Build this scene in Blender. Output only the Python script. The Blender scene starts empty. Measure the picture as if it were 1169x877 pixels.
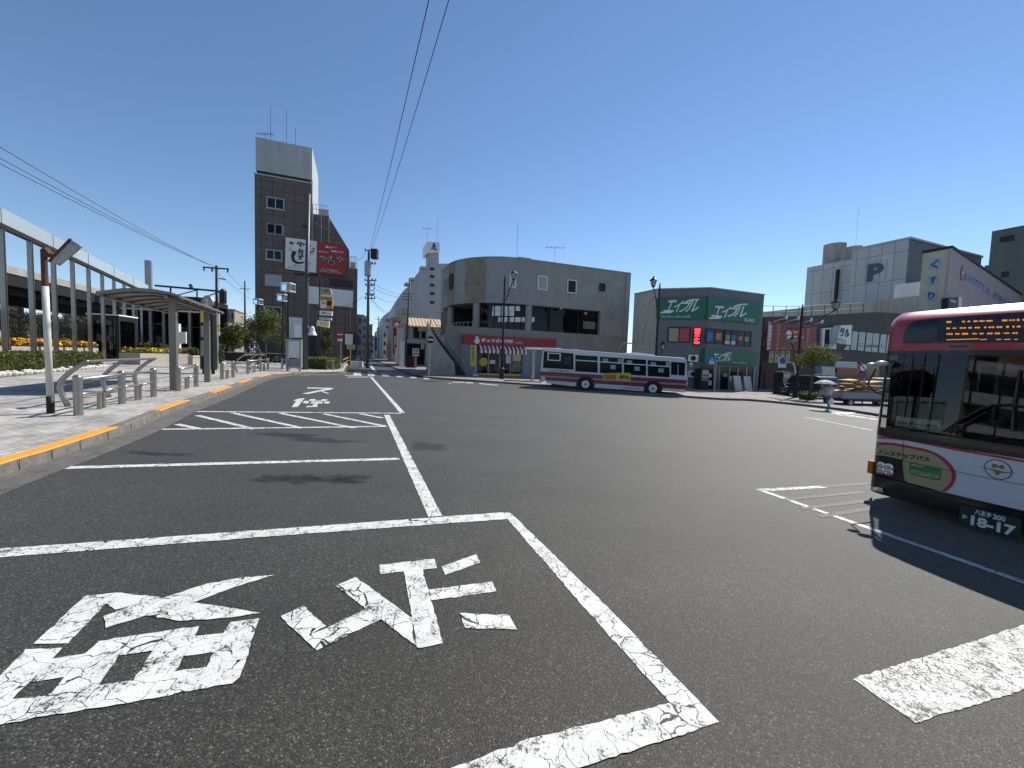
import bpy, bmesh, math, random
from mathutils import Vector, Matrix, noise
C = bpy.context.scene.collection
SC = bpy.context.scene
R = random.Random(7)
rad = math.radians

# ------------------------------------------------------------------ camera
W, H, FL, H0 = 1169.0, 877.0, 455.0, 1.8
ROLL = math.atan(0.034)
PITCH = math.atan((H / 2 - 411.0) * math.cos(ROLL) / FL)
FW = Vector((0, math.cos(PITCH), -math.sin(PITCH)))
_r = Vector((1, 0, 0)); _u = _r.cross(FW)
RT = _r * math.cos(ROLL) + _u * math.sin(ROLL)
UP = _u * math.cos(ROLL) - _r * math.sin(ROLL)
CAM = Vector((0, 0, H0))
cd = bpy.data.cameras.new('camera'); cam = bpy.data.objects.new('camera', cd); C.objects.link(cam)
cd.sensor_width = 36; cd.lens = FL / W * 36; cd.clip_start = 0.05; cd.clip_end = 3000
cam.matrix_world = Matrix(((RT.x, UP.x, -FW.x, CAM.x), (RT.y, UP.y, -FW.y, CAM.y), (RT.z, UP.z, -FW.z, CAM.z), (0, 0, 0, 1)))
SC.camera = cam

# ------------------------------------------------------------------ light
SUN_EL, SUN_AZ = rad(46.5), math.atan2(0.68, 0.73)      # azimuth from +Y towards +X
wd = bpy.data.worlds.new('World'); SC.world = wd; wd.use_nodes = True
nt = wd.node_tree; nt.nodes.clear()
sky = nt.nodes.new('ShaderNodeTexSky'); sky.sky_type = 'NISHITA'; sky.sun_disc = False
sky.sun_elevation = SUN_EL; sky.sun_rotation = SUN_AZ
sky.air_density = 0.9; sky.dust_density = 0.0; sky.ozone_density = 3.0
hs = nt.nodes.new('ShaderNodeHueSaturation'); hs.inputs['Saturation'].default_value = 1.04
bg = nt.nodes.new('ShaderNodeBackground'); bg.inputs['Strength'].default_value = 0.105
wo = nt.nodes.new('ShaderNodeOutputWorld')
nt.links.new(sky.outputs[0], hs.inputs['Color']); nt.links.new(hs.outputs[0], bg.inputs[0]); nt.links.new(bg.outputs[0], wo.inputs[0])
ld = bpy.data.lights.new('sun', 'SUN'); ld.energy = 5.0; ld.angle = rad(0.5); ld.color = (1.0, 0.955, 0.88)
sun = bpy.data.objects.new('sun', ld); C.objects.link(sun)
sdir = Vector((math.sin(SUN_AZ) * math.cos(SUN_EL), math.cos(SUN_AZ) * math.cos(SUN_EL), math.sin(SUN_EL)))
sun.rotation_euler = sdir.to_track_quat('Z', 'Y').to_euler(); sun.location = (0, 0, 60)
SC.view_settings.view_transform = 'Standard'; SC.view_settings.look = 'None'
SC.view_settings.exposure = 0.45; SC.view_settings.gamma = 1; SC.view_settings.use_curve_mapping = False

# ------------------------------------------------------------------ survey helpers
SL = 0.02                                              # the square falls gently to the right
def gz(x): return -SL * max(-60.0, min(60.0, x))
def ray(px, py): return FW * FL + RT * (px - W / 2) - UP * (py - H / 2)
def G(px, py, dz=0.0):                                 # sight line meets the sloping ground (raised by dz)
    d = ray(px, py)
    t = (dz - CAM.z) / (d.z + SL * d.x)
    return CAM + d * t
def atY(px, py, Y):
    d = ray(px, py); return CAM + d * (Y / d.y)
def zat(px, py, p):
    d = ray(px, py); return CAM.z + d.z * math.hypot(p[0], p[1]) / math.hypot(d.x, d.y)
def proj(p):
    v = Vector(p) - CAM; z = v.dot(FW)
    return W / 2 + FL * v.dot(RT) / z, H / 2 - FL * v.dot(UP) / z
def Z(x0, y0, s): return lambda x, y: (x0 + x * s, y0 + y * s)
E1 = Vector((-0.375, 0.927)).normalized(); E2 = Vector((0.930, 0.367)).normalized()

class Frame:                                           # upright plane: u along the wall, v = height, d = towards the viewer
    def __init__(s, o, u):
        s.o = Vector((o[0], o[1])); s.u = Vector((u[0], u[1])).normalized(); s.n = Vector((s.u.y, -s.u.x))
    def p(s, u, v, d=0.0):
        q = s.o + s.u * u + s.n * d; return Vector((q.x, q.y, v))
    def uv(s, px, py, d=0.0):
        r = ray(px, py); o = s.o + s.n * d
        t = (o.x * s.n.x + o.y * s.n.y) / (r.x * s.n.x + r.y * s.n.y)
        q = CAM + r * t
        return (Vector((q.x, q.y)) - s.o).dot(s.u), q.z
    def g(s, u, d=0.0): return gz(s.p(u, 0, d).x)
def fpx(px, py, Y, u): return Frame(atY(px, py, Y).xy, u)

# ------------------------------------------------------------------ mesh helpers
class MB:
    def __init__(s): s.v = []; s.f = []; s.m = []
    def add(s, vs, fs, m=0):
        b = len(s.v); s.v += [tuple(v) for v in vs]
        for f in fs: s.f.append([i + b for i in f]); s.m.append(m)
        return s
    def hexa(s, p, m=0):                               # p: 4 bottom, 4 top (same order)
        return s.add(p, [(3, 2, 1, 0), (4, 5, 6, 7), (0, 1, 5, 4), (1, 2, 6, 5), (2, 3, 7, 6), (3, 0, 4, 7)], m)
    def box(s, x0, x1, y0, y1, z0, z1, m=0):
        return s.hexa([(x0, y0, z0), (x1, y0, z0), (x1, y1, z0), (x0, y1, z0), (x0, y0, z1), (x1, y0, z1), (x1, y1, z1), (x0, y1, z1)], m)
    def fbox(s, fr, u0, u1, v0, v1, d0, d1, m=0):
        if u0 > u1: u0, u1 = u1, u0
        if v0 > v1: v0, v1 = v1, v0
        return s.hexa([fr.p(u0, v0, d1), fr.p(u1, v0, d1), fr.p(u1, v0, d0), fr.p(u0, v0, d0), fr.p(u0, v1, d1), fr.p(u1, v1, d1), fr.p(u1, v1, d0), fr.p(u0, v1, d0)], m)
    def fpoly(s, fr, pts, d0, d1, m=0):                # outline in (u, v), given depth from d0 (back) to d1 (front)
        a = sum(pts[i][0] * pts[(i + 1) % len(pts)][1] - pts[(i + 1) % len(pts)][0] * pts[i][1] for i in range(len(pts)))
        if a < 0: pts = pts[::-1]
        n = len(pts)
        vs = [fr.p(u, v, d1) for u, v in pts] + [fr.p(u, v, d0) for u, v in pts]
        fs = [tuple(range(n)), tuple(range(2 * n - 1, n - 1, -1))] + [(i + n, (i + 1) % n + n, (i + 1) % n, i) for i in range(n)]
        return s.add(vs, fs, m)
    def ring(s, fr, u0, u1, v0, v1, t, d0, d1, m=0):
        if u0 > u1: u0, u1 = u1, u0
        if v0 > v1: v0, v1 = v1, v0
        s.fbox(fr, u0, u0 + t, v0, v1, d0, d1, m); s.fbox(fr, u1 - t, u1, v0, v1, d0, d1, m)
        s.fbox(fr, u0 + t, u1 - t, v0, v0 + t, d0, d1, m); s.fbox(fr, u0 + t, u1 - t, v1 - t, v1, d0, d1, m)
        return s
    def tube(s, pts, r, n=8, m=0):
        pts = [Vector(p) for p in pts]; k = len(pts)
        rs = r if isinstance(r, (list, tuple)) else [r] * k
        b = len(s.v); ref = None
        for i, p in enumerate(pts):
            t = (pts[min(i + 1, k - 1)] - pts[max(i - 1, 0)])
            if t.length < 1e-9: t = Vector((0, 0, 1))
            t.normalize()
            if ref is None: ref = Vector((1, 0, 0)) if abs(t.x) < 0.8 else Vector((0, 1, 0))
            a = (ref - t * ref.dot(t)).normalized(); c = t.cross(a); ref = a
            for j in range(n):
                an = 2 * math.pi * j / n
                s.v.append(tuple(p + (a * math.cos(an) + c * math.sin(an)) * rs[i]))
        for i in range(k - 1):
            for j in range(n):
                j2 = (j + 1) % n
                s.f.append([b + i * n + j, b + i * n + j2, b + (i + 1) * n + j2, b + (i + 1) * n + j]); s.m.append(m)
        s.f.append([b + j for j in range(n)][::-1]); s.m.append(m)
        s.f.append([b + (k - 1) * n + j for j in range(n)]); s.m.append(m)
        return s
    def lathe(s, base, prof, n=16, m=0):               # profile of (radius, height) about a vertical axis
        x, y, z = base
        return s._lathe(x, y, z, prof, n, m)
    def _lathe(s, x, y, z, prof, n, m):
        b = len(s.v); k = len(prof)
        for r, h in prof:
            for j in range(n):
                a = 2 * math.pi * j / n; s.v.append((x + r * math.cos(a), y + r * math.sin(a), z + h))
        for i in range(k - 1):
            for j in range(n):
                j2 = (j + 1) % n; s.f.append([b + i * n + j, b + i * n + j2, b + (i + 1) * n + j2, b + (i + 1) * n + j]); s.m.append(m)
        s.f.append([b + j for j in range(n)][::-1]); s.m.append(m); s.f.append([b + (k - 1) * n + j for j in range(n)]); s.m.append(m)
        return s
    def ball(s, c, r, n=10, m=0, sq=(1, 1, 1)):
        b = len(s.v); k = n // 2 + 1
        for i in range(k):
            th = math.pi * i / (k - 1)
            for j in range(n):
                a = 2 * math.pi * j / n
                s.v.append((c[0] + r * sq[0] * max(math.sin(th), 1e-3) * math.cos(a), c[1] + r * sq[1] * max(math.sin(th), 1e-3) * math.sin(a), c[2] + r * sq[2] * math.cos(th)))
        for i in range(k - 1):
            for j in range(n):
                j2 = (j + 1) % n; s.f.append([b + i * n + j2, b + i * n + j, b + (i + 1) * n + j, b + (i + 1) * n + j2]); s.m.append(m)
        return s
    def leaves(s, inside, box, n, size, m=0, up=0.3, nm=1):
        (x0, x1), (y0, y1), (z0, z1) = box; k = 0; tries = 0
        while k < n and tries < n * 12:
            tries += 1
            p = Vector((R.uniform(x0, x1), R.uniform(y0, y1), R.uniform(z0, z1)))
            if not inside(p): continue
            k += 1
            nn = Vector((R.gauss(0, 1), R.gauss(0, 1), R.gauss(up, 1))).normalized()
            a = nn.orthogonal().normalized(); a.rotate(Matrix.Rotation(R.uniform(0, 6.28), 3, nn)); c = nn.cross(a)
            sz = size * R.uniform(0.6, 1.3)
            s.add([p - a * sz, p - c * sz * .45 + nn * sz * .15, p + a * sz, p + c * sz * .45 + nn * sz * .15], [(0, 1, 2, 3)], m + R.randrange(nm))
        return s
    def build(s, name, mats, parent=None, smooth=False, world=True, bevel=0.0, recalc=False):
        me = bpy.data.meshes.new(name)
        off = Vector((0, 0, 0))
        if parent is not None and world:
            q = parent; 
            while q is not None: off = off + q.location; q = q.parent
        me.from_pydata([(x - off.x, y - off.y, z - off.z) for x, y, z in s.v], [], s.f)
        for m in (mats if isinstance(mats, (list, tuple)) else [mats]): me.materials.append(m)
        me.polygons.foreach_set('material_index', [min(i, len(me.materials) - 1) for i in s.m])
        if recalc:
            bm = bmesh.new(); bm.from_mesh(me); bmesh.ops.recalc_face_normals(bm, faces=bm.faces); bm.to_mesh(me); bm.free()
        if smooth: me.polygons.foreach_set('use_smooth', [True] * len(me.polygons))
        me.update()
        o = bpy.data.objects.new(name, me); C.objects.link(o)
        if parent is not None: o.parent = parent
        if bevel:
            b = o.modifiers.new('bevel', 'BEVEL'); b.width = bevel; b.segments = 2; b.limit_method = 'ANGLE'; b.angle_limit = rad(40)
        return o
    def build_each(s, name, mats, parent=None, **k):           # every loose piece becomes a part of its own
        par = list(range(len(s.v)))
        def find(i):
            while par[i] != i: par[i] = par[par[i]]; i = par[i]
            return i
        for f in s.f:
            a = find(f[0])
            for i in f[1:]: par[find(i)] = a
        groups = {}
        for f, m in zip(s.f, s.m): groups.setdefault(find(f[0]), []).append((f, m))
        out = []
        for g in groups.values():
            mb = MB(); ids = sorted({i for f, m in g for i in f}); mp = {i: j for j, i in enumerate(ids)}
            mb.v = [s.v[i] for i in ids]; mb.f = [[mp[i] for i in f] for f, m in g]; mb.m = [m for f, m in g]
            out.append(mb.build(name, mats, parent, **k))
        return out
def tag(o, label=None, cat=None, group=None, kind=None):
    if label: o['label'] = label
    if cat: o['category'] = cat
    if group: o['group'] = group
    if kind: o['kind'] = kind
    return o
def thing(name, label, cat, loc=(0, 0, 0), rz=0.0, group=None):
    o = bpy.data.objects.new(name, None); o.empty_display_size = 0.2; C.objects.link(o)
    o.location = loc; o.rotation_euler = (0, 0, rz); return tag(o, label, cat, group)
def dup(o, loc, rz=0.0, label=None, group=None, parent=None):
    c = o.copy(); C.objects.link(c)
    if parent is None:
        c.location = loc; c.rotation_euler = (0, 0, rz)
        if label: c['label'] = label
        if group: c['group'] = group
    else: c.parent = parent
    for ch in list(o.children): dup(ch, None, parent=c)
    return c

# ------------------------------------------------------------------ materials
MATS = {}
def N(nt, t, **kw):
    n = nt.nodes.new(t)
    for k, v in kw.items(): setattr(n, k, v)
    return n
def mat(name, col, rough=0.6, var=0.12, scale=3.0, metal=0.0, spec=0.5, bump=0.0, bscale=30.0, emit=0.0, grime=0.0, coat=0.0):
    m = bpy.data.materials.new(name); m.use_nodes = True; t = m.node_tree; b = t.nodes['Principled BSDF']
    b.inputs['Roughness'].default_value = rough; b.inputs['Metallic'].default_value = metal
    b.inputs['Specular IOR Level'].default_value = spec
    if coat: b.inputs['Coat Weight'].default_value = coat; b.inputs['Coat Roughness'].default_value = 0.05
    tc = N(t, 'ShaderNodeTexCoord')
    no = N(t, 'ShaderNodeTexNoise'); no.inputs['Scale'].default_value = scale; no.inputs['Detail'].default_value = 8
    no.inputs['Roughness'].default_value = 0.65
    t.links.new(tc.outputs['Object'], no.inputs['Vector'])
    mx = N(t, 'ShaderNodeMixRGB', blend_type='MULTIPLY'); mx.inputs[0].default_value = 1
    rp = N(t, 'ShaderNodeMapRange'); rp.inputs[1].default_value = 0.3; rp.inputs[2].default_value = 0.7
    rp.inputs[3].default_value = 1 - var; rp.inputs[4].default_value = 1 + var
    t.links.new(no.outputs[0], rp.inputs[0]); mx.inputs[1].default_value = (*col, 1); t.links.new(rp.outputs[0], mx.inputs[2])
    out = mx
    if grime:                                          # vertical rain streaks that belong to the wall
        mp = N(t, 'ShaderNodeMapping'); mp.inputs['Scale'].default_value = (0.55, 0.55, 0.09)
        n2 = N(t, 'ShaderNodeTexNoise'); n2.inputs['Scale'].default_value = 1.6; n2.inputs['Detail'].default_value = 6
        t.links.new(tc.outputs['Object'], mp.inputs[0]); t.links.new(mp.outputs[0], n2.inputs['Vector'])
        r2 = N(t, 'ShaderNodeMapRange'); r2.inputs[1].default_value = 0.35; r2.inputs[2].default_value = 0.8; r2.inputs[3].default_value = 1; r2.inputs[4].default_value = 1 - grime
        t.links.new(n2.outputs[0], r2.inputs[0])
        m2 = N(t, 'ShaderNodeMixRGB', blend_type='MULTIPLY'); m2.inputs[0].default_value = 1
        t.links.new(out.outputs[0], m2.inputs[1]); t.links.new(r2.outputs[0], m2.inputs[2]); out = m2
    t.links.new(out.outputs[0], b.inputs['Base Color'])
    if bump:
        n3 = N(t, 'ShaderNodeTexNoise'); n3.inputs['Scale'].default_value = bscale; n3.inputs['Detail'].default_value = 4
        t.links.new(tc.outputs['Object'], n3.inputs['Vector'])
        bp = N(t, 'ShaderNodeBump'); bp.inputs['Strength'].default_value = bump; bp.inputs['Distance'].default_value = 0.02
        t.links.new(n3.outputs[0], bp.inputs['Height']); t.links.new(bp.outputs[0], b.inputs['Normal'])
    if emit:
        b.inputs['Emission Color'].default_value = (*col, 1); b.inputs['Emission Strength'].default_value = emit
    MATS[name] = m; return m
def panelmat(name, col, line, uscale, vscale, udir, rough=0.6, var=0.1, lw=0.02, offset=0.0, grime=0.1):
    """wall of tiles / panels: the joints run along the wall (udir) and the height"""
    m = mat(name, col, rough, var, 1.2, grime=grime); t = m.node_tree; b = t.nodes['Principled BSDF']
    tc = N(t, 'ShaderNodeTexCoord'); sp = N(t, 'ShaderNodeSeparateXYZ'); t.links.new(tc.outputs['Object'], sp.inputs[0])
    def mad(a, k, c=None):
        q = N(t, 'ShaderNodeMath', operation='MULTIPLY_ADD'); t.links.new(a, q.inputs[0]); q.inputs[1].default_value = k
        if c is None: q.inputs[2].default_value = 0
        else: t.links.new(c, q.inputs[2])
        return q.outputs[0]
    u = mad(sp.outputs[0], udir[0], mad(sp.outputs[1], udir[1]))
    cb = N(t, 'ShaderNodeCombineXYZ'); t.links.new(u, cb.inputs[0]); t.links.new(sp.outputs[2], cb.inputs[1])
    br = N(t, 'ShaderNodeTexBrick'); br.offset = offset; br.squash = 1
    br.inputs['Scale'].default_value = 1; br.inputs['Mortar Size'].default_value = lw; br.inputs['Mortar Smooth'].default_value = 0.1
    br.inputs['Brick Width'].default_value = uscale; br.inputs['Row Height'].default_value = vscale
    br.inputs['Color1'].default_value = (1, 1, 1, 1); br.inputs['Color2'].default_value = (0.86, 0.86, 0.86, 1)
    br.inputs['Mortar'].default_value = (*line, 1)
    t.links.new(cb.outputs[0], br.inputs['Vector'])
    old = b.inputs['Base Color'].links[0].from_socket
    mx = N(t, 'ShaderNodeMixRGB', blend_type='MULTIPLY'); mx.inputs[0].default_value = 1
    t.links.new(old, mx.inputs[1]); t.links.new(br.outputs[0], mx.inputs[2]); t.links.new(mx.outputs[0], b.inputs['Base Color'])
    return m

def asphalt_color(t):
    tc = N(t, 'ShaderNodeTexCoord'); V = tc.outputs['Object']
    def noi(sc, det=2, rgh=0.5):
        n = N(t, 'ShaderNodeTexNoise'); n.inputs['Scale'].default_value = sc; n.inputs['Detail'].default_value = det; n.inputs['Roughness'].default_value = rgh
        t.links.new(V, n.inputs['Vector']); return n.outputs[0]
    def ramp(src, stops):
        r = N(t, 'ShaderNodeValToRGB'); e = r.color_ramp.elements
        while len(e) < len(stops): e.new(0.5)
        for el, (p, c) in zip(e, stops): el.position = p; el.color = (c, c, c, 1)
        t.links.new(src, r.inputs[0]); return r.outputs[0]
    vo = N(t, 'ShaderNodeTexVoronoi'); vo.inputs['Scale'].default_value = 108; t.links.new(V, vo.inputs['Vector'])
    sep = N(t, 'ShaderNodeSeparateColor'); t.links.new(vo.outputs['Color'], sep.inputs[0])
    stone = ramp(sep.outputs[0], [(0.0, 0.30), (0.45, 0.75), (0.8, 1.2), (0.94, 2.1), (1.0, 3.6)])
    gap = ramp(vo.outputs['Distance'], [(0.15, 1.25), (0.6, 0.45)])
    big = ramp(noi(0.35, 6, 0.6), [(0.3, 0.72), (0.5, 1.0), (0.72, 1.22)])
    mid = ramp(noi(2.3, 5, 0.65), [(0.3, 0.85), (0.7, 1.13)])
    def mul(a, b):
        m = N(t, 'ShaderNodeMixRGB', blend_type='MULTIPLY'); m.inputs[0].default_value = 1
        t.links.new(a, m.inputs[1]); t.links.new(b, m.inputs[2]); return m.outputs[0]
    base = N(t, 'ShaderNodeRGB'); base.outputs[0].default_value = (0.0385, 0.0368, 0.0315, 1)
    mpl = N(t, 'ShaderNodeMapping'); mpl.inputs['Rotation'].default_value = (0, 0, -math.atan2(E1.y, E1.x) + 0.25); mpl.inputs['Scale'].default_value = (0.06, 0.9, 1)
    t.links.new(V, mpl.inputs[0]); nl = N(t, 'ShaderNodeTexNoise'); nl.inputs['Scale'].default_value = 1.0; nl.inputs['Detail'].default_value = 5; t.links.new(mpl.outputs[0], nl.inputs['Vector'])
    lane = ramp(nl.outputs[0], [(0.32, 0.84), (0.68, 1.16)])
    c = mul(mul(mul(base.outputs[0], stone), gap), mul(mul(big, mid), lane))
    return c, vo, V, noi, ramp
def mk_asphalt():
    m = bpy.data.materials.new('asphalt'); m.use_nodes = True; t = m.node_tree; b = t.nodes['Principled BSDF']
    c, vo, V, noi, ramp = asphalt_color(t)
    t.links.new(c, b.inputs['Base Color']); b.inputs['Roughness'].default_value = 0.68; b.inputs['Specular IOR Level'].default_value = 0.42; b.inputs['Sheen Weight'].default_value = 0.16; b.inputs['Sheen Roughness'].default_value = 0.4; b.inputs['Sheen Tint'].default_value = (1, .95, .86, 1); b.inputs['Specular Tint'].default_value = (1, .97, .9, 1)
    bp = N(t, 'ShaderNodeBump'); bp.inputs['Strength'].default_value = 0.5; bp.inputs['Distance'].default_value = 0.006; bp.invert = True
    t.links.new(vo.outputs['Distance'], bp.inputs['Height']); t.links.new(bp.outputs[0], b.inputs['Normal'])
    return m
def mk_paint(name, wear=0.475, crack=0.012, cs=7.5, col=(0.60, 0.60, 0.57)):
    m = bpy.data.materials.new(name); m.use_nodes = True; t = m.node_tree; b = t.nodes['Principled BSDF']
    c, vo, V, noi, ramp = asphalt_color(t)
    dist = N(t, 'ShaderNodeTexNoise'); dist.inputs['Scale'].default_value = 5; dist.inputs['Detail'].default_value = 3
    t.links.new(V, dist.inputs['Vector'])
    mixv = N(t, 'ShaderNodeVectorMath', operation='MULTIPLY_ADD'); mixv.inputs[1].default_value = (0.22, 0.22, 0.0)
    t.links.new(dist.outputs['Color'], mixv.inputs[0]); t.links.new(V, mixv.inputs[2])
    cr = N(t, 'ShaderNodeTexVoronoi', feature='DISTANCE_TO_EDGE'); cr.inputs['Scale'].default_value = cs; t.links.new(mixv.outputs[0], cr.inputs['Vector'])
    crm = N(t, 'ShaderNodeMath', operation='LESS_THAN'); t.links.new(cr.outputs['Distance'], crm.inputs[0])
    n1 = noi(7, 10, 0.75); n2 = noi(60, 4, 0.7); n3 = noi(1.3, 3, 0.5)
    th = N(t, 'ShaderNodeMapRange'); th.inputs[1].default_value = 0.35; th.inputs[2].default_value = 0.7; th.inputs[3].default_value = 0.0; th.inputs[4].default_value = crack * 2.6
    t.links.new(n3, th.inputs[0]); t.links.new(th.outputs[0], crm.inputs[1])
    s = N(t, 'ShaderNodeMath', operation='MULTIPLY_ADD'); s.inputs[1].default_value = 0.45; t.links.new(n2, s.inputs[0])
    s2 = N(t, 'ShaderNodeMath', operation='MULTIPLY'); s2.inputs[1].default_value = 0.55; t.links.new(n1, s2.inputs[0]); t.links.new(s2.outputs[0], s.inputs[2])
    wr = ramp(s.outputs[0], [(wear - 0.07, 1.0), (wear, 0.0)])
    mxm = N(t, 'ShaderNodeMath', operation='MAXIMUM'); t.links.new(crm.outputs[0], mxm.inputs[0]); t.links.new(wr, mxm.inputs[1])
    dirt = ramp(noi(3.5, 8, 0.7), [(0.3, 0.8), (0.65, 1.0)])
    pc = N(t, 'ShaderNodeMixRGB', blend_type='MULTIPLY'); pc.inputs[0].default_value = 1; pc.inputs[1].default_value = (*col, 1); t.links.new(dirt, pc.inputs[2])
    mx = N(t, 'ShaderNodeMixRGB'); t.links.new(mxm.outputs[0], mx.inputs[0]); t.links.new(pc.outputs[0], mx.inputs[1]); t.links.new(c, mx.inputs[2])
    t.links.new(mx.outputs[0], b.inputs['Base Color']); b.inputs['Roughness'].default_value = 0.6; b.inputs['Specular IOR Level'].default_value = 0.35
    bp = N(t, 'ShaderNodeBump'); bp.inputs['Strength'].default_value = 0.35; bp.inputs['Distance'].default_value = 0.005; bp.invert = True
    t.links.new(vo.outputs['Distance'], bp.inputs['Height']); t.links.new(bp.outputs[0], b.inputs['Normal'])
    return m
def mk_stain():
    m = bpy.data.materials.new('oil_stain'); m.use_nodes = True; t = m.node_tree; b = t.nodes['Principled BSDF']
    c, vo, V, noi, ramp = asphalt_color(t)
    dk = N(t, 'ShaderNodeMixRGB', blend_type='MULTIPLY'); dk.inputs[0].default_value = 1; dk.inputs[2].default_value = (0.78, 0.78, 0.78, 1); t.links.new(c, dk.inputs[1])
    t.links.new(dk.outputs[0], b.inputs['Base Color']); b.inputs['Roughness'].default_value = 0.6
    at = N(t, 'ShaderNodeAttribute', attribute_name='fade')
    ad = N(t, 'ShaderNodeMath', operation='MULTIPLY'); t.links.new(at.outputs['Fac'], ad.inputs[0])
    t.links.new(ramp(noi(5, 5, 0.7), [(0.35, 0.3), (0.6, 1.0)]), ad.inputs[1]); t.links.new(ad.outputs[0], b.inputs['Alpha'])
    return m
def mk_paver(name, c1, c2, mort, bw, bh, udir):
    m = mat(name, c1, 0.85, 0.34, 0.9, spec=0.25, bump=0.3, bscale=60); t = m.node_tree; b = t.nodes['Principled BSDF']
    tc = N(t, 'ShaderNodeTexCoord'); mp = N(t, 'ShaderNodeMapping'); mp.inputs['Rotation'].default_value = (0, 0, -math.atan2(udir[1], udir[0]))
    t.links.new(tc.outputs['Object'], mp.inputs[0])
    br = N(t, 'ShaderNodeTexBrick'); br.inputs['Scale'].default_value = 1; br.inputs['Brick Width'].default_value = bw; br.inputs['Row Height'].default_value = bh
    br.inputs['Mortar Size'].default_value = 0.006; br.inputs['Color1'].default_value = (*c1, 1); br.inputs['Color2'].default_value = (*c2, 1); br.inputs['Mortar'].default_value = (*mort, 1)
    br.inputs['Bias'].default_value = -0.1
    t.links.new(mp.outputs[0], br.inputs['Vector'])
    src = b.inputs['Base Color'].links[0].from_node; t.links.new(br.outputs[0], src.inputs[1])
    return m
def glassmat(name, tint, refl_rough=0.02, opac=0.0, ior=1.5):
    m = bpy.data.materials.new(name); m.use_nodes = True; t = m.node_tree; t.nodes.remove(t.nodes['Principled BSDF'])
    out = t.nodes['Material Output']
    tr = N(t, 'ShaderNodeBsdfTransparent'); tr.inputs[0].default_value = (*tint, 1)
    gl = N(t, 'ShaderNodeBsdfGlossy'); gl.inputs['Roughness'].default_value = refl_rough; gl.inputs[0].default_value = (0.9, 0.95, 1, 1)
    fr = N(t, 'ShaderNodeFresnel'); fr.inputs[0].default_value = ior
    mx = N(t, 'ShaderNodeMixShader'); t.links.new(fr.outputs[0], mx.inputs[0]); t.links.new(tr.outputs[0], mx.inputs[1]); t.links.new(gl.outputs[0], mx.inputs[2])
    last = mx
    if opac:
        df = N(t, 'ShaderNodeBsdfDiffuse'); df.inputs[0].default_value = (0.55, 0.66, 0.72, 1)
        m2 = N(t, 'ShaderNodeMixShader'); m2.inputs[0].default_value = opac
        t.links.new(mx.outputs[0], m2.inputs[1]); t.links.new(df.outputs[0], m2.inputs[2]); last = m2
    t.links.new(last.outputs[0], out.inputs[0]); return m
def leafmat(name, col):
    m = mat(name, col, 0.55, 0.45, 2.2, spec=0.3); t = m.node_tree; b = t.nodes['Principled BSDF']
    b.inputs['Transmission Weight'].default_value = 0.0
    out = t.nodes['Material Output']; src = b.inputs['Base Color'].links[0].from_socket
    tl = N(t, 'ShaderNodeBsdfTranslucent'); mx = N(t, 'ShaderNodeMixShader'); mx.inputs[0].default_value = 0.3
    t.links.new(src, tl.inputs[0]); t.links.new(b.outputs[0], mx.inputs[1]); t.links.new(tl.outputs[0], mx.inputs[2]); t.links.new(mx.outputs[0], out.inputs[0])
    return m

ASPH = mk_asphalt(); PAINT = mk_paint('road_paint'); PAINTW = mk_paint('worn_road_paint', 0.50, 0.022, 26); PAINTF = mk_paint('faded_road_paint', 0.50, 0.02, 9, (0.6, 0.6, 0.58)); PAINTG = mk_paint('ghost_road_paint', 0.60, 0.02, 9, (0.15, 0.15, 0.145)); STAIN = mk_stain()
PAVE = mk_paver('sidewalk_pavers', (0.40, 0.385, 0.355), (0.27, 0.26, 0.245), (0.12, 0.115, 0.11), 0.2, 0.1, E1)
PAVE2 = mk_paver('far_pavers', (0.26, 0.24, 0.225), (0.19, 0.17, 0.16), (0.1, 0.095, 0.09), 0.3, 0.3, E2)
KERB = mat('kerb_concrete', (0.15, 0.138, 0.12), 0.85, 0.35, 6, bump=0.4, bscale=40, spec=0.3)
GUTTER = mat('gutter_concrete', (0.105, 0.10, 0.092), 0.85, 0.3, 5, bump=0.3, bscale=60, spec=0.3)
ORANGE = mat('orange_kerb_paint', (0.75, 0.27, 0.02), 0.6, 0.12, 9)
STEEL = mat('brushed_steel', (0.33, 0.31, 0.285), 0.38, 0.12, 12, metal=0.85)
SPOST = mat('shelter_steel', (0.20, 0.188, 0.165), 0.5, 0.08, 8, metal=0.5)
GALV = mat('galvanised', (0.34, 0.345, 0.34), 0.5, 0.12, 9, metal=0.5)
DKMET = mat('dark_metal', (0.018, 0.017, 0.017), 0.5, 0.15, 8, spec=0.3)
BRNPOLE = mat('brown_pole', (0.022, 0.017, 0.015), 0.55, 0.15, 8, spec=0.3)
GRNPOLE = mat('grey_green_pole', (0.055, 0.065, 0.066), 0.5, 0.1, 6)
WHT = mat('white_paint', (0.78, 0.78, 0.76), 0.5, 0.05, 5)
SIGNW = mat('sign_white', (0.68, 0.70, 0.70), 0.45, 0.04, 4)
BLK = mat('matt_black', (0.012, 0.012, 0.013), 0.5, 0.1, 8)
INK = mat('sign_ink', (0.015, 0.013, 0.013), 0.5, 0.05, 5)
RED = mat('sign_red', (0.30, 0.012, 0.020), 0.45, 0.07, 3)
NAVY = mat('sign_blue', (0.03, 0.07, 0.26), 0.45, 0.05, 3)
YEL = mat('sign_yellow', (0.70, 0.50, 0.05), 0.5, 0.06, 3)
CONC = mat('concrete', (0.33, 0.32, 0.30), 0.85, 0.15, 2, bump=0.2, bscale=20, grime=0.3)
DKWIN = mat('window_glass', (0.010, 0.014, 0.018), 0.12, 0.2, 1.0, spec=0.28)
PALEWIN = mat('blinded_window', (0.30, 0.33, 0.35), 0.3, 0.12, 5, spec=0.5)
RUST = mat('rusty_steel', (0.09, 0.035, 0.022), 0.8, 0.35, 14)
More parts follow.
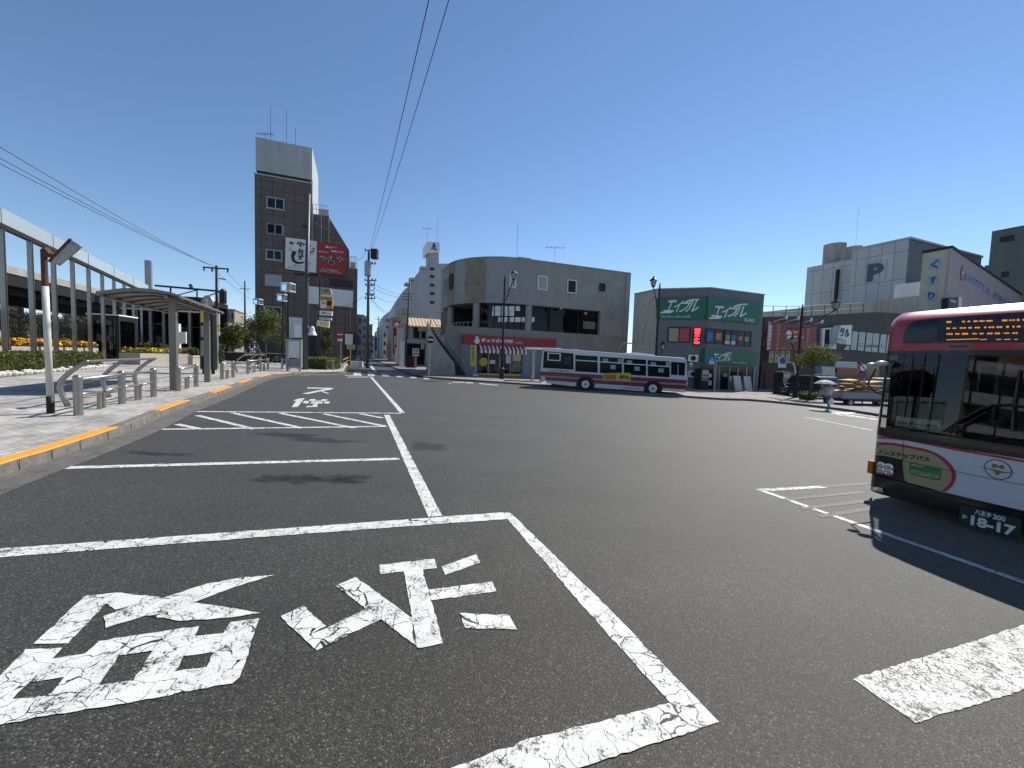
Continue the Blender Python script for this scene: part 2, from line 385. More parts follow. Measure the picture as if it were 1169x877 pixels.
WIRE = mat('wire_sheath', (0.02, 0.02, 0.022), 0.6, 0.05, 3)
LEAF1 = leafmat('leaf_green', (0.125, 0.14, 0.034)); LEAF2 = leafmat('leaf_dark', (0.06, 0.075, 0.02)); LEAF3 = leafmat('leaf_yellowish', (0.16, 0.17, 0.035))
BARK = mat('bark', (0.09, 0.07, 0.05), 0.9, 0.3, 12, bump=0.5, bscale=30)
FLY = mat('yellow_petals', (0.75, 0.45, 0.02), 0.6, 0.2, 9); FLO = mat('orange_petals', (0.70, 0.22, 0.02), 0.6, 0.2, 9)
CLEAR = glassmat('clear_glass', (0.8, 0.85, 0.87)); TINT = glassmat('tinted_glass', (0.24, 0.26, 0.28), 0.02, 0.0, 1.35); SMOKE = glassmat('smoked_glass', (0.12, 0.12, 0.13))
BANDG = glassmat('frosted_band_glass', (0.75, 0.85, 0.92), 0.06, 0.5)

# ------------------------------------------------------------------ lettering
_tc = {}
def text_mesh(body, bold=0.0):
    k = (body, bold)
    if k not in _tc:
        cu = bpy.data.curves.new('lettering', 'FONT'); cu.body = body; cu.offset = bold; cu.resolution_u = 3
        o = bpy.data.objects.new('lettering', cu); C.objects.link(o); bpy.context.view_layer.update()
        me = bpy.data.meshes.new_from_object(o.evaluated_get(bpy.context.evaluated_depsgraph_get()))
        vs = [(v.co.x, v.co.y) for v in me.vertices]; fs = [tuple(p.vertices) for p in me.polygons]
        bpy.data.objects.remove(o); bpy.data.curves.remove(cu); bpy.data.meshes.remove(me)
        x0 = min(v[0] for v in vs); x1 = max(v[0] for v in vs); y0 = min(v[1] for v in vs); y1 = max(v[1] for v in vs)
        _tc[k] = ([((x - x0) / (x1 - x0), (y - y0) / (y1 - y0)) for x, y in vs], fs)
    return _tc[k]
def ftext(mb, fr, body, u0, v0, u1, v1, d, m=0, bold=0.02, shear=0.0):
    vs, fs = text_mesh(body, bold)
    return mb.add([fr.p(u0 + x * (u1 - u0) + shear * y * (v1 - v0), v0 + y * (v1 - v0), d) for x, y in vs], fs, m)
def vtext(mb, fr, body, u0, vtop, w, vbot, d, m=0, bold=0.02):
    n = len(body); h = (vtop - vbot) / n
    for i, ch in enumerate(body): ftext(mb, fr, ch, u0, vtop - (i + 0.92) * h, u0 + w, vtop - (i + 0.06) * h, d, m, bold)
def textpx(mb, fr, body, a, b, d, m=0, bold=0.02, shear=0.0):   # a = top left, b = bottom right as seen
    u0, v1 = fr.uv(*a, d); u1, v0 = fr.uv(*b, d)
    return ftext(mb, fr, body, u0, v0, u1, v1, d, m, bold, shear)
def marks(mb, fr, u0, u1, v, h, d, m, n, seed=0):              # a line of lettering too small to be read
    rr = random.Random(seed); w = (u1 - u0) / n
    for i in range(n):
        a = u0 + i * w + w * 0.08; b = a + w * rr.uniform(0.5, 0.8)
        k = rr.randrange(3)
        if k != 1: mb.fbox(fr, a, b, v + h * 0.75, v + h, d - 0.004, d, m)
        mb.fbox(fr, a + (b - a) * rr.uniform(0.1, 0.5), a + (b - a) * rr.uniform(0.6, 0.95), v, v + h * 0.70, d - 0.004, d, m)

# ================================================================== SETTING: ground
def sheet(mb, pts, dz, m=0, cut=None):                         # flat outline on the sloping ground
    P = [Vector((p[0], p[1])) for p in pts]
    if sum(P[i].x * P[(i + 1) % len(P)].y - P[(i + 1) % len(P)].x * P[i].y for i in range(len(P))) < 0: P = P[::-1]
    mb.add([(p.x, p.y, gz(p.x) + dz) for p in P], [tuple(range(len(P)))], m)
mb = MB()
xs = [-400, -60, 60, 400]
mb.add([(x, y, gz(x)) for y in (-60, 900) for x in xs], [(i, i + 1, i + 5, i + 4) for i in range(3)])
road = tag(mb.build('road', ASPH), kind='structure')

def smooth_line(P, k=5):
    out = []
    P = [Vector(p) for p in P]
    for i in range(len(P) - 1):
        a, b, c, d = P[max(i - 1, 0)], P[i], P[i + 1], P[min(i + 2, len(P) - 1)]
        for j in range(k):
            t = j / k
            out.append(0.5 * ((2 * b) + (c - a) * t + (2 * a - 5 * b + 4 * c - d) * t * t + (3 * b - a - 3 * c + d) * t ** 3))
    out.append(P[-1]); return out
kp = [G(*q).xy for q in [(0, 545), (60, 525), (150, 492), (200, 470), (250, 452), (300, 433), (330, 428.5), (360, 427.2), (388, 427)]]
e1 = Vector((E1.x, E1.y))
k0 = kp[0]
kp = [k0 - e1 * 9, k0 - e1 * 4] + kp
tip = kp[-1]
kp += [tip + e1 * 0.9 + Vector((0.4, 0.15))]
KL = smooth_line(kp, 6)
farL = [KL[-1] + e1 * 20, KL[-1] + e1 * 120]
def offs(line, d):
    out = []
    for i, p in enumerate(line):
        t = (line[min(i + 1, len(line) - 1)] - line[max(i - 1, 0)]).normalized()
        out.append(p + Vector((-t.y, t.x)) * d)
    return out
KI = offs(KL, 0.2); KH = 0.16
mb = MB(); sheet(mb, KI + [farL[0], farL[1], Vector((-120, 150)), Vector((-120, -20)), KI[0] + Vector((-20, 0))], KH)
tag(mb.build('sidewalk', PAVE), kind='structure')
def strip(mb, A, B, za, zb, m=0):
    n = len(A); b = len(mb.v)
    for p, q in zip(A, B): mb.v += [(p.x, p.y, gz(p.x) + za), (q.x, q.y, gz(q.x) + zb)]
    for i in range(n - 1): mb.f.append([b + 2 * i, b + 2 * i + 2, b + 2 * i + 3, b + 2 * i + 1]); mb.m.append(m)
mb = MB(); strip(mb, KL, offs(KL, 0.015), 0, KH - 0.01); strip(mb, offs(KL, 0.015), offs(KL, 0.03), KH - 0.01, KH + 0.004); strip(mb, offs(KL, 0.03), offs(KL, 0.2), KH + 0.004, KH + 0.004)
kerb = tag(mb.build('kerb', KERB), kind='structure')
mb = MB()
acc = 0
for i in range(1, len(KL)):                                     # joints between the kerb stones
    acc += (KL[i] - KL[i - 1]).length
    if acc > 0.55:
        acc = 0; p = KL[i]; t = (KL[i] - KL[i - 1]).normalized(); n = Vector((-t.y, t.x))
        a, b_ = p - n * 0.002, p + n * 0.19
        mb.add([(q.x, q.y, gz(q.x) + z) for q, z in ((a - t * .006, 0), (a + t * .006, 0), (a + t * .006, KH), (a - t * .006, KH))], [(0, 1, 2, 3)])
mb.build('joints', BLK, kerb)
mb = MB(); strip(mb, offs(KL, -0.45), KL, 0.004, 0.006)
tag(mb.build('gutter', GUTTER), kind='structure')
def kerb_param(px, py):
    g = G(px, py, KH).xy
    return min(range(len(KF)), key=lambda i: (KF[i] - g).length)
KF = []
for i in range(len(KL) - 1):
    for j in range(8): KF.append(KL[i].lerp(KL[i + 1], j / 8))
for a, b in [((-40, 535), (100, 488)), ((158, 469), (205, 457)), ((229, 448), (254, 441)), ((264, 437), (283, 432.5)), ((291, 430), (303, 427.5)), ((308, 426.5), (322, 425)), ((352, 424.5), (372, 424))]:
    i, j = kerb_param(*a), kerb_param(*b)
    if j - i < 2: continue
    seg = KF[i:j + 1]; mb = MB(); strip(mb, offs(seg, 0.035), offs(seg, 0.198), KH + 0.008, KH + 0.008); strip(mb, offs(seg, 0.012), offs(seg, 0.035), KH - 0.008, KH + 0.008)
    mb.build('orange_stripe', ORANGE, kerb)

# far pavement on the other side of the square
far_px = [(483, 431.5), (520, 434.5), (575, 438), (615, 441)]
fk = [G(*q).xy for q in far_px]
bus_line = [Vector((2.2, 33.6)), Vector((13, 32.0))]
fk = fk[:3] + [Vector((fk[2].x + 3, fk[2].y - 1.2))]
fk2 = [G(*q).xy for q in [(800, 455.5), (855, 458), (900, 462), (960, 469), (1010, 477)]]
fk += fk2
FKL = smooth_line(fk, 4)
mb = MB(); FI = offs(FKL, 0.18)
st_r = [FKL[0] + e1 * 1.5 + Vector((-0.5, 0)), FKL[0] + e1 * 120]
sheet(mb, FI + [Vector((90, 30)), Vector((90, 120)), st_r[1], st_r[0]], 0.13)
tag(mb.build('far_sidewalk', PAVE2), kind='structure')
mb = MB(); strip(mb, FKL, offs(FKL, 0.02), 0, 0.134); strip(mb, offs(FKL, 0.02), FI, 0.134, 0.134)
tag(mb.build('far_kerb', KERB), kind='structure')

# ------------------------------------------------------------------ painted markings
DZ = 0.004
def rough(P):                                                   # chipped edge: near outlines get small irregular bites
    if min(p.length for p in P) > 13: return P
    out = []; n = len(P)
    for i in range(n):
        a, b = P[i], P[(i + 1) % n]; L = (b - a).length; k = max(1, int(L / .035)) if L < 30 else 1; t = (b - a) / max(L, 1e-6); nn = Vector((-t.y, t.x)); out.append(a)
        for j in range(1, k):
            q = a + (b - a) * j / k; w = .006 * noise.noise(Vector((q.x * 9, q.y * 9, 2))) + R.gauss(0, .0028); out.append(q + nn * w)
    return out
def paint_px(pts, name='bay_line', m=None, dz=DZ):
    mb = MB(); sheet(mb, rough([G(*p).xy for p in pts]), dz); return mb.build(name, m or PAINT, road)
def pline(a, b, w, name='bay_line', m=None, dz=DZ, ext=0.0):
    a = G(*a).xy; b = G(*b).xy; t = (b - a).normalized(); n = Vector((-t.y, t.x)) * w / 2; a = a - t * ext; b = b + t * ext
    mb = MB(); sheet(mb, rough([a - n, b - n, b + n, a + n]), dz); return mb.build(name, m or PAINT, road)
pline((424, 431), (459.5, 471.5), 0.15); pline((441.5, 474), (497, 590), 0.155, dz=0.0055)
pline((225, 470), (458, 472), 0.14); pline((175, 490.5), (441, 487), 0.13)
pline((66, 534.5), (456, 524), 0.14)
for a, b in [((202, 484.5), (228, 490)), ((225, 474.5), (290, 490)), ((265, 471.5), (345, 489)), ((320, 472), (405, 489)), ((369, 472.5), (440, 487)), ((411, 472.5), (437, 477.5))]:
    pline(a, b, 0.13, dz=0.005)
# the big marked bay in front
paint_px([(-60, 638), (0, 627), (300, 605.5), (572, 585.5), (579.5, 593), (300, 613.5), (0, 637), (-60, 649)], dz=0.005)
paint_px([(572, 585.5), (583, 586), (700, 700), (821, 825), (786, 837), (765, 803), (672, 700), (579, 592.5)])
paint_px([(765, 803), (786, 837), (680, 872), (590, 900), (430, 960), (330, 980), (515, 878), (610, 843), (700, 821)], dz=0.0055)
q1 = Z(0, 577, .34217); q2 = Z(300, 577, .34217); q4 = Z(150, 420, .30796); q8 = Z(325, 440, .05133)
for poly in [[(285, 303), (388, 293), (228, 462), (112, 464)],
             [(388, 293), (535, 307), (480, 324), (385, 350), (350, 330)],
             [(345, 372), (430, 340), (530, 310), (640, 325), (780, 345), (868, 361), (800, 372), (690, 384), (610, 388), (490, 370), (400, 396), (352, 411)],
             [(545, 310), (690, 263), (800, 243), (918, 233), (790, 272), (640, 328)],
             [(85, 482), (208, 477), (145, 548), (40, 650), (0, 735), (-60, 745), (-60, 640), (0, 570)],
             [(160, 515), (283, 497), (215, 575), (108, 592), (135, 552)],
             [(330, 455), (440, 437), (390, 512), (330, 603), (255, 690), (150, 706), (170, 632), (215, 575), (283, 497)],
             [(40, 650), (100, 646), (172, 630), (200, 660), (150, 706), (0, 735)],
             [(440, 438), (553, 421), (510, 487), (397, 503)],
             [(553, 420), (665, 405), (648, 440), (612, 505), (583, 556), (545, 640), (455, 656), (445, 587), (510, 487)],
             [(328, 604), (445, 586), (475, 600), (456, 656), (254, 691)],
             [(640, 440), (747, 428), (720, 492), (612, 504)],
             [(768, 392), (865, 379), (835, 470), (800, 575), (775, 597), (660, 616), (690, 541), (718, 492), (745, 430)],
             [(582, 557), (692, 541), (682, 600), (660, 616), (540, 641)]]:
    paint_px([q1(*p) for p in poly], 'lettering', dz=0.004 + 0.0003 * R.randrange(6) + 0.0001 * R.random())
for poly in [[(60, 372), (135, 337), (212, 405), (135, 445)], [(135, 445), (345, 347), (392, 382), (180, 486)],
             [(243, 270), (310, 241), (498, 378), (500, 440), (520, 478)],
             [(388, 200), (572, 180), (581, 211), (393, 231)], [(470, 219), (533, 214), (600, 462), (515, 479), (490, 330)],
             [(555, 283), (765, 255), (779, 289), (563, 318)], [(597, 205), (712, 164), (726, 192), (607, 234)],
             [(657, 361), (822, 368), (848, 416), (676, 411)]]:
    paint_px([q2(*p) for p in poly], 'lettering', dz=0.004 + 0.0003 * R.randrange(6) + 0.0001 * R.random())
# far lettering seen from the square: "stop" sign painted on the road
for poly in [[(180, 360), (230, 325), (345, 295), (445, 290), (285, 488), (150, 488), (270, 340)], [(430, 350), (545, 350), (530, 405), (405, 405)],
             [(560, 312), (690, 308), (670, 335), (815, 340), (830, 312), (955, 315), (930, 350), (830, 352), (540, 352)],
             [(590, 362), (850, 365), (835, 408), (570, 405)], [(880, 362), (1015, 362), (975, 408), (870, 405)],
             [(650, 408), (745, 408), (720, 462), (735, 488), (475, 488), (495, 462), (610, 462)],
             [(510, 48), (1085, 62), (1040, 95), (840, 130), (520, 195), (375, 188), (760, 112), (900, 78), (500, 75)],
             [(760, 125), (840, 130), (1000, 185), (950, 190)]]:
    paint_px([q8(*p) for p in poly], 'lettering', dz=0.006)
# right-hand bay lines and the wide worn stripe
pline((866, 560), (940, 556), 0.11, m=PAINTF); pline((940, 556), (992, 552), 0.11, m=PAINTG); pline((893, 571), (985, 562), 0.09, m=PAINTG); pline((915, 581), (990, 572), 0.09, m=PAINTG); pline((935, 590), (1000, 580), 0.09, m=PAINTG); pline((866, 559), (1180, 669), 0.10, m=PAINT)
paint_px([(974, 776), (1045, 826), (1110, 806), (1190, 782), (1260, 761), (1260, 686), (1169, 714), (1100, 736), (1030, 758)], 'stop_line', m=PAINTW)
z = Z(880, 440, .11976)
pline(z(325, 305), z(970, 430), 0.12, m=PAINTF); pline(z(520, 322), z(400, 318), 0.10, m=PAINTF)
for a, b in [((0, 150), (330, 190)), ((330, 215), (1000, 300)), ((560, 250), (1010, 330)), ((700, 232), (1005, 260)), ((600, 275), (1000, 245)), ((420, 250), (700, 262)), ((640, 285), (1000, 322))]:
    pline(z(*a), z(*b), 0.32, 'crossing_line', m=PAINTF, dz=0.005 + R.random() * 0.006)
# zebra crossing at the mouth of the side street, stop lines
z = Z(395, 385, .08554)
for i, (x0, x1, xb0, xb1, yt, yb) in enumerate([(105, 198, 100, 203, 458, 510), (282, 368, 295, 390, 466, 516), (462, 548, 487, 583, 482, 524), (655, 740, 680, 765, 506, 536), (842, 925, 868, 948, 524, 548), (1025, 1105, 1050, 1120, 542, 562)]):
    paint_px([z(x0, yt), z(x1, yt + 4), z(xb1, yb), z(xb0, yb - 2)], 'crossing_stripe', dz=0.006)
z9 = Z(440, 390, .08554)
for q in [[(905, 538), (1060, 540), (1040, 552), (900, 548)], [(1075, 545), (1170, 548), (1170, 560), (1060, 556)], [(830, 548), (870, 552), (890, 566), (860, 562)], [(1250, 556), (1500, 580), (1500, 590), (1250, 566)]]:
    paint_px([z9(*p) for p in q], 'edge_line', m=PAINTF)
paint_px([z(-20, 506), z(210, 510), z(210, 517), z(-20, 514)], 'stop_line', m=PAINTF); paint_px([z(20, 530), z(370, 528), z(370, 536), z(20, 539)], 'stop_line', m=PAINTF)
paint_px([z(300, 365), z(335, 362), z(415, 470), z(385, 474)], 'centre_line'); paint_px([z(440, 355), z(580, 362), z(590, 374), z(480, 368)], 'edge_line', m=PAINTF)
pline((327, 428.6), (388, 428), 0.2, 'edge_line', m=PAINTF)

# oil stains in the bays
def stain(px, py, rx, ry, seed):
    c = G(px, py); rr = random.Random(seed); n = 26; vs = [(c.x, c.y, gz(c.x) + 0.0035)]; k = []
    for ring_ in (0.55, 1.0):
        for i in range(n):
            a = 6.283 * i / n; r = ring_ * (0.7 + 0.5 * noise.noise(Vector((math.cos(a) * 1.6, math.sin(a) * 1.6, seed))))
            x = c.x + rx * r * math.cos(a); y = c.y + ry * r * math.sin(a); vs.append((x, y, gz(x) + 0.0035))
    fs = [(0, 1 + i, 1 + (i + 1) % n) for i in range(n)] + [(1 + i, 1 + n + i, 1 + n + (i + 1) % n, 1 + (i + 1) % n) for i in range(n)]
    me = bpy.data.meshes.new('oil_stain'); me.from_pydata(vs, [], fs); me.materials.append(STAIN)
    at = me.attributes.new('fade', 'FLOAT', 'POINT')
    at.data.foreach_set('value', [0.85] + [0.75] * n + [0.0] * n)
    o = bpy.data.objects.new('oil_stain', me); C.objects.link(o); o.parent = road
for q in [(330, 497, 1.0, .35, 1), (368, 503, 1.1, .3, 2), (342, 546, .45, .3, 3), (372, 548, .55, .25, 4), (308, 547, .4, .25, 5), (402, 545, .6, .2, 6), (180, 518, .8, .2, 7), (488, 510, .7, .5, 8), (395, 550, .3, .2, 9)]:
    stain(*q)

# ================================================================== BUILDINGS
def window(parent, fr, a, b, d=0.0, pane=DKWIN, frame=GALV, t=0.07, mull=0, sill=False, name='window', label=None, pd=0.012):
    """framed window on a wall plane; a, b = opposite corners as (u, v)"""
    u0, u1 = sorted((a[0], b[0])); v0, v1 = sorted((a[1], b[1])); mb = MB()
    mb.ring(fr, u0, u1, v0, v1, t, d + 0.004, d + 0.07)
    for i in range(mull):
        c = u0 + (u1 - u0) * (i + 1) / (mull + 1); mb.fbox(fr, c - t * .4, c + t * .4, v0 + t, v1 - t, d + 0.004, d + 0.06)
    if sill: mb.fbox(fr, u0 - 0.08, u1 + 0.08, v0 - 0.09, v0 - 0.003, d + 0.003, d + 0.14)
    w = mb.build(name, frame, parent)
    if label: w['label'] = label
    MB().fbox(fr, u0 + t * .5, u1 - t * .5, v0 + t * .5, v1 - t * .5, d + 0.006, d + pd + 0.02).build('pane', pane, w)
    return w
def wpx(parent, fr, a, b, **k): return window(parent, fr, fr.uv(*a), fr.uv(*b), **k)
def board(mb, fr, a, b, d0, d1, m=0):                           # a, b: opposite corners (pixels of the survey) of an upright board
    u0, v0 = fr.uv(*a, d1); u1, v1 = fr.uv(*b, d1)
    mb.fbox(fr, u0, u1, v0, v1, d0, d1, m); return (min(u0, u1), max(u0, u1), min(v0, v1), max(v0, v1))
def antenna(mb, p, h, kind=0, m=0):
    p = Vector(p); mb.tube([p, p + Vector((0, 0, h))], 0.022, 5, m)
    if kind:
        for k in range(5): mb.tube([p + Vector((-0.9 + .45 * k, -0.5, h - .1)), p + Vector((-0.9 + .45 * k, 0.5, h - .1))], 0.025, 4, m)
        mb.tube([p + Vector((-1.1, 0, h - .1)), p + Vector((1.1, 0, h - .1))], 0.03, 4, m)

# ---- brown tiled tower on the left
TILE = panelmat('brown_tile', (0.135, 0.100, 0.088), (0.35, 0.35, 0.35), 1.2, 1.0, (E2.x, E2.y), 0.55, 0.14, 0.035, grime=0.15)
GREYPAN = mat('weathered_panel', (0.42, 0.44, 0.44), 0.6, 0.08, 2, grime=0.25)
zt = Z(270, 140, .13687); zu = Z(270, 250, .13687)
TF = fpx(293, 300, 50, E2)
uL, _ = TF.uv(291, 300); uM, _ = TF.uv(355, 300); uR, _ = TF.uv(408, 330)
vT = TF.uv(294, 157)[1]; vP = TF.uv(293.3, 198)[1]
gt = TF.g(uL) + 0.1
t = thing('office_tower', 'tall narrow brown tiled tower with a blank grey rooftop panel, left of the side street', 'building', tuple(TF.p((uL + uM) / 2, gt)))
w1 = [TF.uv(*zt(640, 745)), TF.uv(*zt(765, 780)), TF.uv(*zu(905, 220)), TF.uv(*zu(1005, 415))]
mb = MB()
mb.fbox(TF, uL, uM, gt - 1, vP, -9, 0)
uT = w1[0][0]; 
wing = [(uM + 0.003, gt - 1), (uR, gt - 1), (uR, w1[3][1]), (TF.uv(*zu(940, 400))[0], w1[3][1]), (TF.uv(*zu(940, 262))[0], TF.uv(*zu(940, 262))[1]), (w1[1][0], w1[1][1]), (uM + 0.003, w1[1][1])]
mb.fpoly(TF, wing, -8, -0.004)
mb.build('wall', TILE, t)
mb = MB(); mb.fbox(TF, uL + 0.15, uM + 0.1, vP + 0.35, vT, -8.8, 0.1); mb.fbox(TF, uM - 0.05, uM + 0.14, w1[1][1] + .01, vP + 0.34, -8.7, -0.1); pn = mb.build('rooftop_panel', GREYPAN, t)
mb = MB(); mb.fbox(TF, uL + 0.3, uM - 0.3, vP + 0.002, vP + 0.345, -8.5, -0.1, 0); mb.build('panel_gap', BLK, t)
MB().fbox(TF, uL - 0.06, uM + 0.06, vP - 0.14, vP + 0.02, 0.002, 0.12).build('cornice', GREYPAN, t)
for a, b in [((250, 615), (400, 735)), ((250, 835), (395, 945))]: wpx(t, TF, zt(*a), zt(*b), mull=1, t=.14, frame=GALV, sill=True)
for i, (a, b) in enumerate([((250, 30), (390, 140)), ((245, 250), (382, 352)), ((238, 460), (378, 562)), ((225, 725), (380, 830))]):
    wpx(t, TF, zu(*a), zu(*b), mull=1, t=.14, frame=GALV, sill=True, pane=PALEWIN if i == 2 else DKWIN)
mb = MB()
u0, v0 = TF.uv(*zu(350, 160)); 
mb = MB()
for x in (1.2, 3.0): antenna(mb, TF.p(uL + x, vT, -3), 5.5, 0); mb.build('antenna', DKMET, t); mb = MB()
antenna(mb, TF.p(uL + .8, vT, -2), 1.6, 1); mb.build('antenna', DKMET, t); mb = MB()
antenna(mb, TF.p(uM - 2.4, vT, -5), 4.5, 0)
mb.build('antenna', DKMET, t)
# railings and pipes on the lower roof
mb = MB()
rv = w1[1][1]
for k in range(5):
    u = uM + 0.2 + k * (w1[1][0] - uM - .3) / 4; mb.tube([TF.p(u, rv, -.2), TF.p(u, rv + 1.3, -.2)], 0.03, 5)
for h in (.7, 1.3): mb.tube([TF.p(uM + .2, rv + h, -.2), TF.p(w1[1][0] - .1, rv + h, -.2)], 0.03, 5)
mb.build('roof_railing', GALV, t); mb = MB()
r0 = TF.uv(*zu(940, 400))[0]; rv2 = w1[3][1]
for k in range(5): mb.tube([TF.p(r0 + .1 + k * (uR - r0 - .2) / 4, rv2, -.3), TF.p(r0 + .1 + k * (uR - r0 - .2) / 4, rv2 + 1.6, -.3)], 0.03, 5)
for h in (.8, 1.6): mb.tube([TF.p(r0 + .1, rv2 + h, -.3), TF.p(uR - .1, rv2 + h, -.3)], 0.03, 5)
mb.build('roof_railing', GALV, t)
mb = MB(); mb.tube([TF.p(*TF.uv(*zt(637, 690)), .08), TF.p(*TF.uv(*zt(637, 825)), .08), TF.p(*TF.uv(*zu(785, 105)), .08)], .06, 6)
for x in (632, 708, 772): mb.tube([TF.p(*TF.uv(*zu(x, -30)), .08), TF.p(*TF.uv(*zu(x, 210)), .1)], .05, 6)
mb.tube([TF.p(*TF.uv(*zu(952, 745)), .08), TF.p(*TF.uv(*zu(952, 930)), .08)], .05, 6)
mb.build_each('drain_pipe', GALV, t)
mb = MB(); mb.fbox(TF, r0 + .15, r0 + .8, rv2, rv2 + 1.0, -2.2, -1.0); mb.fbox(TF, uM + .8, uM + 2.0, rv, rv + 1.1, -2.0, -1.0); mb.build_each('air_conditioner', GALV, t)
mb = MB(); mb.fpoly(TF, [TF.uv(*zu(778, 495)), TF.uv(*zu(968, 520)), TF.uv(*zu(968, 575)), TF.uv(*zu(775, 550))], 0.003, 0.25); mb.build('louvre', BLK, t)
mb = MB(); mb.fpoly(TF, [TF.uv(*zu(590, 563)), TF.uv(*zu(975, 605)), TF.uv(*zu(970, 740)), TF.uv(*zu(585, 705))], 0.003, 0.35); mb.build('blank_board', SIGNW, t)
# ground floor
mb = MB(); zg = Z(270, 340, .13687)
mb.fpoly(TF, [TF.uv(*zg(895, 285)), TF.uv(*zg(1000, 300)), TF.uv(*zg(1000, 480)), TF.uv(*zg(890, 480))], 0.004, 0.03, 1)
mb.fpoly(TF, [TF.uv(*zg(582, 320)), TF.uv(*zg(670, 320)), TF.uv(*zg(670, 495)), TF.uv(*zg(578, 495))], 0.004, 0.03, 1)
mb.build_each('entrance', BLK, t)
mb = MB(); mb.fpoly(TF, [TF.uv(*zg(440, 160)), TF.uv(*zg(550, 170)), TF.uv(*zg(545, 330)), TF.uv(*zg(440, 340))], 0.004, 0.12)
for k in range(12): mb.fbox(TF, TF.uv(*zg(440, 250))[0], TF.uv(*zg(545, 250))[0], TF.uv(*zg(440, 330))[1] + k * .17, TF.uv(*zg(440, 330))[1] + k * .17 + .06, .12, .15)
mb.build('roller_shutter', SIGNW, t)
mb = MB(); mb.fpoly(TF, [TF.uv(*zg(905, 300)), TF.uv(*zg(972, 305)), TF.uv(*zg(968, 392)), TF.uv(*zg(905, 388))], 0.04, 0.12); mb.build('poster_board', SIGNW, t)
# rooftop bill boards (things of their own)
zs_ = Z(320, 265, .06843)
b = thing('pub_sign', 'white billboard with bold black brush lettering on the brown tower', 'billboard', tuple(TF.p(*TF.uv(*zs_(95, 600)), .5)))
poly = [TF.uv(*zs_(*q), .5) for q in [(90, 88), (612, 155), (600, 680), (80, 610)]]
MB().fpoly(TF, poly, 0.25, 0.5).build('board', SIGNW, b)
mb = MB()
for ch, a, q in [('や', (262, 150), (412, 262)), ('台', (290, 262), (395, 392)), ('ず', (285, 375), (395, 475)), ]: textpx(mb, TF, ch, zs_(*a), zs_(*q), .515, 0, .045)
pts = [TF.p(*TF.uv(*zs_(*q), .52), .52) for q in [(240, 325), (205, 400), (215, 470), (270, 512), (340, 515), (400, 500)]]
mb.tube(pts, [.22, .2, .19, .16, .13, .06], 8)
for k, ch in enumerate('もつ焼'): textpx(mb, TF, ch, zs_(460 + (k % 2) * 60, 190 + 70 * k), zs_(515 + (k % 2) * 60, 255 + 70 * k), .515, 0, .05)
textpx(mb, TF, '居酒屋', zs_(200, 545), zs_(400, 582), .515, 0, .03); marks(mb, TF, TF.uv(*zs_(140, 595))[0], TF.uv(*zs_(380, 595))[0], TF.uv(*zs_(140, 606))[1], .14, .515, 0, 9, 3)
textpx(mb, TF, 'すし', zs_(150, 250), zs_(195, 330), .515, 0, .03)
mb.build('lettering', INK, b)
mb = MB(); textpx(mb, TF, '寿', zs_(140, 150), zs_(230, 225), .516, 0, .05); textpx(mb, TF, '町', zs_(455, 510), zs_(510, 560), .516, 0, .08); textpx(mb, TF, 'の', zs_(500, 305), zs_(555, 370), .516, 0, .05); mb.build('red_lettering', RED, b)
b = thing('pub_sign', 'red billboard with white outlined black lettering on the brown tower', 'billboard', tuple(TF.p(*TF.uv(*zs_(620, 690)), .5)))
poly = [TF.uv(*zs_(*q), .6) for q in [(617, 158), (1095, 222), (1080, 735), (605, 682)]]
MB().fpoly(TF, poly, 0.25, 0.6).build('board', RED, b)
mb = MB(); mb2 = MB()
for k, ch in enumerate('や台や'):
    a = zs_(648 + k * 140, 385 + k * 8); q = zs_(772 + k * 140, 540 + k * 8)
    textpx(mb, TF, ch, a, q, .612, 0, .11); textpx(mb2, TF, ch, (a[0] + .6, a[1] + .6), (q[0] - .6, q[1] - .6), .63, 0, .03)
for tx, a, q in [('まいど', (755, 225), (945, 285)), ('おおきに', (850, 300), (1055, 355)), ('いらっしゃい', (625, 305), (800, 355))]: textpx(mb, TF, tx, zs_(*a), zs_(*q), .612, 0, .05)
marks(mb, TF, TF.uv(*zs_(690, 620))[0], TF.uv(*zs_(990, 650))[0], TF.uv(*zs_(690, 640))[1], .13, .612, 0, 14, 5)
marks(mb, TF, TF.uv(*zs_(660, 650))[0], TF.uv(*zs_(1020, 680))[0], TF.uv(*zs_(660, 668))[1], .13, .612, 0, 16, 6)
mb.build('white_lettering', SIGNW, b); mb2.build('black_lettering', INK, b)

# ---- the rounded grey building with the dumpling shop
RW = mat('round_wall', (0.305, 0.29, 0.26), 0.75, 0.13, 1.1, grime=0.16, bump=0.08, bscale=14)
RWB = panelmat('mosaic_strip', (0.33, 0.275, 0.20), (0.5, 0.5, 0.5), 0.1, 0.1, (E2.x, E2.y), 0.7, 0.3, 0.012, grime=0.2)
RWG = mat('round_wall_grey', (0.285, 0.285, 0.285), 0.75, 0.07, 3, grime=0.13)
LOWW = mat('round_lower_wall', (0.25, 0.235, 0.205), 0.8, 0.12, 3, grime=0.25)
BLUEGREY = mat('grey_blue_cladding', (0.22, 0.245, 0.28), 0.55, 0.06, 3)
RF = fpx(718, 360, 45.0, E2)                                # u = 0 at the right-hand corner
zr = Z(490, 280, .20530)
uS = RF.uv(598, 340)[0]                                           # where the curve starts
def _minpx(r):
    c_ = RF.o + RF.u * uS - RF.n * r
    return min(proj((*(c_ + (RF.n * math.cos(a) - RF.u * math.sin(a)) * r), 8))[0] for a in [math.pi / 2 * k / 40 for k in range(41)])
RAD = max((r * .1 for r in range(25, 100) if _minpx(r * .1) > 510.5), default=4.0)
cen = RF.o + RF.u * uS - RF.n * RAD
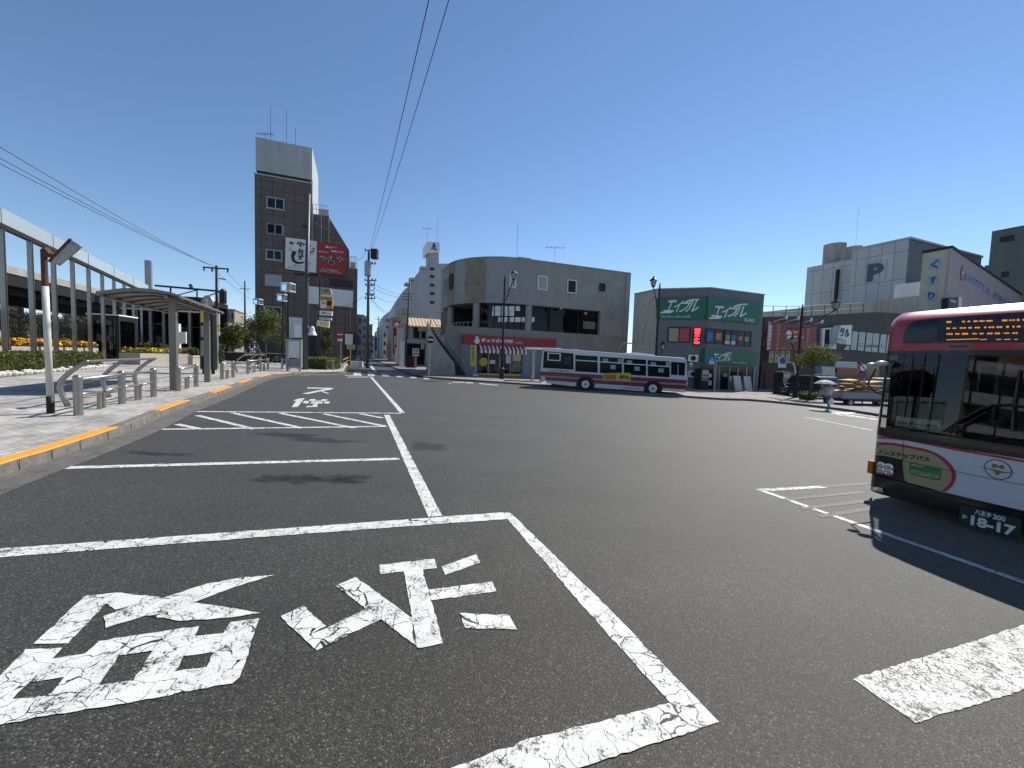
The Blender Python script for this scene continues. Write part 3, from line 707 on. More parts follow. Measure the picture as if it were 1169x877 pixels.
def wall_pt(s, inset=0.0):                                        # s: metres along the outside from the right-hand corner to the left
    if s < -uS: q = RF.o - RF.u * s - RF.n * inset; nn = RF.n
    else:
        a = (s + uS) / RAD; amax = math.pi / 2 + math.atan2(0, 1)
        if a <= amax:
            nn = RF.n * math.cos(a) - RF.u * math.sin(a); q = cen + nn * (RAD - inset)
        else: nn = -RF.u; q = cen - RF.u * (RAD - inset) - RF.n * ((a - amax) * RAD)
    return q, nn
SMAX = -uS + RAD * math.pi / 2 + 4.0
vTop = RF.uv(*zr(840, 120))[1]; vBot = RF.uv(*zr(700, 345))[1]; vFl = RF.uv(*zr(600, 500))[1]; gr = RF.g(uS)
def s_at(px, py=340, inset=0):
    best = None
    for i in range(0, 2000):
        s = SMAX * i / 2000; q, nn = wall_pt(s, inset)
        if nn.dot(-q) < 0: continue
        e = abs(proj((q.x, q.y, 8))[0] - px)
        if best is None or e < best[0]: best = (e, s)
    return best[1]
def curved(mb, ss, v0, v1, i0, i1, m=0):                          # curved slab between two insets
    for a, b in zip(ss[:-1], ss[1:]):
        p = [wall_pt(a, i0)[0], wall_pt(b, i0)[0], wall_pt(b, i1)[0], wall_pt(a, i1)[0]]
        mm = m(0.5 * (a + b)) if callable(m) else m
        mb.hexa([(q.x, q.y, v0) for q in p[::-1]] + [(q.x, q.y, v1) for q in p[::-1]], mm)
def steps(a, b, n): return [a + (b - a) * i / n for i in range(n + 1)]
rb = thing('rounded_building', 'grey three storey building with a rounded corner and a dumpling shop at its foot', 'building', (RF.o.x, RF.o.y, gr))
sA = [s_at(zr(x, 0)[0]) for x in (312, 195, 140, 100)]
cuts = sorted(set(steps(0, -uS, 6) + steps(-uS, -uS + RAD * math.pi / 2, 22) + [SMAX] + sA))
def wm(s):
    if sA[0] < s < sA[1]: return 1
    if sA[1] <= s < sA[2]: return 2
    if sA[2] <= s < sA[3]: return 1
    return 2 if (-uS - 1.5 < s <= sA[0]) else 0
mb = MB(); curved(mb, cuts, vBot, vTop, 0, 0.4, wm); mb.build('upper_wall', [RW, RWB, RWG], rb)
def top_poly(z, inset=0.2): return [(wall_pt(s, inset)[0].x, wall_pt(s, inset)[0].y, z) for s in cuts]
back = [RF.o - RF.n * 17]
def slab(mb, z0, z1, inset, m=0):
    P = [wall_pt(s, inset)[0] for s in cuts] + [RF.o - RF.n * 17 - RF.u * 0.0]
    P = P[::-1]
    n = len(P); mb.add([(p.x, p.y, z0) for p in P] + [(p.x, p.y, z1) for p in P], [tuple(range(n)), tuple(range(2 * n - 1, n - 1, -1))] + [(i, i + n, (i + 1) % n + n, (i + 1) % n) for i in range(n)], m)
mb = MB(); slab(mb, vTop - 0.4, vTop - 0.3, 0.39); slab(mb, vBot + 0.01, vBot + 0.25, 0.39); slab(mb, vFl - 0.3, vFl, 0.05); mb.build('floor_slab', RW, rb)
mb = MB(); curved(mb, cuts, vTop + 0.004, vTop + 0.08, -0.06, 0.3); mb.build('coping', GALV, rb)
# flank on the far right and its back
mb = MB(); mb.hexa([tuple((*((RF.o - RF.n * d + RF.u * u)), 0)) for u, d in ((-0.35, 0.42), (-0.002, 0.42), (-0.002, 17), (-0.35, 17))][:0] or [(RF.p(-.35, 0, -.42).x, RF.p(-.35, 0, -.42).y, gr - 1), (RF.p(-.004, 0, -.42).x, RF.p(-.004, 0, -.42).y, gr - 1), (RF.p(-.004, 0, -17).x, RF.p(-.004, 0, -17).y, gr - 1), (RF.p(-.35, 0, -17).x, RF.p(-.35, 0, -17).y, gr - 1), (RF.p(-.35, 0, -.42).x, RF.p(-.35, 0, -.42).y, vTop - .01), (RF.p(-.004, 0, -.42).x, RF.p(-.004, 0, -.42).y, vTop - .01), (RF.p(-.004, 0, -17).x, RF.p(-.004, 0, -17).y, vTop - .01), (RF.p(-.35, 0, -17).x, RF.p(-.35, 0, -17).y, vTop - .01)]); mb.build('side_wall', RW, rb)
# middle storey: recessed glass, columns, solid end at the right
sGl = s_at(zr(280, 0)[0]); sEnd = -RF.uv(*zr(950, 450))[0]
mb = MB(); curved(mb, [0, sEnd], vFl + 0.003, vBot - 0.003, 0.003, 0.4); mb.build('end_wall', RW, rb)
us = RF.uv(*zr(975, 400)), RF.uv(*zr(1062, 550)); mb = MB(); mb.ring(RF, us[0][0], us[1][0], vFl + .1, vBot - .3, .06, 0.001, 0.03); mb.build('blind_panel', RW, rb)
mb = MB(); gl_s = [sEnd, (sEnd - uS) / 2, -uS] + steps(-uS, sGl, 6)[1:]; curved(mb, gl_s, vFl + 0.05, vBot - 0.02, 0.55, 0.57); g = mb.build('glazing', TINT, rb)
mb = MB()
for s in [sEnd + 0.05, -uS - 3.2, -uS - 6.6] + steps(-uS, sGl, 6):
    q, nn = wall_pt(s, 0.5); mb.tube([(q.x, q.y, vFl), (q.x, q.y, vBot)], 0.05, 6)
curved(mb, gl_s, vFl + 0.004, vFl + 0.12, 0.5, 0.6); curved(mb, gl_s, vBot - 0.12, vBot - 0.004, 0.5, 0.6)
mb.build('glazing_bar', DKMET, g)
mb = MB(); curved(mb, [s for s in cuts if s > 0.4], vFl + 0.003, vBot - 0.003, 5.2, 5.4) if RAD > 50 else mb.fbox(RF, uS - RAD + .4, -.4, vFl + .003, vBot - .003, -7.4, -7.2); mb.fbox(RF, uS - RAD + .4, uS - RAD + .6, vFl + .003, vBot - .003, -12, -7.41); mb.build('inner_wall', DKMET, rb)
s1, s2 = s_at(zr(858, 0)[0], inset=5), s_at(zr(925, 0)[0], inset=5)
q1_ = wall_pt(sEnd + .6)[0]
mb = MB()                                                         # inner window seen through the room, its brightness put in as a glow
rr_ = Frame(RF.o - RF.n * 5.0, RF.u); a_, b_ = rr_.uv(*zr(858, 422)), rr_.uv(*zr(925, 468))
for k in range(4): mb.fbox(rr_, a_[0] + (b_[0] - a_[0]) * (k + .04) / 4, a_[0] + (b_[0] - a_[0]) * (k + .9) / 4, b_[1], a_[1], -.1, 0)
mb.build('glowing_window', mat('glowing_pane', (0.75, 0.85, 0.95), 0.5, 0.02, 2, emit=0.5), rb)
mb = MB()                                                         # paper notices inside the curved glass
for r_, (y, xs_) in enumerate([(352, (368, 392, 415, 438, 462, 492)), (380, (365, 388, 410, 435, 462)), (414, (400, 432, 462, 480, 500, 520, 545, 575))]):
    for x in xs_:
        s = s_at(zr(x, 0)[0], inset=.7); q, nn = wall_pt(s, 0.53); f = Frame(q, Vector((-nn.y, nn.x))); zc = zat(*zr(x, y), q)
        mb.fbox(f, -.22, .22, zc - .24, zc + .24, -.01, 0)
mb.build_each('paper_notice', SIGNW, rb)
for x in (118, 263, 556):
    s = s_at(zr(x, 0)[0], inset=.35); q, nn = wall_pt(s, 0.42); mb = MB(); mb._lathe(q.x, q.y, vFl, [(0.36, 0), (0.36, vBot - vFl)], 20, 0); mb.build('column', RW, rb, smooth=False)
mb = MB()                                                         # balcony railing
sr = steps(s_at(zr(130, 0)[0], inset=.3), s_at(zr(245, 0)[0], inset=.3), 6)
for h in (0.15, 0.62, 1.1): mb.tube([(wall_pt(s, .3)[0].x, wall_pt(s, .3)[0].y, vFl + h) for s in sr], 0.035, 6)
for s in sr: q = wall_pt(s, .3)[0]; mb.tube([(q.x, q.y, vFl), (q.x, q.y, vFl + 1.1)], 0.035, 6)
mb.build('balcony_railing', GALV, rb)
# windows of the top floor
def curved_window(x0, y0, x1, y1, pane=DKWIN, frame=GALV, mull=0, t=.08):
    xc, yc = zr((x0 + x1) / 2, (y0 + y1) / 2); s = s_at(xc, yc); q, nn = wall_pt(s, 0); f = Frame(q, Vector((-nn.y, nn.x)))
    a, b = f.uv(*zr(x0, y0)), f.uv(*zr(x1, y1)); return window(rb, f, a, b, pane=pane, frame=frame, t=t, d=0.03)
curved_window(116, 164, 133, 242, BLK, DKMET); curved_window(448, 150, 482, 240, PALEWIN, SIGNW, t=.1); curved_window(603, 168, 655, 253, PALEWIN, SIGNW, t=.1); curved_window(767, 190, 816, 271, DKWIN, SIGNW, t=.1); curved_window(945, 212, 976, 258, t=.04, frame=DKMET)
for s, z0 in ((-uS + RAD * 1.571 + .5, .8), (-uS + RAD * 1.571 + 1.8, .8)):
    q, nn = wall_pt(s); f = Frame(q, Vector((-nn.y, nn.x))); window(rb, f, (-.3, vBot + 1.3), (.3, vTop - 1.2), d=.01)
# lower storey
sLow = s_at(533, 0); lowc = [s for s in cuts if 0.4 <= s] + []
mb = MB()
uA = RF.uv(527.4, 385)[0]; uB = RF.uv(633, 390)[0]; dF = 0.0
us0 = RF.uv(545, 410)[0]; us1 = RF.uv(596, 420)[0]
vSb = RF.uv(*zr(400, 556))[1]
FS = Frame(RF.o, RF.u)
ulft = RF.uv(508, 400)[0]
mb.fbox(FS, us1, -0.01, gr - 1, vFl - 0.31, -0.4, 0.0); mb.fbox(FS, ulft, us0, gr - 1, vFl - 0.31, -0.4, 0.0); mb.fbox(FS, us0 + .001, us1 - .001, vSb, vFl - 0.31, -0.4, 0.0)
mb.fbox(FS, ulft, -0.01, vFl - 0.309, vFl + 0.42, -0.3, -0.002)
mb.build('lower_wall', LOWW, rb)
mb = MB(); mb.fbox(FS, uA, us0 - .02, gr + .12, vSb, 0.002, 0.06); mb.fbox(FS, us1 + .02, RF.uv(612, 420)[0], gr + .1, vSb, 0.002, 0.06); mb.build_each('shop_cladding', BLUEGREY, rb)
mb = MB(); mb.fbox(FS, us0 - .5, us1 + .5, gr - .5, vFl - .35, -4.2, -4.0); mb.fbox(FS, us0 - .5, us1 + .5, gr - .2, gr + .14, -4.0, -0.401); mb.build('shop_interior', LOWW, rb)
# shop front: glazed doors, sign, striped awning
sf = MB(); n = 4
for k in range(n + 1): u = us0 + (us1 - us0) * k / n; sf.fbox(FS, u - .05, u + .05, gr + .14, vSb - .05, -0.25, -0.15)
sf.fbox(FS, us0, us1, vSb - .7, vSb - .6, -.24, -.16); d = sf.build('door_frame', GALV, rb)
MB().fbox(FS, us0 + .05, us1 - .05, gr + .3, vSb - .06, -0.21, -0.19).build('pane', TINT, d)
mb = MB(); mb.fbox(FS, us0 + .06, us1 - .06, gr + .145, gr + .42, -0.248, -0.152); mb.build('yellow_kickboard', YEL, d)
mb = MB()
for (a, q) in [((275, 335), (345, 405)), ]:
    c = RF.uv(*Z(520, 375, .10265)(310, 372), -.18); mb.tube([FS.p(c[0], c[1], -.18), FS.p(c[0], c[1], -.165)], .42, 16)
mb.build('round_sticker', YEL, d)
mb = MB(); zz = Z(520, 375, .10265)
board(mb, RF, zz(563, 285), zz(620, 390), -.18, -.17); board(mb, RF, zz(385, 350), zz(440, 395), -.18, -.17); mb.build_each('poster', SIGNW, d)
sg = thing('shop_sign', 'long red fascia sign with white lettering above the dumpling shop', 'shop sign', tuple(FS.p((uA + uB) / 2, RF.uv(580, 394)[1], .15)))
va = RF.uv(580, 385)[1]; vb = RF.uv(580, 394.8)[1]
MB().fbox(FS, uA, uB, vb, va, 0.08, 0.4).build('fascia', RED, sg)
mb = MB(); textpx(mb, RF, 'ぎょうざの満洲', zz(290, 108), zz(640, 168), .415, 0, .05); marks(mb, RF, RF.uv(*zz(665, 0), .41)[0], RF.uv(*zz(760, 0), .41)[0], vb + .25, .16, .415, 0, 8, 9)
c = RF.uv(*zz(240, 130), .41); mb.tube([FS.p(c[0], c[1] - .1, .405), FS.p(c[0], c[1] - .1, .42)], .26, 14); mb.tube([FS.p(c[0], c[1] + .22, .405), FS.p(c[0], c[1] + .22, .42)], .15, 12)
mb.build('lettering', SIGNW, sg)
aw = thing('awning', 'red and white striped awning over the dumpling shop doors', 'awning', tuple(FS.p((us0 + us1) / 2, vSb, .1)))
mb = MB(); nst = 24
for k in range(nst):
    u0 = us0 - .15 + (us1 - us0 + .3) * k / nst; u1 = us0 - .15 + (us1 - us0 + .3) * (k + 1) / nst
    sl = .1
    mb.hexa([FS.p(u0, vSb - .55, .75), FS.p(u1, vSb - .55, .75), FS.p(u1, vSb - .02, .07), FS.p(u0, vSb - .02, .07), FS.p(u0, vSb - .5, .78), FS.p(u1, vSb - .5, .78), FS.p(u1, vSb + .02, .09), FS.p(u0, vSb + .02, .09)], k % 2)
    mb.hexa([FS.p(u0, vSb - .85, .74), FS.p(u1, vSb - .85, .74), FS.p(u1, vSb - .85, .76), FS.p(u0, vSb - .85, .76), FS.p(u0, vSb - .553, .74), FS.p(u1, vSb - .553, .74), FS.p(u1, vSb - .553, .76), FS.p(u0, vSb - .553, .76)][0:8], k % 2)
mb.build('cloth', [RED, SIGNW], aw)
mb = MB(); u = -0.55
mb.tube([RF.p(u, gr + .2, .07), RF.p(u, vTop - .2, .07)], .06, 8); mb.build('drain_pipe', GALV, rb)
for k, (px_, py_) in enumerate([(640, 352), (668, 358), (700, 362)]):
    u, v = RF.uv(px_, py_); mb = MB(); mb.fbox(RF, u - .16, u + .16, v - .12, v + .12, .003, .14); mb.build('vent_hood', GALV, rb)
for k, x_ in enumerate((-3.5, -5.2)):
    mb = MB(); mb.fbox(RF, x_, x_ + 1.0, vTop - .29, vTop + .55, -3.2, -2.6); mb.build('air_conditioner', SIGNW, rb)
# staircase at the left
st = MB(); PF = Frame(RF.o + RF.n * 1.9, RF.u); z8 = Z(390, 340, .13687)
out = [PF.uv(*z8(*q)) for q in [(715, 195), (735, 250), (790, 340), (850, 430), (940, 545), (955, 635)]]
gq = PF.g(out[-1][0]) - .3
out[-1] = (out[-1][0], gq); out.append((PF.uv(*z8(712, 600))[0], gq))
st.fpoly(PF, out, -0.22, 0.0); st.build('stair_wall', mat('stair_concrete', (0.36, 0.34, 0.295), 0.85, 0.2, 1.6, grime=0.3, bump=.2, bscale=18), rb)
mb = MB(); top = out[0]; us_a, us_b = out[0][0] + .3, PF.uv(*z8(1040, 600))[0]; n = 17; g0 = PF.g(us_b) + .13
for k in range(n):
    u1 = us_b + (us_a - us_b) * k / n; u0 = us_b + (us_a - us_b) * (k + 1) / n; v1 = g0 + (vFl - g0) * (k + 1) / n
    mb.fbox(PF, u0, u1, g0 - .3, v1, -1.89, -0.225)
mb.build('stair', BRNPOLE, rb)
mb = MB(); mb.fbox(PF, us_a - 0.8, us_a, vFl - .35, vFl - .002, -1.88, -.23); mb.build('landing', LOWW, rb)
mb = MB(); hp = [PF.p(us_b + (us_a - us_b) * k / 8, g0 + (vFl - g0) * k / 8 + .95, -.12) for k in range(9)]
mb.tube(hp, .03, 6); mb.build('handrail', GALV, rb)
mb = MB()
antenna(mb, RF.p(RF.uv(*zr(548, 80))[0], vTop, -3), 4.5, 0); mb.build('antenna', GALV, rb); mb = MB(); antenna(mb, RF.p(RF.uv(*zr(770, 100))[0], vTop, -3), 2.6, 1); mb.build('antenna', GALV, rb); mb = MB(); mb.fbox(RF, RF.uv(*zr(515, 80))[0], RF.uv(*zr(590, 80))[0], vTop + .09, vTop + .45, -2, -1); mb.build('roof_hatch', GALV, rb)

# ---- green-signed estate agency
GREYW = mat('agency_wall', (0.145, 0.15, 0.16), 0.6, 0.06, 2, grime=0.12)
BEIGEW = mat('agency_flank', (0.46, 0.435, 0.37), 0.75, 0.1, 2, grime=0.2)
GREEN = mat('sign_green', (0.0, 0.125, 0.08), 0.45, 0.05, 2)
zg3 = Z(700, 310, .16253)
M2 = Vector((-0.945, 0.327)).normalized()
c0 = atY(*zg3(670, 400), 35.0).xy
GA = Frame(c0, E2); GB = Frame(c0, -M2)                            # right face (u > 0), middle face (u < 0)
ua = GA.uv(*zg3(1052, 300))[0]; ub = GB.uv(*zg3(308, 300))[0]
vt = GA.uv(*zg3(672, 116))[1]; gg = GA.g(0)
cB = GB.p(ub, 0).xy; GC = Frame(cB, -E1); uc = GC.uv(*zg3(142, 300))[0]
ga = thing('agency_building', 'dark grey corner building with white lettered green signs behind the bus', 'building', (c0.x, c0.y, gg))
P = [GA.p(ua, 0).xy, c0, cB, GC.p(uc, 0).xy]
P = P + [P[3] + E2 * 9, P[0] + e1 * 8]
mb = MB(); n = len(P); PP = P[::-1]
mb.add([(p.x, p.y, gg - 1) for p in PP] + [(p.x, p.y, vt) for p in PP], [tuple(range(n - 1, -1, -1)), tuple(range(n, 2 * n))] + [(i, (i + 1) % n, (i + 1) % n + n, i + n) for i in range(n)])
b_ = len(mb.f)
wl = mb.build('wall', [GREYW, BEIGEW], ga, recalc=True)
for p in wl.data.polygons:
    if abs(p.normal.z) < .1 and p.normal.xy.dot(GC.n) > .9: p.material_index = 1
mb = MB()
for f, u0, u1 in ((GA, 0, ua + .05), (GB, ub, 0), (GC, uc, 0)): mb.fbox(f, u0, u1, vt + .003, vt + .1, -.2, .06)
mb.build('coping', GALV, ga)
def sign_poly(f, z_, pts, d0, d1, m, parent, name='sign_board'):
    mb = MB(); mb.fpoly(f, [f.uv(*z_(*q), d1) for q in pts], d0, d1); return mb.build(name, m, parent)
sA_ = sign_poly(GB, zg3, [(302, 185), (664, 178), (656, 334), (300, 333)], .003, .18, GREEN, ga)
sB_ = sign_poly(GA, zg3, [(672, 178), (1040, 215), (1026, 368), (660, 334)], .003, .18, GREEN, ga)
sC_ = sign_poly(GA, zg3, [(648, 537), (1018, 570), (1006, 660), (640, 640)], .003, .3, GREEN, ga)
def able(f, z_, x0, y0, x1, y1, d, parent, k=1.0):                # the slanted katakana word with its long flying bar
    mb = MB()
    for ch, a, b in [('エ', 0.02, .28), ('イ', .28, .48), ('ブ', .45, .74), ('ル', .66, .99)]:
        textpx(mb, f, ch, (z_(x0 + (x1 - x0) * a, 0)[0], z_(0, y0 + (y1 - y0) * .12)[1]), (z_(x0 + (x1 - x0) * b, 0)[0], z_(0, y1)[1]), d, 0, .012, shear=.35)
    l = [f.uv(*z_(x0 + (x1 - x0) * q, y0 + (y1 - y0) * w), d) for q, w in ((.62, .27), (.72, .10), (.86, .02), (1.06, 0), (1.06, .10), (.86, .12), (.75, .2), (.68, .3))]
    mb.fpoly(f, l, d - .01, d + .004)
    l = [f.uv(*z_(x0 + (x1 - x0) * q, y0 + (y1 - y0) * w), d) for q, w in ((-.06, .98), (.2, .96), (.3, .86), (.32, .95), (.22, 1.08), (-.08, 1.1))]
    mb.fpoly(f, l, d - .01, d + .004)
    return mb
mb = able(GB, zg3, 350, 192, 590, 285, .185, sA_); marks(mb, GB, GB.uv(*zg3(358, 0), .18)[0], GB.uv(*zg3(455, 0), .18)[0], GB.uv(*zg3(358, 325), .18)[1], .17, .187, 0, 9, 1); marks(mb, GB, GB.uv(*zg3(465, 0), .18)[0], GB.uv(*zg3(562, 0), .18)[0], GB.uv(*zg3(500, 325), .18)[1], .17, .187, 0, 10, 2); mb.build('lettering', SIGNW, sA_)
mb = able(GA, zg3, 690, 225, 930, 325, .185, sB_); marks(mb, GA, GA.uv(*zg3(945, 0), .18)[0], GA.uv(*zg3(1020, 0), .18)[0], GA.uv(*zg3(980, 345), .18)[1], .16, .187, 0, 8, 3); marks(mb, GA, GA.uv(*zg3(945, 0), .18)[0], GA.uv(*zg3(1015, 0), .18)[0], GA.uv(*zg3(980, 358), .18)[1], .16, .187, 0, 7, 4); mb.build('lettering', SIGNW, sB_)
mb = able(GA, zg3, 690, 568, 825, 632, .305, sC_); marks(mb, GA, GA.uv(*zg3(885, 0), .3)[0], GA.uv(*zg3(985, 0), .3)[0], GA.uv(*zg3(930, 648), .3)[1], .1, .307, 0, 12, 5); mb.build('lettering', SIGNW, sC_)
PCOL = [mat('poster_%s' % n_, c_, .5, .1, 4) for n_, c_ in (('blue', (.03, .15, .4)), ('orange', (.55, .15, .05)), ('green', (.2, .35, .12)), ('red', (.4, .06, .06)), ('beige', (.35, .28, .18)), ('white', (.55, .55, .52)))]
def posters(f, z_, lst, d, parent):
    for x0, y0, x1, y1, c in lst:
        mb = MB(); board(mb, f, z_(x0, y0), z_(x1, y1), d, d + .012); mb.build('poster', PCOL[c], parent)
w = wpx(ga, GB, zg3(385, 390), zg3(538, 500), t=.07, frame=DKMET, mull=1); posters(GB, zg3, [(395, 400, 455, 492, 4), (470, 398, 530, 492, 3)], .035, w)
w = wpx(ga, GA, zg3(650, 397), zg3(772, 512), t=.06, frame=DKMET, mull=1); posters(GA, zg3, [(662, 425, 698, 490, 0), (722, 430, 758, 482, 1)], .035, w)
w = wpx(ga, GA, zg3(782, 408), zg3(962, 530), t=.06, frame=DKMET, mull=3); posters(GA, zg3, [(792, 445, 818, 480, 2), (832, 448, 860, 484, 0), (876, 455, 906, 486, 1), (922, 458, 950, 492, 2), (785, 485, 815, 512, 5), (826, 487, 856, 516, 5)], .035, w)
mb = MB(); board(mb, GB, zg3(568, 396), zg3(612, 518), .003, .35); led = mb.build('led_sign', BLK, ga)
mb = MB(); u0, v1 = GB.uv(*zg3(573, 400), .36); u1, v0 = GB.uv(*zg3(607, 512), .36)
vtext(mb, GB, '10台駐車', u0, v1, u1 - u0, v0, .356, 0, .06); mb.build('lettering', mat('red_led', (1, .03, .04), .5, 0, 2, emit=3.0), led)
for k, (x_, y_) in enumerate([(600, 610), (600, 720)]):
    u, v = GB.uv(*zg3(x_ - 40, y_)); mb = MB(); mb.fbox(GB, u - .4, u + .4, v - .3, v + .3, .02, .36); ac_ = mb.build('air_conditioner', SIGNW, ga)
    mb = MB(); mb.tube([GB.p(u, v, .362), GB.p(u, v, .375)], .22, 16); mb.build('fan_grille', DKMET, ac_)
# ground floor openings
mb = MB(); mb.fpoly(GA, [GA.uv(*zg3(*q)) for q in [(630, 655), (700, 660), (700, 835), (618, 835)]], .003, .02, 0); mb.fpoly(GA, [GA.uv(*zg3(*q)) for q in [(755, 665), (985, 672), (985, 850), (750, 845)]], .003, .02, 0); so = mb.build_each('shop_window', DKWIN, ga)
mb = MB()
for x in (745, 815, 875, 935, 990): a = GA.uv(*zg3(x, 668)); b = GA.uv(*zg3(x, 850)); mb.fbox(GA, a[0] - .05, a[0] + .05, b[1], a[1], .022, .07)
mb.build('mullion', GALV, so[1])
posters(GA, zg3, [(625, 715, 690, 745, 5), (625, 765, 690, 800, 5), (775, 715, 800, 740, 4), (820, 735, 848, 775, 5)], .03, so[0])
mb = MB(); pp = [GC.p(*GC.uv(*zg3(*q)), .1) for q in [(45, 545), (75, 505), (205, 505), (228, 375)]]; mb.tube(pp, .07, 6); mb.tube([GC.p(*GC.uv(*zg3(180, 320)), .06), GC.p(*GC.uv(*zg3(172, 500)), .06)], .04, 5); mb.build_each('drain_pipe', BEIGEW, ga)
for k, x in enumerate((775, 845)):                                 # A-boards by the door
    p = GA.p(GA.uv(*zg3(x, 830))[0], 0, 1.2); g_ = gz(p.x) + .13
    q = thing('pavement_sign', ['pale folding sign board nearest the vending area of the agency', 'pale folding sign board at the agency door, right one of two'][k], 'sign board', (p.x, p.y, g_), math.atan2(E2.y, E2.x), 'folding sign boards')
    mb = MB(); mb.hexa([(-.42, -.35, .05), (.42, -.35, .05), (.42, -.31, .05), (-.42, -.31, .05), (-.42, -.06, 1.35), (.42, -.06, 1.35), (.42, -.02, 1.35), (-.42, -.02, 1.35)]); mb.build('panel', PCOL[5], q, world=False)
    mb = MB(); mb.hexa([(-.42, .31, .05), (.42, .31, .05), (.42, .35, .05), (-.42, .35, .05), (-.42, .0, 1.35), (.42, .0, 1.35), (.42, .04, 1.35), (-.42, .04, 1.35)]); mb.build('rear_panel', GALV, q, world=False)

# ---- low brown building with the long window strip, red billboard shop
BRWALL = panelmat('dark_brown_wall', (0.055, 0.043, 0.040), (0.5, 0.5, 0.5), 2.4, 1.2, (E2.x, E2.y), 0.6, 0.1, 0.01, grime=0.1)
z5 = Z(860, 340, .15968)
LF = fpx(868, 430, 40, E2); gl = LF.g(5) + .1
lb = thing('shop_block', 'low dark brown shop block with a roof railing, right of the agency', 'building', tuple(LF.p(8, gl)))
outl = [LF.uv(*z5(*q)) for q in [(60, 135), (240, 132), (345, 132), (600, 118), (862, 103), (1005, 108), (1100, 118)]]
uE = LF.uv(1100, 400)[0]; vE = outl[-1][1]
outl = [(0, outl[0][1])] + outl[1:] + [(uE, vE), (uE, gl - 2), (0, gl - 2)]
mb = MB(); mb.fpoly(LF, outl, -9, 0); mb.build('wall', BRWALL, lb)
zst = LF.uv(*z5(600, 455))[1]
mb = MB()
for k in range(9):
    p0 = z5(60 + k * 92, 0); u = LF.uv(p0[0], 355)[0]; vb_ = LF.uv(p0[0], z5(0, 132 - max(0, k - 3) * 6)[1])[1] - .3
    mb.tube([LF.p(u, vb_, -.15), LF.p(u, vb_ + 1.35, -.15)], .035, 5)
ul = [LF.uv(z5(60 + k * 92, 0)[0], 355)[0] for k in range(9)]; vl = [LF.uv(z5(60 + k * 92, 0)[0], z5(0, 132 - max(0, k - 3) * 6)[1])[1] - .3 for k in range(9)]
for h in (.75, 1.33): mb.tube([LF.p(u, v + h, -.15) for u, v in zip(ul, vl)], .03, 5)
mb.build('roof_railing', DKMET, lb)
z4 = Z(930, 360, .09119)
ws = sign_poly(LF, z4, [(440, 188), (950, 240), (880, 482), (380, 432)], .003, .06, DKMET, lb, 'window_band')
TEAL = mat('frosted_teal_glass', (.30, .38, .38), .3, .1, 2, spec=.5)
for a in [[(478, 200), (548, 207), (520, 436), (450, 430)], [(562, 208), (640, 214), (612, 446), (538, 440)], [(658, 218), (732, 224), (702, 458), (630, 450)], [(740, 226), (812, 232), (785, 466), (712, 458)], [(832, 236), (905, 242), (878, 474), (805, 466)], [(920, 245), (950, 248), (925, 478), (890, 474)], [(400, 380), (440, 384), (432, 438), (360, 430)]]:
    sign_poly(LF, z4, a, .062, .085, TEAL, ws, 'pane')
mb = MB(); textpx(mb, LF, 'packet', z4(650, 352), z4(795, 420), .087, 0, .03); textpx(mb, LF, '館', z4(825, 370), z4(870, 420), .087, 0, .05); textpx(mb, LF, 'C', z4(560, 345), z4(602, 395), .087, 0, .02); mb.build('lettering', INK, ws)
w = sign_poly(LF, z4, [(100, 165), (295, 145), (268, 425), (95, 405)], .003, .25, SIGNW, lb, 'window_surround')
sign_poly(LF, z4, [(135, 180), (190, 175), (182, 405), (120, 400)], .252, .27, DKWIN, w, 'pane'); sign_poly(LF, z4, [(205, 182), (262, 182), (240, 410), (190, 405)], .252, .27, TEAL, w, 'pane')
# street level shop fronts
mb = MB(); e_ = LF.uv(*z5(560, 480)); 
for a, m_, nm in [([(560, 470), (900, 480), (900, 760), (560, 740)], DKWIN, 'shop_window'), ([(490, 490), (585, 495), (580, 690), (490, 690)], TEAL, 'shop_door'), ([(445, 490), (485, 490), (485, 690), (445, 690)], NAVY, 'shop_door'), ([(590, 455), (740, 460), (740, 500), (590, 495)], SIGNW, 'fascia_board'), ([(600, 505), (745, 510), (745, 540), (600, 535)], RED, 'fascia_board')]:
    sign_poly(LF, z5, a, .003, .05 if m_ is DKWIN else .2, m_, lb, nm)
for k in range(3): sign_poly(LF, z5, [(590, 463 + k * 12), (738, 466 + k * 12), (738, 470 + k * 12), (590, 467 + k * 12)], .202, .21, INK, lb, 'stripe')
# white box sign
s_ = thing('projecting_sign', 'white illuminated box sign with red and black strokes beside the long window strip', 'sign', tuple(LF.p(*LF.uv(*z4(380, 350)), .5)))
sign_poly(LF, z4, [(330, 125), (470, 122), (452, 372), (275, 345)], .3, 1.0, SIGNW, s_, 'box')
mb = MB(); textpx(mb, LF, 'ツル', z4(320, 165), z4(435, 280), 1.01, 0, .07); marks(mb, LF, LF.uv(*z4(285, 0), 1)[0], LF.uv(*z4(375, 0), 1)[0], LF.uv(*z4(300, 315), 1)[1], .25, 1.012, 0, 5, 4); marks(mb, LF, LF.uv(*z4(300, 0), 1)[0], LF.uv(*z4(425, 0), 1)[0], LF.uv(*z4(300, 358), 1)[1], .4, 1.012, 0, 5, 8); mb.build('black_lettering', INK, s_)
sign_poly(LF, z4, [(330, 160), (375, 158), (368, 192), (330, 188)], 1.003, 1.012, RED, s_, 'red_mark')
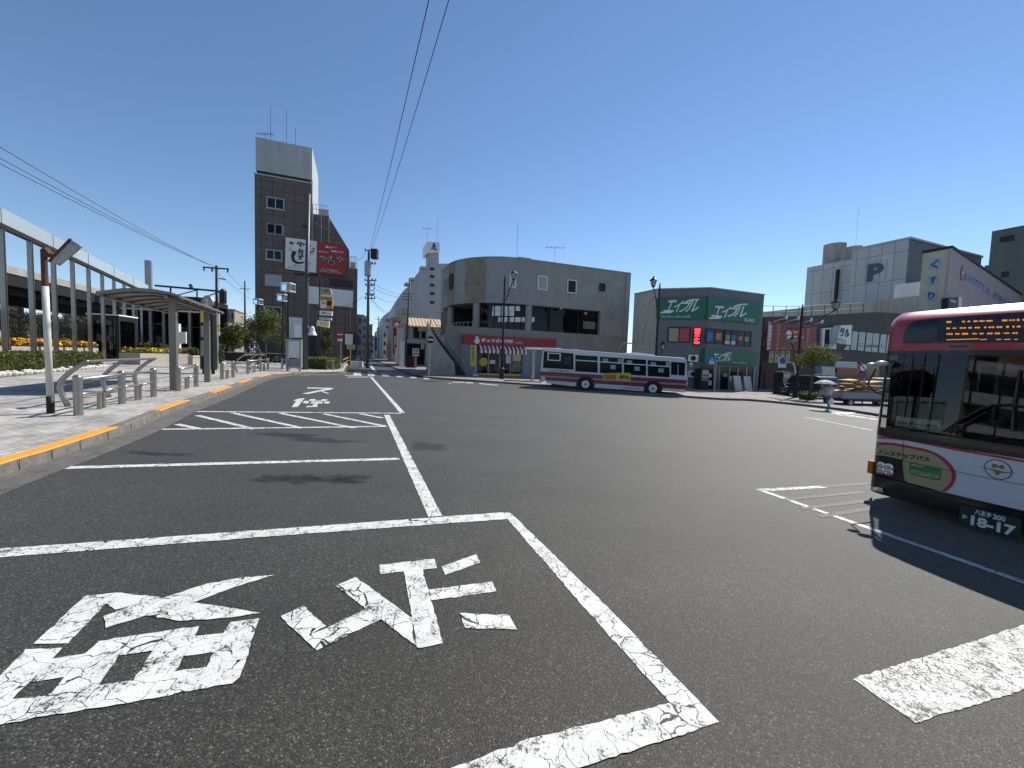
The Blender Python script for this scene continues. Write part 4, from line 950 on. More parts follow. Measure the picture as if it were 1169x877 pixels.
# red billboard
RFm = Frame(LF.o + LF.n * 1.4, LF.u); zb = Z(870, 355, .07415)
DEEPRED = mat('billboard_deep_red', (.17, .009, .017), .45, .06, 3)
bb = thing('red_billboard', 'large deep red billboard with white lettering and four lamps over a shop', 'billboard', tuple(RFm.p(*RFm.uv(*zb(100, 600)))))
sign_poly(RFm, zb, [(98, 165), (840, 238), (818, 610), (68, 600)], -.12, 0, DEEPRED, bb, 'board')
mb = MB(); mb.ring(RFm, RFm.uv(*zb(88, 400))[0] - .02, RFm.uv(*zb(95, 400))[0] + .12, RFm.uv(*zb(80, 600))[1], RFm.uv(*zb(95, 165))[1], .05, -.14, .02); mb.build('edge_trim', SIGNW, bb)
mb = MB()
vtext(mb, RFm, 'まる50個付止', RFm.uv(*zb(125, 0))[0], RFm.uv(*zb(130, 212))[1], .42, RFm.uv(*zb(130, 590))[1], .008, 0, .04)
mb.build('lettering', SIGNW, bb)
PINKM = mat('faded_red_lettering', (.42, .2, .2), .5, .1, 4)
mb = MB(); vtext(mb, RFm, '国内産大粒食堂', RFm.uv(*zb(250, 0))[0], RFm.uv(*zb(250, 205))[1], .45, RFm.uv(*zb(250, 605))[1], .008, 0, .02); mb.build('faded_lettering', PINKM, bb); mb = MB(); vtext(mb, RFm, '創業当時の味', RFm.uv(*zb(630, 0))[0], RFm.uv(*zb(630, 270))[1], .28, RFm.uv(*zb(630, 560))[1], .008, 0, .02); mb.build('faded_lettering', PINKM, bb); mb = MB(); vtext(mb, RFm, '自家製麺', RFm.uv(*zb(715, 0))[0], RFm.uv(*zb(715, 260))[1], .42, RFm.uv(*zb(715, 530))[1], .008, 0, .02)
marks(mb, RFm, RFm.uv(*zb(340, 0))[0], RFm.uv(*zb(525, 0))[0], RFm.uv(*zb(430, 600))[1], .22, .008, 0, 8, 12); mb.build('faded_lettering', PINKM, bb)
mb = MB()
for ch, a, q in [('の', (375, 300), (450, 400)), ('り', (485, 370), (560, 520)), ('ぬ', (385, 380), (480, 480)), ('や', (575, 375), (635, 460))]: textpx(mb, RFm, ch, zb(*a), zb(*q), .01, 0, .1)
mb.build('brush_lettering', SIGNW, bb)
mb = MB(); mb.fpoly(RFm, [RFm.uv(*zb(*q)) for q in [(395, 290), (420, 255), (480, 240), (540, 260), (565, 300), (480, 285)]], .003, .012); mb.build('dark_arch', INK, bb)
mb = MB(); mb.fpoly(RFm, [RFm.uv(*zb(*q)) for q in [(470, 310), (560, 305), (550, 345), (490, 350)]], .003, .012); mb.build('orange_patch', ORANGE, bb)
for a, b in [((185, 165), (345, 165)), ((365, 175), (515, 185)), ((560, 200), (690, 205)), ((730, 225), (880, 215))]:
    l = MB(); p0 = RFm.p(*RFm.uv(*zb(*a)), -.05); p1 = p0 + Vector((RFm.n.x, RFm.n.y, 0)) * 1.1 + Vector((RFm.u.x, RFm.u.y, 0)) * .25 + Vector((0, 0, .32))
    l.tube([p0, p1], .03, 5); l.tube([p1 + Vector((0, 0, .16)), p1 - Vector((0, 0, .14)) - Vector((RFm.n.x, RFm.n.y, 0)) * .1], [.07, .12], 8); l.build('lamp_arm', SIGNW, bb)
mb = MB()
for v in (120, 330):
    mb.tube([LF.p(0.1, RFm.uv(*zb(0, v + 100))[1] - .5, .02), RFm.p(RFm.uv(*zb(95, v))[0] + .1, RFm.uv(*zb(95, v + 50))[1], -.14)], .05, 5)
mb.build_each('strut', GALV, bb)
# menu boards below, dark shop front
mb = MB()
for x in (120, 205, 290, 375): sign_poly(RFm, zb, [(x, 612), (x + 62, 615), (x + 50, 800), (x - 15, 795)], -.5, -.42, PCOL[4], lb, 'menu_board')
mb = MB()
for x in (120, 205, 290, 375):
    for k in (0, 1): textpx(mb, RFm, '食酒丼麺'[(x // 85 + k) % 4], zb(x + 8 - k * 8, 630 + k * 85), zb(x + 48 - k * 8, 675 + k * 85), -.415, 0, .06)
mb.build('menu_lettering', INK, lb)
sign_poly(LF, z5, [(60, 485), (445, 490), (445, 700), (40, 700)], .003, .3, DKMET, lb, 'shop_recess')
sign_poly(LF, z5, [(85, 520), (155, 520), (150, 690), (75, 690)], .302, .36, RUST, lb, 'wooden_door'); sign_poly(LF, z5, [(160, 522), (225, 525), (220, 690), (155, 690)], .302, .35, DKWIN, lb, 'shop_door')
sign_poly(LF, z5, [(232, 530), (298, 535), (298, 580), (230, 575)], .32, .42, RED, lb, 'small_fascia')

# ---- parking building with the big P, pharmacy, dark block
PANEL_E1 = panelmat('grey_panels', (0.40, 0.435, 0.465), (0.35, 0.35, 0.35), 1.8, 4.6, (E1.x, E1.y), 0.6, 0.05, 0.045, grime=0.05)
zp = Z(860, 240, .13687); zk = Z(1000, 250, .14482); mE1 = -E1
PF_ = fpx(1036, 300, 66, mE1); gp = PF_.g(0)                      # u runs from far (left) to near (right)
pb = thing('parking_building', 'grey panelled parking building with a large letter P on its wall', 'building', tuple(PF_.p(0, gp)))
u_l = PF_.uv(*zp(825, 400))[0]; vtp = PF_.uv(*zk(250, 163))[1]
mb = MB(); mb.fbox(PF_, u_l, 0, gp - 2, vtp, -24, 0); mb.build('wall', PANEL_E1, pb)
mb = MB(); mb.fbox(PF_, u_l - .2, .2, vtp + .003, vtp + .35, -24, .15); mb.build('coping', GALV, pb)
FB_ = Frame(PF_.p(0, 0, -3).xy, mE1)
u_b = FB_.uv(*zp(440, 600))[0]; v_b = FB_.uv(*zp(560, 458))[1]
mb = MB(); mb.fbox(FB_, u_b, u_l - .01, gp - 2, v_b, -20, 0); st_ = mb.build('stair_block', PANEL_E1, pb)
mb = MB(); uq = FB_.uv(*zp(700, 600))[0]; mb.fbox(FB_, uq - .1, uq + .3, gp, FB_.uv(*zp(700, 500))[1], .003, .5); mb.build('gutter_pipe', DKMET, st_)
mb = MB(); board(mb, FB_, zp(740, 515), zp(850, 590), .003, .15); mb.build('louvre', GALV, st_)
mb = MB()
for x in (565, 660, 725):
    u = FB_.uv(*zp(x, 420))[0]; q = FB_.p(u, v_b, -4); mb._lathe(q.x, q.y, v_b, [(1.9 if x < 600 else 1.3, 0), (1.9 if x < 600 else 1.3, 4.5 if x < 600 else 3.2)], 14, 0)
mb.build_each('cooling_tower', CONC, pb)
mb = MB(); antenna(mb, FB_.p(FB_.uv(*zp(745, 300))[0], v_b + 2, -4), 9, 0); mb.build('antenna', GALV, pb)
mb = MB(); textpx(mb, PF_, 'P', zp(955, 455), zp(1078, 580), .12, 0, .05, shear=.0)
u0 = PF_.uv(*zp(955, 0), .1)[0]
mb.build('parking_letter', mat('slate_letter', (.045, .065, .13), .5, .06, 3), pb)
mb = MB(); mb.ring(PF_, PF_.uv(*zp(935, 500))[0], PF_.uv(*zp(1112, 500))[0], PF_.uv(*zp(1000, 590))[1], PF_.uv(*zp(1000, 430))[1], .12, .002, .06); mb.build('sign_outline', GALV, pb)
CREAM = panelmat('cream_cladding', (0.50, 0.475, 0.375), (0.8, 0.8, 0.8), 0.55, 30.0, (E1.x, E1.y), 0.6, 0.05, 0.03, grime=0.12)
PINK = mat('pale_pink_wall', (0.37, 0.315, 0.325), 0.65, 0.05, 2, grime=0.12)
KF_ = fpx(*zk(560, 600), 50, mE1); KS = Frame(KF_.o, (0.86, 0.51)); gk = KF_.g(0)
ph = thing('pharmacy_building', 'cream and pale pink pharmacy building with a sloping roof line', 'building', tuple(KF_.p(0, gk)))
tl = [KF_.uv(*zk(360, 270)), KF_.uv(*zk(590, 232))]
ul_ = KF_.uv(*zk(350, 500))[0]
mb = MB(); mb.fpoly(KF_, [(ul_, gk - 2), (-.003, gk - 2), (-.003, tl[1][1]), (ul_, tl[1][1] - .05)], -.3, 0); mb.build('cream_wall', CREAM, ph)
low_l = KF_.uv(*zp(665, 740))
mb = MB(); mb.fpoly(KF_, [(KF_.uv(*zp(640, 740))[0] - 25, gk - 2), (ul_ - .003, gk - 2), (ul_ - .003, KF_.uv(*zk(320, 605))[1]), (KF_.uv(*zp(665, 740))[0], KF_.uv(*zk(320, 605))[1] - .0), (KF_.uv(*zp(640, 740))[0] - 25, KF_.uv(*zk(320, 605))[1])], -10, -.3); mb.build('lower_wing', CREAM, ph)
mb = MB(); a = KS.uv(*zk(1145, 605)); mb.fpoly(KS, [(0.003, gk - 2), (a[0], gk - 2), (a[0], a[1]), (0.003, tl[1][1])], -.3, 0); mb.build('pink_wall', PINK, ph)
mb = MB(); mb.fpoly(KS, [(-.1, tl[1][1] + .003), (a[0] + .1, a[1] + .003), (a[0] + .1, a[1] + .3), (-.1, tl[1][1] + .3)], -.3, .12); mb.fbox(KF_, ul_ - .1, -.1, tl[1][1] + .003, tl[1][1] + .3, -.3, .12); mb.build_each('coping', DKMET, ph)
for ch, q in zip('くすり', [[(415, 318), (517, 312), (510, 395), (412, 398)], [(408, 445), (495, 435), (488, 518), (400, 522)], [(392, 568), (482, 560), (475, 640), (385, 645)]]):
    p_ = sign_poly(KF_, zk, q, .003, .08, TEAL, ph, 'sign_tile'); mb = MB(); textpx(mb, KF_, ch, zk(q[0][0] + 18, q[0][1] + 10), zk(q[2][0] - 14, q[2][1] - 6), .09, 0, .06); mb.build('lettering', NAVY, p_)
LILAC = mat('faded_blue_letters', (.13, .17, .37), .5, .06, 3)
def slant(word, pts, d, m, name):                                  # letters set one by one along a slope
    mb = MB()
    for ch, (x0, y0, x1, y1) in zip(word, pts): textpx(mb, KS, ch, zk(x0, y0), zk(x1, y1), d, 0, .07)
    mb.build(name, m, ph)
slant('HOTTA', [(708, 425, 744, 500), (748, 450, 792, 527), (790, 476, 828, 553), (826, 503, 862, 578), (862, 526, 904, 605)], .02, LILAC, 'lettering')
slant('・DRUG', [(918, 590, 935, 610), (930, 572, 968, 645), (972, 600, 1008, 668), (1012, 628, 1046, 690), (1050, 650, 1086, 715)], .02, LILAC, 'lettering')
c = KS.uv(*zk(680, 430)); mb = MB(); mb.tube([KS.p(*c, .004), KS.p(*c, .06)], .95, 24); em = mb.build('emblem', mat('dark_rose', (.27, .06, .10), .5, .05, 3), ph)
mb = MB(); mb.fpoly(KS, [(c[0] + x, c[1] + y) for x, y in [(-.5, -.15), (-.1, .1), (.1, .75), (.35, .75), (.15, .15), (.55, .35), (.45, .1), (.05, -.1), (-.05, -.7), (-.3, -.7), (-.1, -.15)]], .063, .08); mb.build('flash', SIGNW, em)
s1_ = sign_poly(KS, zk, [(572, 622), (650, 615), (645, 720), (570, 718)], .003, .6, BLK, ph, 'entrance_sign'); mb = MB(); textpx(mb, KS, '65', zk(590, 632), zk(630, 665), .61, 0, .05); mb.build('lettering', SIGNW, s1_)
sign_poly(KS, zk, [(655, 618), (678, 616), (672, 715), (650, 716)], .003, .4, SIGNW, ph, 'jamb')
mb = MB(); board(mb, KF_, zk(150, 520), zk(330, 610), -3, -1.2); mb.build('roof_plant', SIGNW, ph)
mb = MB()
for x in (1005, 1045, 1110): u, v = KF_.uv(*zp(x, 790)); mb.tube([KF_.p(u, v - 4, -.25), KF_.p(u, KF_.uv(*zp(x, 735))[1], -.25)], .12, 6)
mb.build_each('vent_pipe', CREAM, ph)
DKGREEN = panelmat('dark_green_grey_wall', (0.085, 0.105, 0.105), (0.8, 0.8, 0.8), 1.0, 30.0, (E1.x, E1.y), 0.6, 0.05, 0.02, grime=0.1)
DF = fpx(*zk(1167, 300), 78, mE1); gd = DF.g(0)
ud = DF.uv(*zk(905, 200))[0]; vd = DF.uv(*zk(905, 100))[1]
db = thing('dark_block', 'tall dark grey green block at the right edge of the skyline', 'building', tuple(DF.p(ud, gd)))
mb = MB(); mb.fbox(DF, ud, 20, gd - 2, vd, -20, 0); mb.build('wall', DKGREEN, db)
mb = MB(); u9 = DF.uv(*zk(835, 400))[0]; mb.fbox(DF, u9, ud - .01, gd - 2, DF.uv(*zk(850, 362))[1], -15, -1); mb.build('lower_wall', DKGREEN, db)
wpx(db, DF, zk(980, 145), zk(1088, 170), frame=DKMET, t=.2); wpx(db, DF, zk(990, 420), zk(1045, 458), frame=DKMET, t=.2)

# ================================================================== SIDE STREET
z7 = Z(390, 260, .13687); z8 = Z(390, 340, .13687)
APT = mat('apartment_grey', (0.36, 0.375, 0.39), 0.7, 0.05, 1, grime=0.08)
AF = fpx(505, 330, 88, E2); ga_ = AF.g(0) + .5
def poly_building(f, z_, pts, depth, m, name, label, g0, cat='building'):
    t = thing(name, label, cat, tuple(f.p(f.uv(*z_(*pts[0]))[0], g0)))
    l = [f.uv(*z_(*q)) for q in pts]; l = [(u, (g0 - 1.5 if k in (0, len(l) - 1) else v)) for k, (u, v) in enumerate(l)]
    mb = MB(); mb.fpoly(f, l, -depth, 0); mb.build('wall', m, t); return t
ap = poly_building(AF, z7, [(448, 1080), (448, 640), (520, 520), (545, 500), (650, 370), (660, 345), (700, 335), (735, 290), (818, 300), (880, 300), (960, 300), (960, 1080)], 16, APT, 'apartment_block', 'pale grey stepped apartment block with a sign tower, far down the side street', ga_)
mb = MB(); mb.fpoly(AF, [AF.uv(*z7(*q)) for q in [(735, 305), (735, 200), (818, 200), (818, 305)]], -5, -1); mb.build('tower', APT, ap)
mb = MB(); mb.fpoly(AF, [AF.uv(*z7(*q)) for q in [(712, 115), (818, 122), (818, 203), (712, 208)]], -6, 0); sg_ = mb.build('sign_box', SIGNW, ap)
mb = MB()
for k in range(3): mb.fpoly(AF, [AF.uv(*z7(*q), .1) for q in [(770, 122 + k * 10), (752 + (2 - k) * 4, 142 + k * 12), (790 - (2 - k) * 4, 142 + k * 12)]], .003, .1)
mb.fpoly(AF, [AF.uv(*z7(*q), .1) for q in [(767, 160), (773, 160), (773, 172), (767, 172)]], .003, .1); mb.build('tree_mark', NAVY, sg_)
mb = MB(); textpx(mb, AF, 'YGR', z7(742, 168), z7(798, 190), .11, 0, .06); mb.build('lettering', NAVY, sg_)
mb = MB(); antenna(mb, AF.p(AF.uv(*z7(725, 110))[0], AF.uv(*z7(725, 118))[1], -2), 3.4, 1); mb.build('antenna', DKMET, ap)
mb = MB(); antenna(mb, AF.p(AF.uv(*z7(812, 110))[0], AF.uv(*z7(812, 120))[1], -2), 5.5, 0); mb.build('antenna', DKMET, ap)
for y in (325, 388, 460, 530, 604): wpx(ap, AF, z7(732, y), z7(778, y + 40), frame=APT, t=.15, pd=.02)
for q in [(600, 440), (560, 480), (690, 345)]:
    mb = MB(); board(mb, AF, z7(q[0] - 30, q[1] - 25), z7(q[0] + 30, q[1]), -2, .4); mb.build('balcony', GALV, ap)
A2 = fpx(450, 360, 120, E2)
a2 = poly_building(A2, z7, [(300, 1080), (300, 850), (340, 850), (345, 740), (420, 680), (480, 675), (480, 610), (520, 610), (560, 600), (560, 1080)], 20, APT, 'terraced_block', 'grey stepped block behind the red vertical shop sign down the street', A2.g(0) + .8)
for y in (760, 815, 870):
    for x in (370, 410): wpx(a2, A2, z7(x, y), z7(x + 32, y + 28), frame=APT, t=.1)
# left side of the side street
SLm = fpx(408, 380, 70, E2)
WHB = mat('pale_render', (0.40, 0.41, 0.41), 0.7, 0.06, 1.5, grime=.25); TANB = mat('tan_render', (0.30, 0.26, 0.21), 0.75, .08, 2, grime=.25)
def block(px0, px1, ytop, Y, depth, m, label, name='street_house', d=None, rows=0, cols=0, base=410, wm=DKWIN):
    f = fpx(px0, 390, Y, d or E2); u0 = 0; u1 = f.uv(px1, 390)[0]; v = f.uv((px0 + px1) / 2, ytop)[1]; g0 = f.g(0) + .1
    t = thing(name, label, 'building', tuple(f.p((u0 + u1) / 2, g0)))
    mb = MB(); mb.fbox(f, u0, u1, g0 - 2, v, -depth, 0); mb.fbox(f, u0 - .15, u1 + .15, v + .002, v + .25, -depth - .1, .15); mb.build('wall', m, t)
    hh = (v - g0 - .6) / max(rows, 1); ww = (u1 - u0) / max(cols, 1)
    for r in range(rows):
        for c_ in range(cols): window(t, f, (u0 + ww * (c_ + .2), g0 + .6 + hh * (r + .3)), (u0 + ww * (c_ + .8), g0 + .6 + hh * (r + .82)), t=.08, pane=wm, frame=GALV)
    return t, f
block(407, 414.5, 361, 62, 10, WHB, 'narrow white building just right of the brown tower', rows=4, cols=1)
block(413, 418.5, 362, 90, 14, APT, 'slim grey block behind the utility pole', rows=5, cols=1)
block(418, 425, 371, 130, 14, TANB, 'small tan block far along the left of the side street', rows=4, cols=2)
block(420, 434, 384, 175, 14, WHB, 'pale low building closing the far end of the side street', rows=3, cols=4)
block(405, 418, 396, 78, 6, TANB, 'low tan house with a dark front at the side street corner', rows=1, cols=2)
block(432, 444, 374, 150, 12, APT, 'grey block in the far right row of the side street', rows=4, cols=3)
block(437, 450, 378, 105, 12, WHB, 'pale three storey house along the right of the side street', rows=3, cols=3, d=Vector((.99, .1)))
block(447, 462, 364, 78, 10, TANB, 'tan house with a projecting red sign on the right of the street', rows=3, cols=3)
# corner shop with striped tile roof
t, f = block(461, 507, 372, 56, 12, WHB, 'white two storey corner shop with a striped orange tile roof', 'corner_shop', rows=0)
mb = MB(); u1 = f.uv(507, 390)[0]; u0 = f.uv(465, 390)[0]; v0 = f.uv(480, 372)[1]; n = 22
TILEO = mat('orange_roof_tile', (.42, .19, .09), .7, .15, 6); TILEC = mat('cream_roof_tile', (.5, .44, .34), .7, .1, 6)
for k in range(n):
    a = u0 + (u1 - u0) * k / n; b = u0 + (u1 - u0) * (k + 1) / n
    mb.hexa([f.p(a, v0 - .3, .9), f.p(b, v0 - .3, .9), f.p(b, v0 + 1.0, -1.6), f.p(a, v0 + 1.0, -1.6), f.p(a, v0 - .12, .95), f.p(b, v0 - .12, .95), f.p(b, v0 + 1.2, -1.6), f.p(a, v0 + 1.2, -1.6)], k % 2)
mb.build('tile_roof', [TILEO, TILEC], t)
for a, b in [((590, 240), (655, 345)), ((660, 260), (705, 345))]: wpx(t, f, z8(*a), z8(*b), pane=DKWIN, t=.1)
mb = MB(); mb.fpoly(f, [f.uv(*z8(*q)) for q in [(545, 345), (720, 360), (710, 385), (540, 370)]], .003, .5); mb.build('canopy', GALV, t)
mb = MB(); mb.fpoly(f, [f.uv(*z8(*q)) for q in [(535, 380), (700, 390), (690, 560), (530, 560)]], .003, .1); mb.build('shop_front', DKWIN, t)
mb = MB(); mb.fpoly(f, [f.uv(*z8(*q)) for q in [(660, 378), (690, 380), (688, 430), (660, 430)]], .102, .15); mb.build('glazed_door', PALEWIN, t)
# projecting signs and clutter along the street
def upright_sign(px0, px1, y0, y1, Y, m, label, text=None, tm=None, thick=.25, cat='shop sign', foot=False):
    f = fpx(px0, (y0 + y1) / 2, Y, E2); s = thing('projecting_sign', label, cat, tuple(f.p(0, f.uv(px0, y1)[1])))
    mb = MB(); u0, v0 = f.uv(px0, y1); u1, v1 = f.uv(px1, y0); mb.fbox(f, u0, u1, v0, v1, -thick, 0); mb.build('panel', m, s)
    if text: mb = MB(); vtext(mb, f, text, u0 + (u1 - u0) * .15, v1 - .1, (u1 - u0) * .7, v0 + .1, .012, 0, .05); mb.build('lettering', tm or SIGNW, s)
    mb = MB(); mb.fbox(f, u1 + .002, u1 + .5, v1 - .4, v1 - .3, -.15, -.1); mb.build('bracket', DKMET, s); return s
upright_sign(448.5, 456.5, 366.5, 397, 66, RED, 'tall rusty red vertical sign over the side street', '焼肉', SIGNW)
upright_sign(458, 463.5, 352, 373, 60, PCOL[4], 'faded beige vertical sign above the tall red one')
upright_sign(458.5, 463.5, 374, 402, 58, WHT, 'white vertical sign with dark lettering beside the corner shop', '酒場', INK)
upright_sign(456, 462, 390, 420, 52, SIGNW, 'pale lower sign board standing by the corner shop')
upright_sign(441, 446, 392, 407, 80, PINKM, 'small pink sign along the right of the side street')
upright_sign(427.5, 430.5, 385, 400, 92, NAVY, 'small blue sign far along the side street')
upright_sign(405, 411, 383, 394, 58, NAVY, 'blue square sign behind the utility pole')
# parking notice board, dark cabinet, white vending machine at the corner
cab = fpx(466, 415, 50, E2)
c_ = thing('dark_cabinet', 'dark brown roadside cabinet in front of the corner shop', 'cabinet', tuple(cab.p(0, cab.g(0))))
mb = MB(); a = cab.uv(463.5, 423); b = cab.uv(473.5, 406); mb.fbox(cab, a[0], b[0], cab.g(0), b[1], -.8, 0); mb.build('body', DKMET, c_)
mb = MB(); mb.fbox(cab, a[0] + .08, b[0] - .08, cab.g(0) + .15, b[1] - .12, .002, .03); mb.fbox(cab, b[0] - .2, b[0] - .14, (cab.g(0) + b[1]) / 2, (cab.g(0) + b[1]) / 2 + .2, .03, .06); mb.build('door', BRNPOLE, c_)
c_ = thing('parking_notice', 'white panel with four dark squares on a stand by the corner', 'sign', tuple(cab.p(cab.uv(475, 423)[0], cab.g(0))))
mb = MB(); a = cab.uv(471, 406.5, .5); b = cab.uv(478.5, 398, .5); mb.fbox(cab, a[0], b[0], a[1], b[1], .4, .5); mb.build('panel', SIGNW, c_)
mb = MB()
for i in (0, 1):
    for j in (0, 1): mb.fbox(cab, a[0] + (b[0] - a[0]) * (.18 + .4 * i), a[0] + (b[0] - a[0]) * (.42 + .4 * i), a[1] + (b[1] - a[1]) * (.15 + .45 * j), a[1] + (b[1] - a[1]) * (.42 + .45 * j), .502, .515)
mb.build_each('dark_square', INK, c_)
mb = MB(); mb.fbox(cab, a[0] + .25, b[0] - .25, cab.g(0), a[1] - .003, .42, .48); mb.build('stand', PINKM, c_)

# ================================================================== POLES, WIRES, LAMPS
def insul(mb, p, r=.07, h=.22): mb.tube([p, p + Vector((0, 0, h))], [r, r * .7], 7)
def utility_pole(px, py_base, py_top, dz, label, kit=(), r=.16, m=CONC, lean=0, base=None, Y=None):
    b = base or (G(px, py_base, dz) if Y is None else None)
    if Y is not None:
        b = atY(px, py_base, Y); b.z = gz(b.x) + dz
    h = zat(px, py_top, b) - b.z
    t = thing('utility_pole', label, 'utility pole', tuple(b))
    mb = MB(); mb.tube([b - Vector((0, 0, .3)), b + Vector((lean, 0, h))], [r, r * .62], 12); mb.build('shaft', m, t, smooth=True)
    return t, b, h
UP_, ub_, uh_ = utility_pole(419.5, 412.5, 285, .16, 'tall dark utility pole with a transformer at the mouth of the side street', m=mat('pole_concrete', (.085, .08, .075), .85, .2, 3), Y=45, r=.19)
def at_pole(py): return ub_ + Vector((0, 0, zat(419.5, py, ub_) - ub_.z))
mb = MB(); p = at_pole(z7(0, 345)[1]); mb._lathe(p.x + .05, p.y - .35, p.z - .85, [(.3, 0), (.36, .1), (.36, 1.5), (.28, 1.62), (.1, 1.75)], 14, 0); mb.build('transformer', GALV, UP_)
p = at_pole(z7(0, 220)[1]); mb = MB(); mb.box(p.x + .3, p.x + 1.0, p.y - .3, p.y + .3, p.z - .5, p.z + .55); mb.build('switch_box', DKMET, UP_)
for y, w in ((190, .9), (300, .8), (440, .9), (480, .7), (560, .6), (590, .8)):
    q = at_pole(z7(0, y)[1]); mb = MB(); mb.tube([q - Vector((w * .5, 0, 0)), q + Vector((w, 0, 0))], .05, 5)
    for k in (-.4, .5, .9): insul(mb, q + Vector((w * k, 0, .02)))
    mb.build('crossarm', DKMET, UP_); mb = MB()
mb = MB()
for y in (455, 500, 545):
    q = at_pole(z7(0, y)[1]); pts = [q + Vector((.45 + .3 * math.cos(a), -.1, .3 * math.sin(a))) for a in [6.283 * i / 14 for i in range(15)]]; mb.tube(pts, .035, 5)
mb.build_each('cable_loop', WIRE, UP_)
UP2, ub2, uh2 = utility_pole(462, 420, 317, .14, 'leaning dark utility pole in front of the corner shop', m=MATS['pole_concrete'], Y=56, r=.17, lean=.55)
mb = MB()
for y in (550, 575, 600, 720): q = ub2 + Vector((.45 * (1 - (y - 420) / 1200), 0, zat(462, z7(0, y)[1], ub2) - ub2.z)); mb.tube([q - Vector((.9, 0, 0)), q + Vector((.5, 0, 0))], .05, 5)
mb.build_each('crossarm', DKMET, UP2)
UP3, ub3, uh3 = utility_pole(431.5, 410, 361, .14, 'thin utility pole far down the side street', m=MATS['pole_concrete'], Y=105, r=.17)
mb = MB(); q = ub3 + Vector((0, 0, uh3 - .8)); mb.tube([q - Vector((1, 0, 0)), q + Vector((1, 0, 0))], .06, 5); mb.build('crossarm', DKMET, UP3)
UP4, ub4, uh4 = utility_pole(280, 405, 321, .16, 'slender pole rising behind the trees left of the brown tower', m=MATS['pole_concrete'], Y=60, r=.17)
mb = MB(); q = ub4 + Vector((0, 0, zat(280, 330, ub4) - ub4.z)); mb.tube([q - Vector((.8, 0, 0)), q + Vector((.8, 0, 0))], .05, 5); mb.build('crossarm', DKMET, UP4)
CP, cb_, ch_ = utility_pole(248.5, 418, 303.5, .16, 'black railway catenary pole with a bracket arm behind the shelter', m=DKMET, Y=36, r=.17)
zl = Z(130, 300, .17109)
def at_c(px, py): return atY(*zl(px, py), 36)
mb = MB(); mb.tube([at_c(595, 30), at_c(765, 42)], .07, 5); mb.tube([at_c(600, 30), at_c(603, 55)], .06, 5); mb.tube([at_c(655, 36), at_c(656, 60)], .07, 5); mb.tube([at_c(762, 42), at_c(758, 65)], .07, 5); mb.tube([at_c(700, 105), at_c(745, 112)], .05, 5); mb.build('crossarm', DKMET, CP)
mb = MB(); mb.tube([at_c(275, 152), at_c(700, 190)], .09, 5); mb.tube([at_c(550, 183), at_c(430, 215)], .05, 5); mb.tube([at_c(700, 195), at_c(580, 240)], .05, 5); mb.tube([at_c(555, 180), at_c(555, 240)], .06, 5); mb.tube([at_c(380, 165), at_c(378, 200)], .07, 5); mb.tube([at_c(510, 145), at_c(520, 175)], .14, 6); mb.build('bracket_arm', DKMET, CP)
mb = MB(); p = at_c(728, 235); mb._lathe(p.x, p.y, p.z - .5, [(.25, 0), (.28, .1), (.28, 1.1), (.1, 1.3)], 10, 0); mb.build('transformer', DKMET, CP)

# overhead wires
def wire(pts, label, group, r=.016, sag=.0):
    P = []
    for a, b in zip(pts[:-1], pts[1:]):
        a, b = Vector(a), Vector(b); n = 14
        for k in range(n):
            t = k / n; P.append(a.lerp(b, t) - Vector((0, 0, sag * 4 * t * (1 - t))))
    P.append(Vector(pts[-1])); mb = MB(); mb.tube(P, r, 5); o = mb.build('overhead_wire', WIRE, smooth=True); tag(o, label, 'wire', group); return o
ptop = at_pole(289)
w0 = atY(490, -2, 10.5); w1_ = atY(513, -2, 11.5)
wire([ptop, w0, w0 + (w0 - ptop) * .5], 'upper left one of two wires climbing from the pole over the square', 'wires over the square', .014, .25)
q = at_pole(283); wire([q + Vector((.35, 0, 0)), w1_, w1_ + (w1_ - q) * .5], 'upper right one of two wires climbing from the pole over the square', 'wires over the square', .014, .3)
ct = at_c(700, 30)
for k, ((xa, ya), yb, lab) in enumerate([((-5, 165), 302, 'topmost of the three wires running to the catenary pole'), ((-5, 178), 303.5, 'middle of the three wires running to the catenary pole'), ((-5, 184.5), 306, 'lowest of the three wires running to the catenary pole')]):
    wire([atY(xa, ya, 15), atY(244 - 6 + k * 5, yb, 36)], lab, 'wires on the railway side', .014, .18)
for a, b, lab in [(at_c(655, 36), at_c(940, 260), 'thin wire sloping down right of the catenary pole'), (at_c(758, 65), at_c(925, 215), 'shorter thin wire sloping down beside the slender pole')]:
    wire([a, atY(proj(b)[0], proj(b)[1], 60)], lab, 'wires on the railway side', .014, .2)
def zpt(x, y, Y): return atY(*z7(x, y), Y)
for a, b, lab in [((225, 440, 45), (520, 560, 56), 'top wire of the bundle linking the two street poles'), ((225, 480, 45), (520, 580, 56), 'second wire of the bundle linking the two street poles'), ((240, 545, 45), (445, 620, 62), 'wire from the transformer pole to the apartment block'), ((240, 580, 45), (385, 700, 70), 'wire dropping from the transformer pole into the street'), ((240, 590, 45), (375, 712, 70), 'lower wire dropping from the transformer pole into the street'), ((205, 740, 45), (310, 800, 105), 'low wire running to the thin far pole'), ((545, 560, 56), (760, 640, 62), 'wire from the leaning pole towards the rounded building'), ((545, 640, 56), (720, 695, 62), 'lower wire from the leaning pole towards the rounded building'), ((180, 575, 45), (-60, 660, 50), 'wire running left from the transformer pole across the tower'), ((200, 200, 45), (130, 265, 50), 'short wire from the pole top to the tower roof')]:
    wire([zpt(*a), zpt(*b)], lab, 'wires around the street poles', .02, .35)

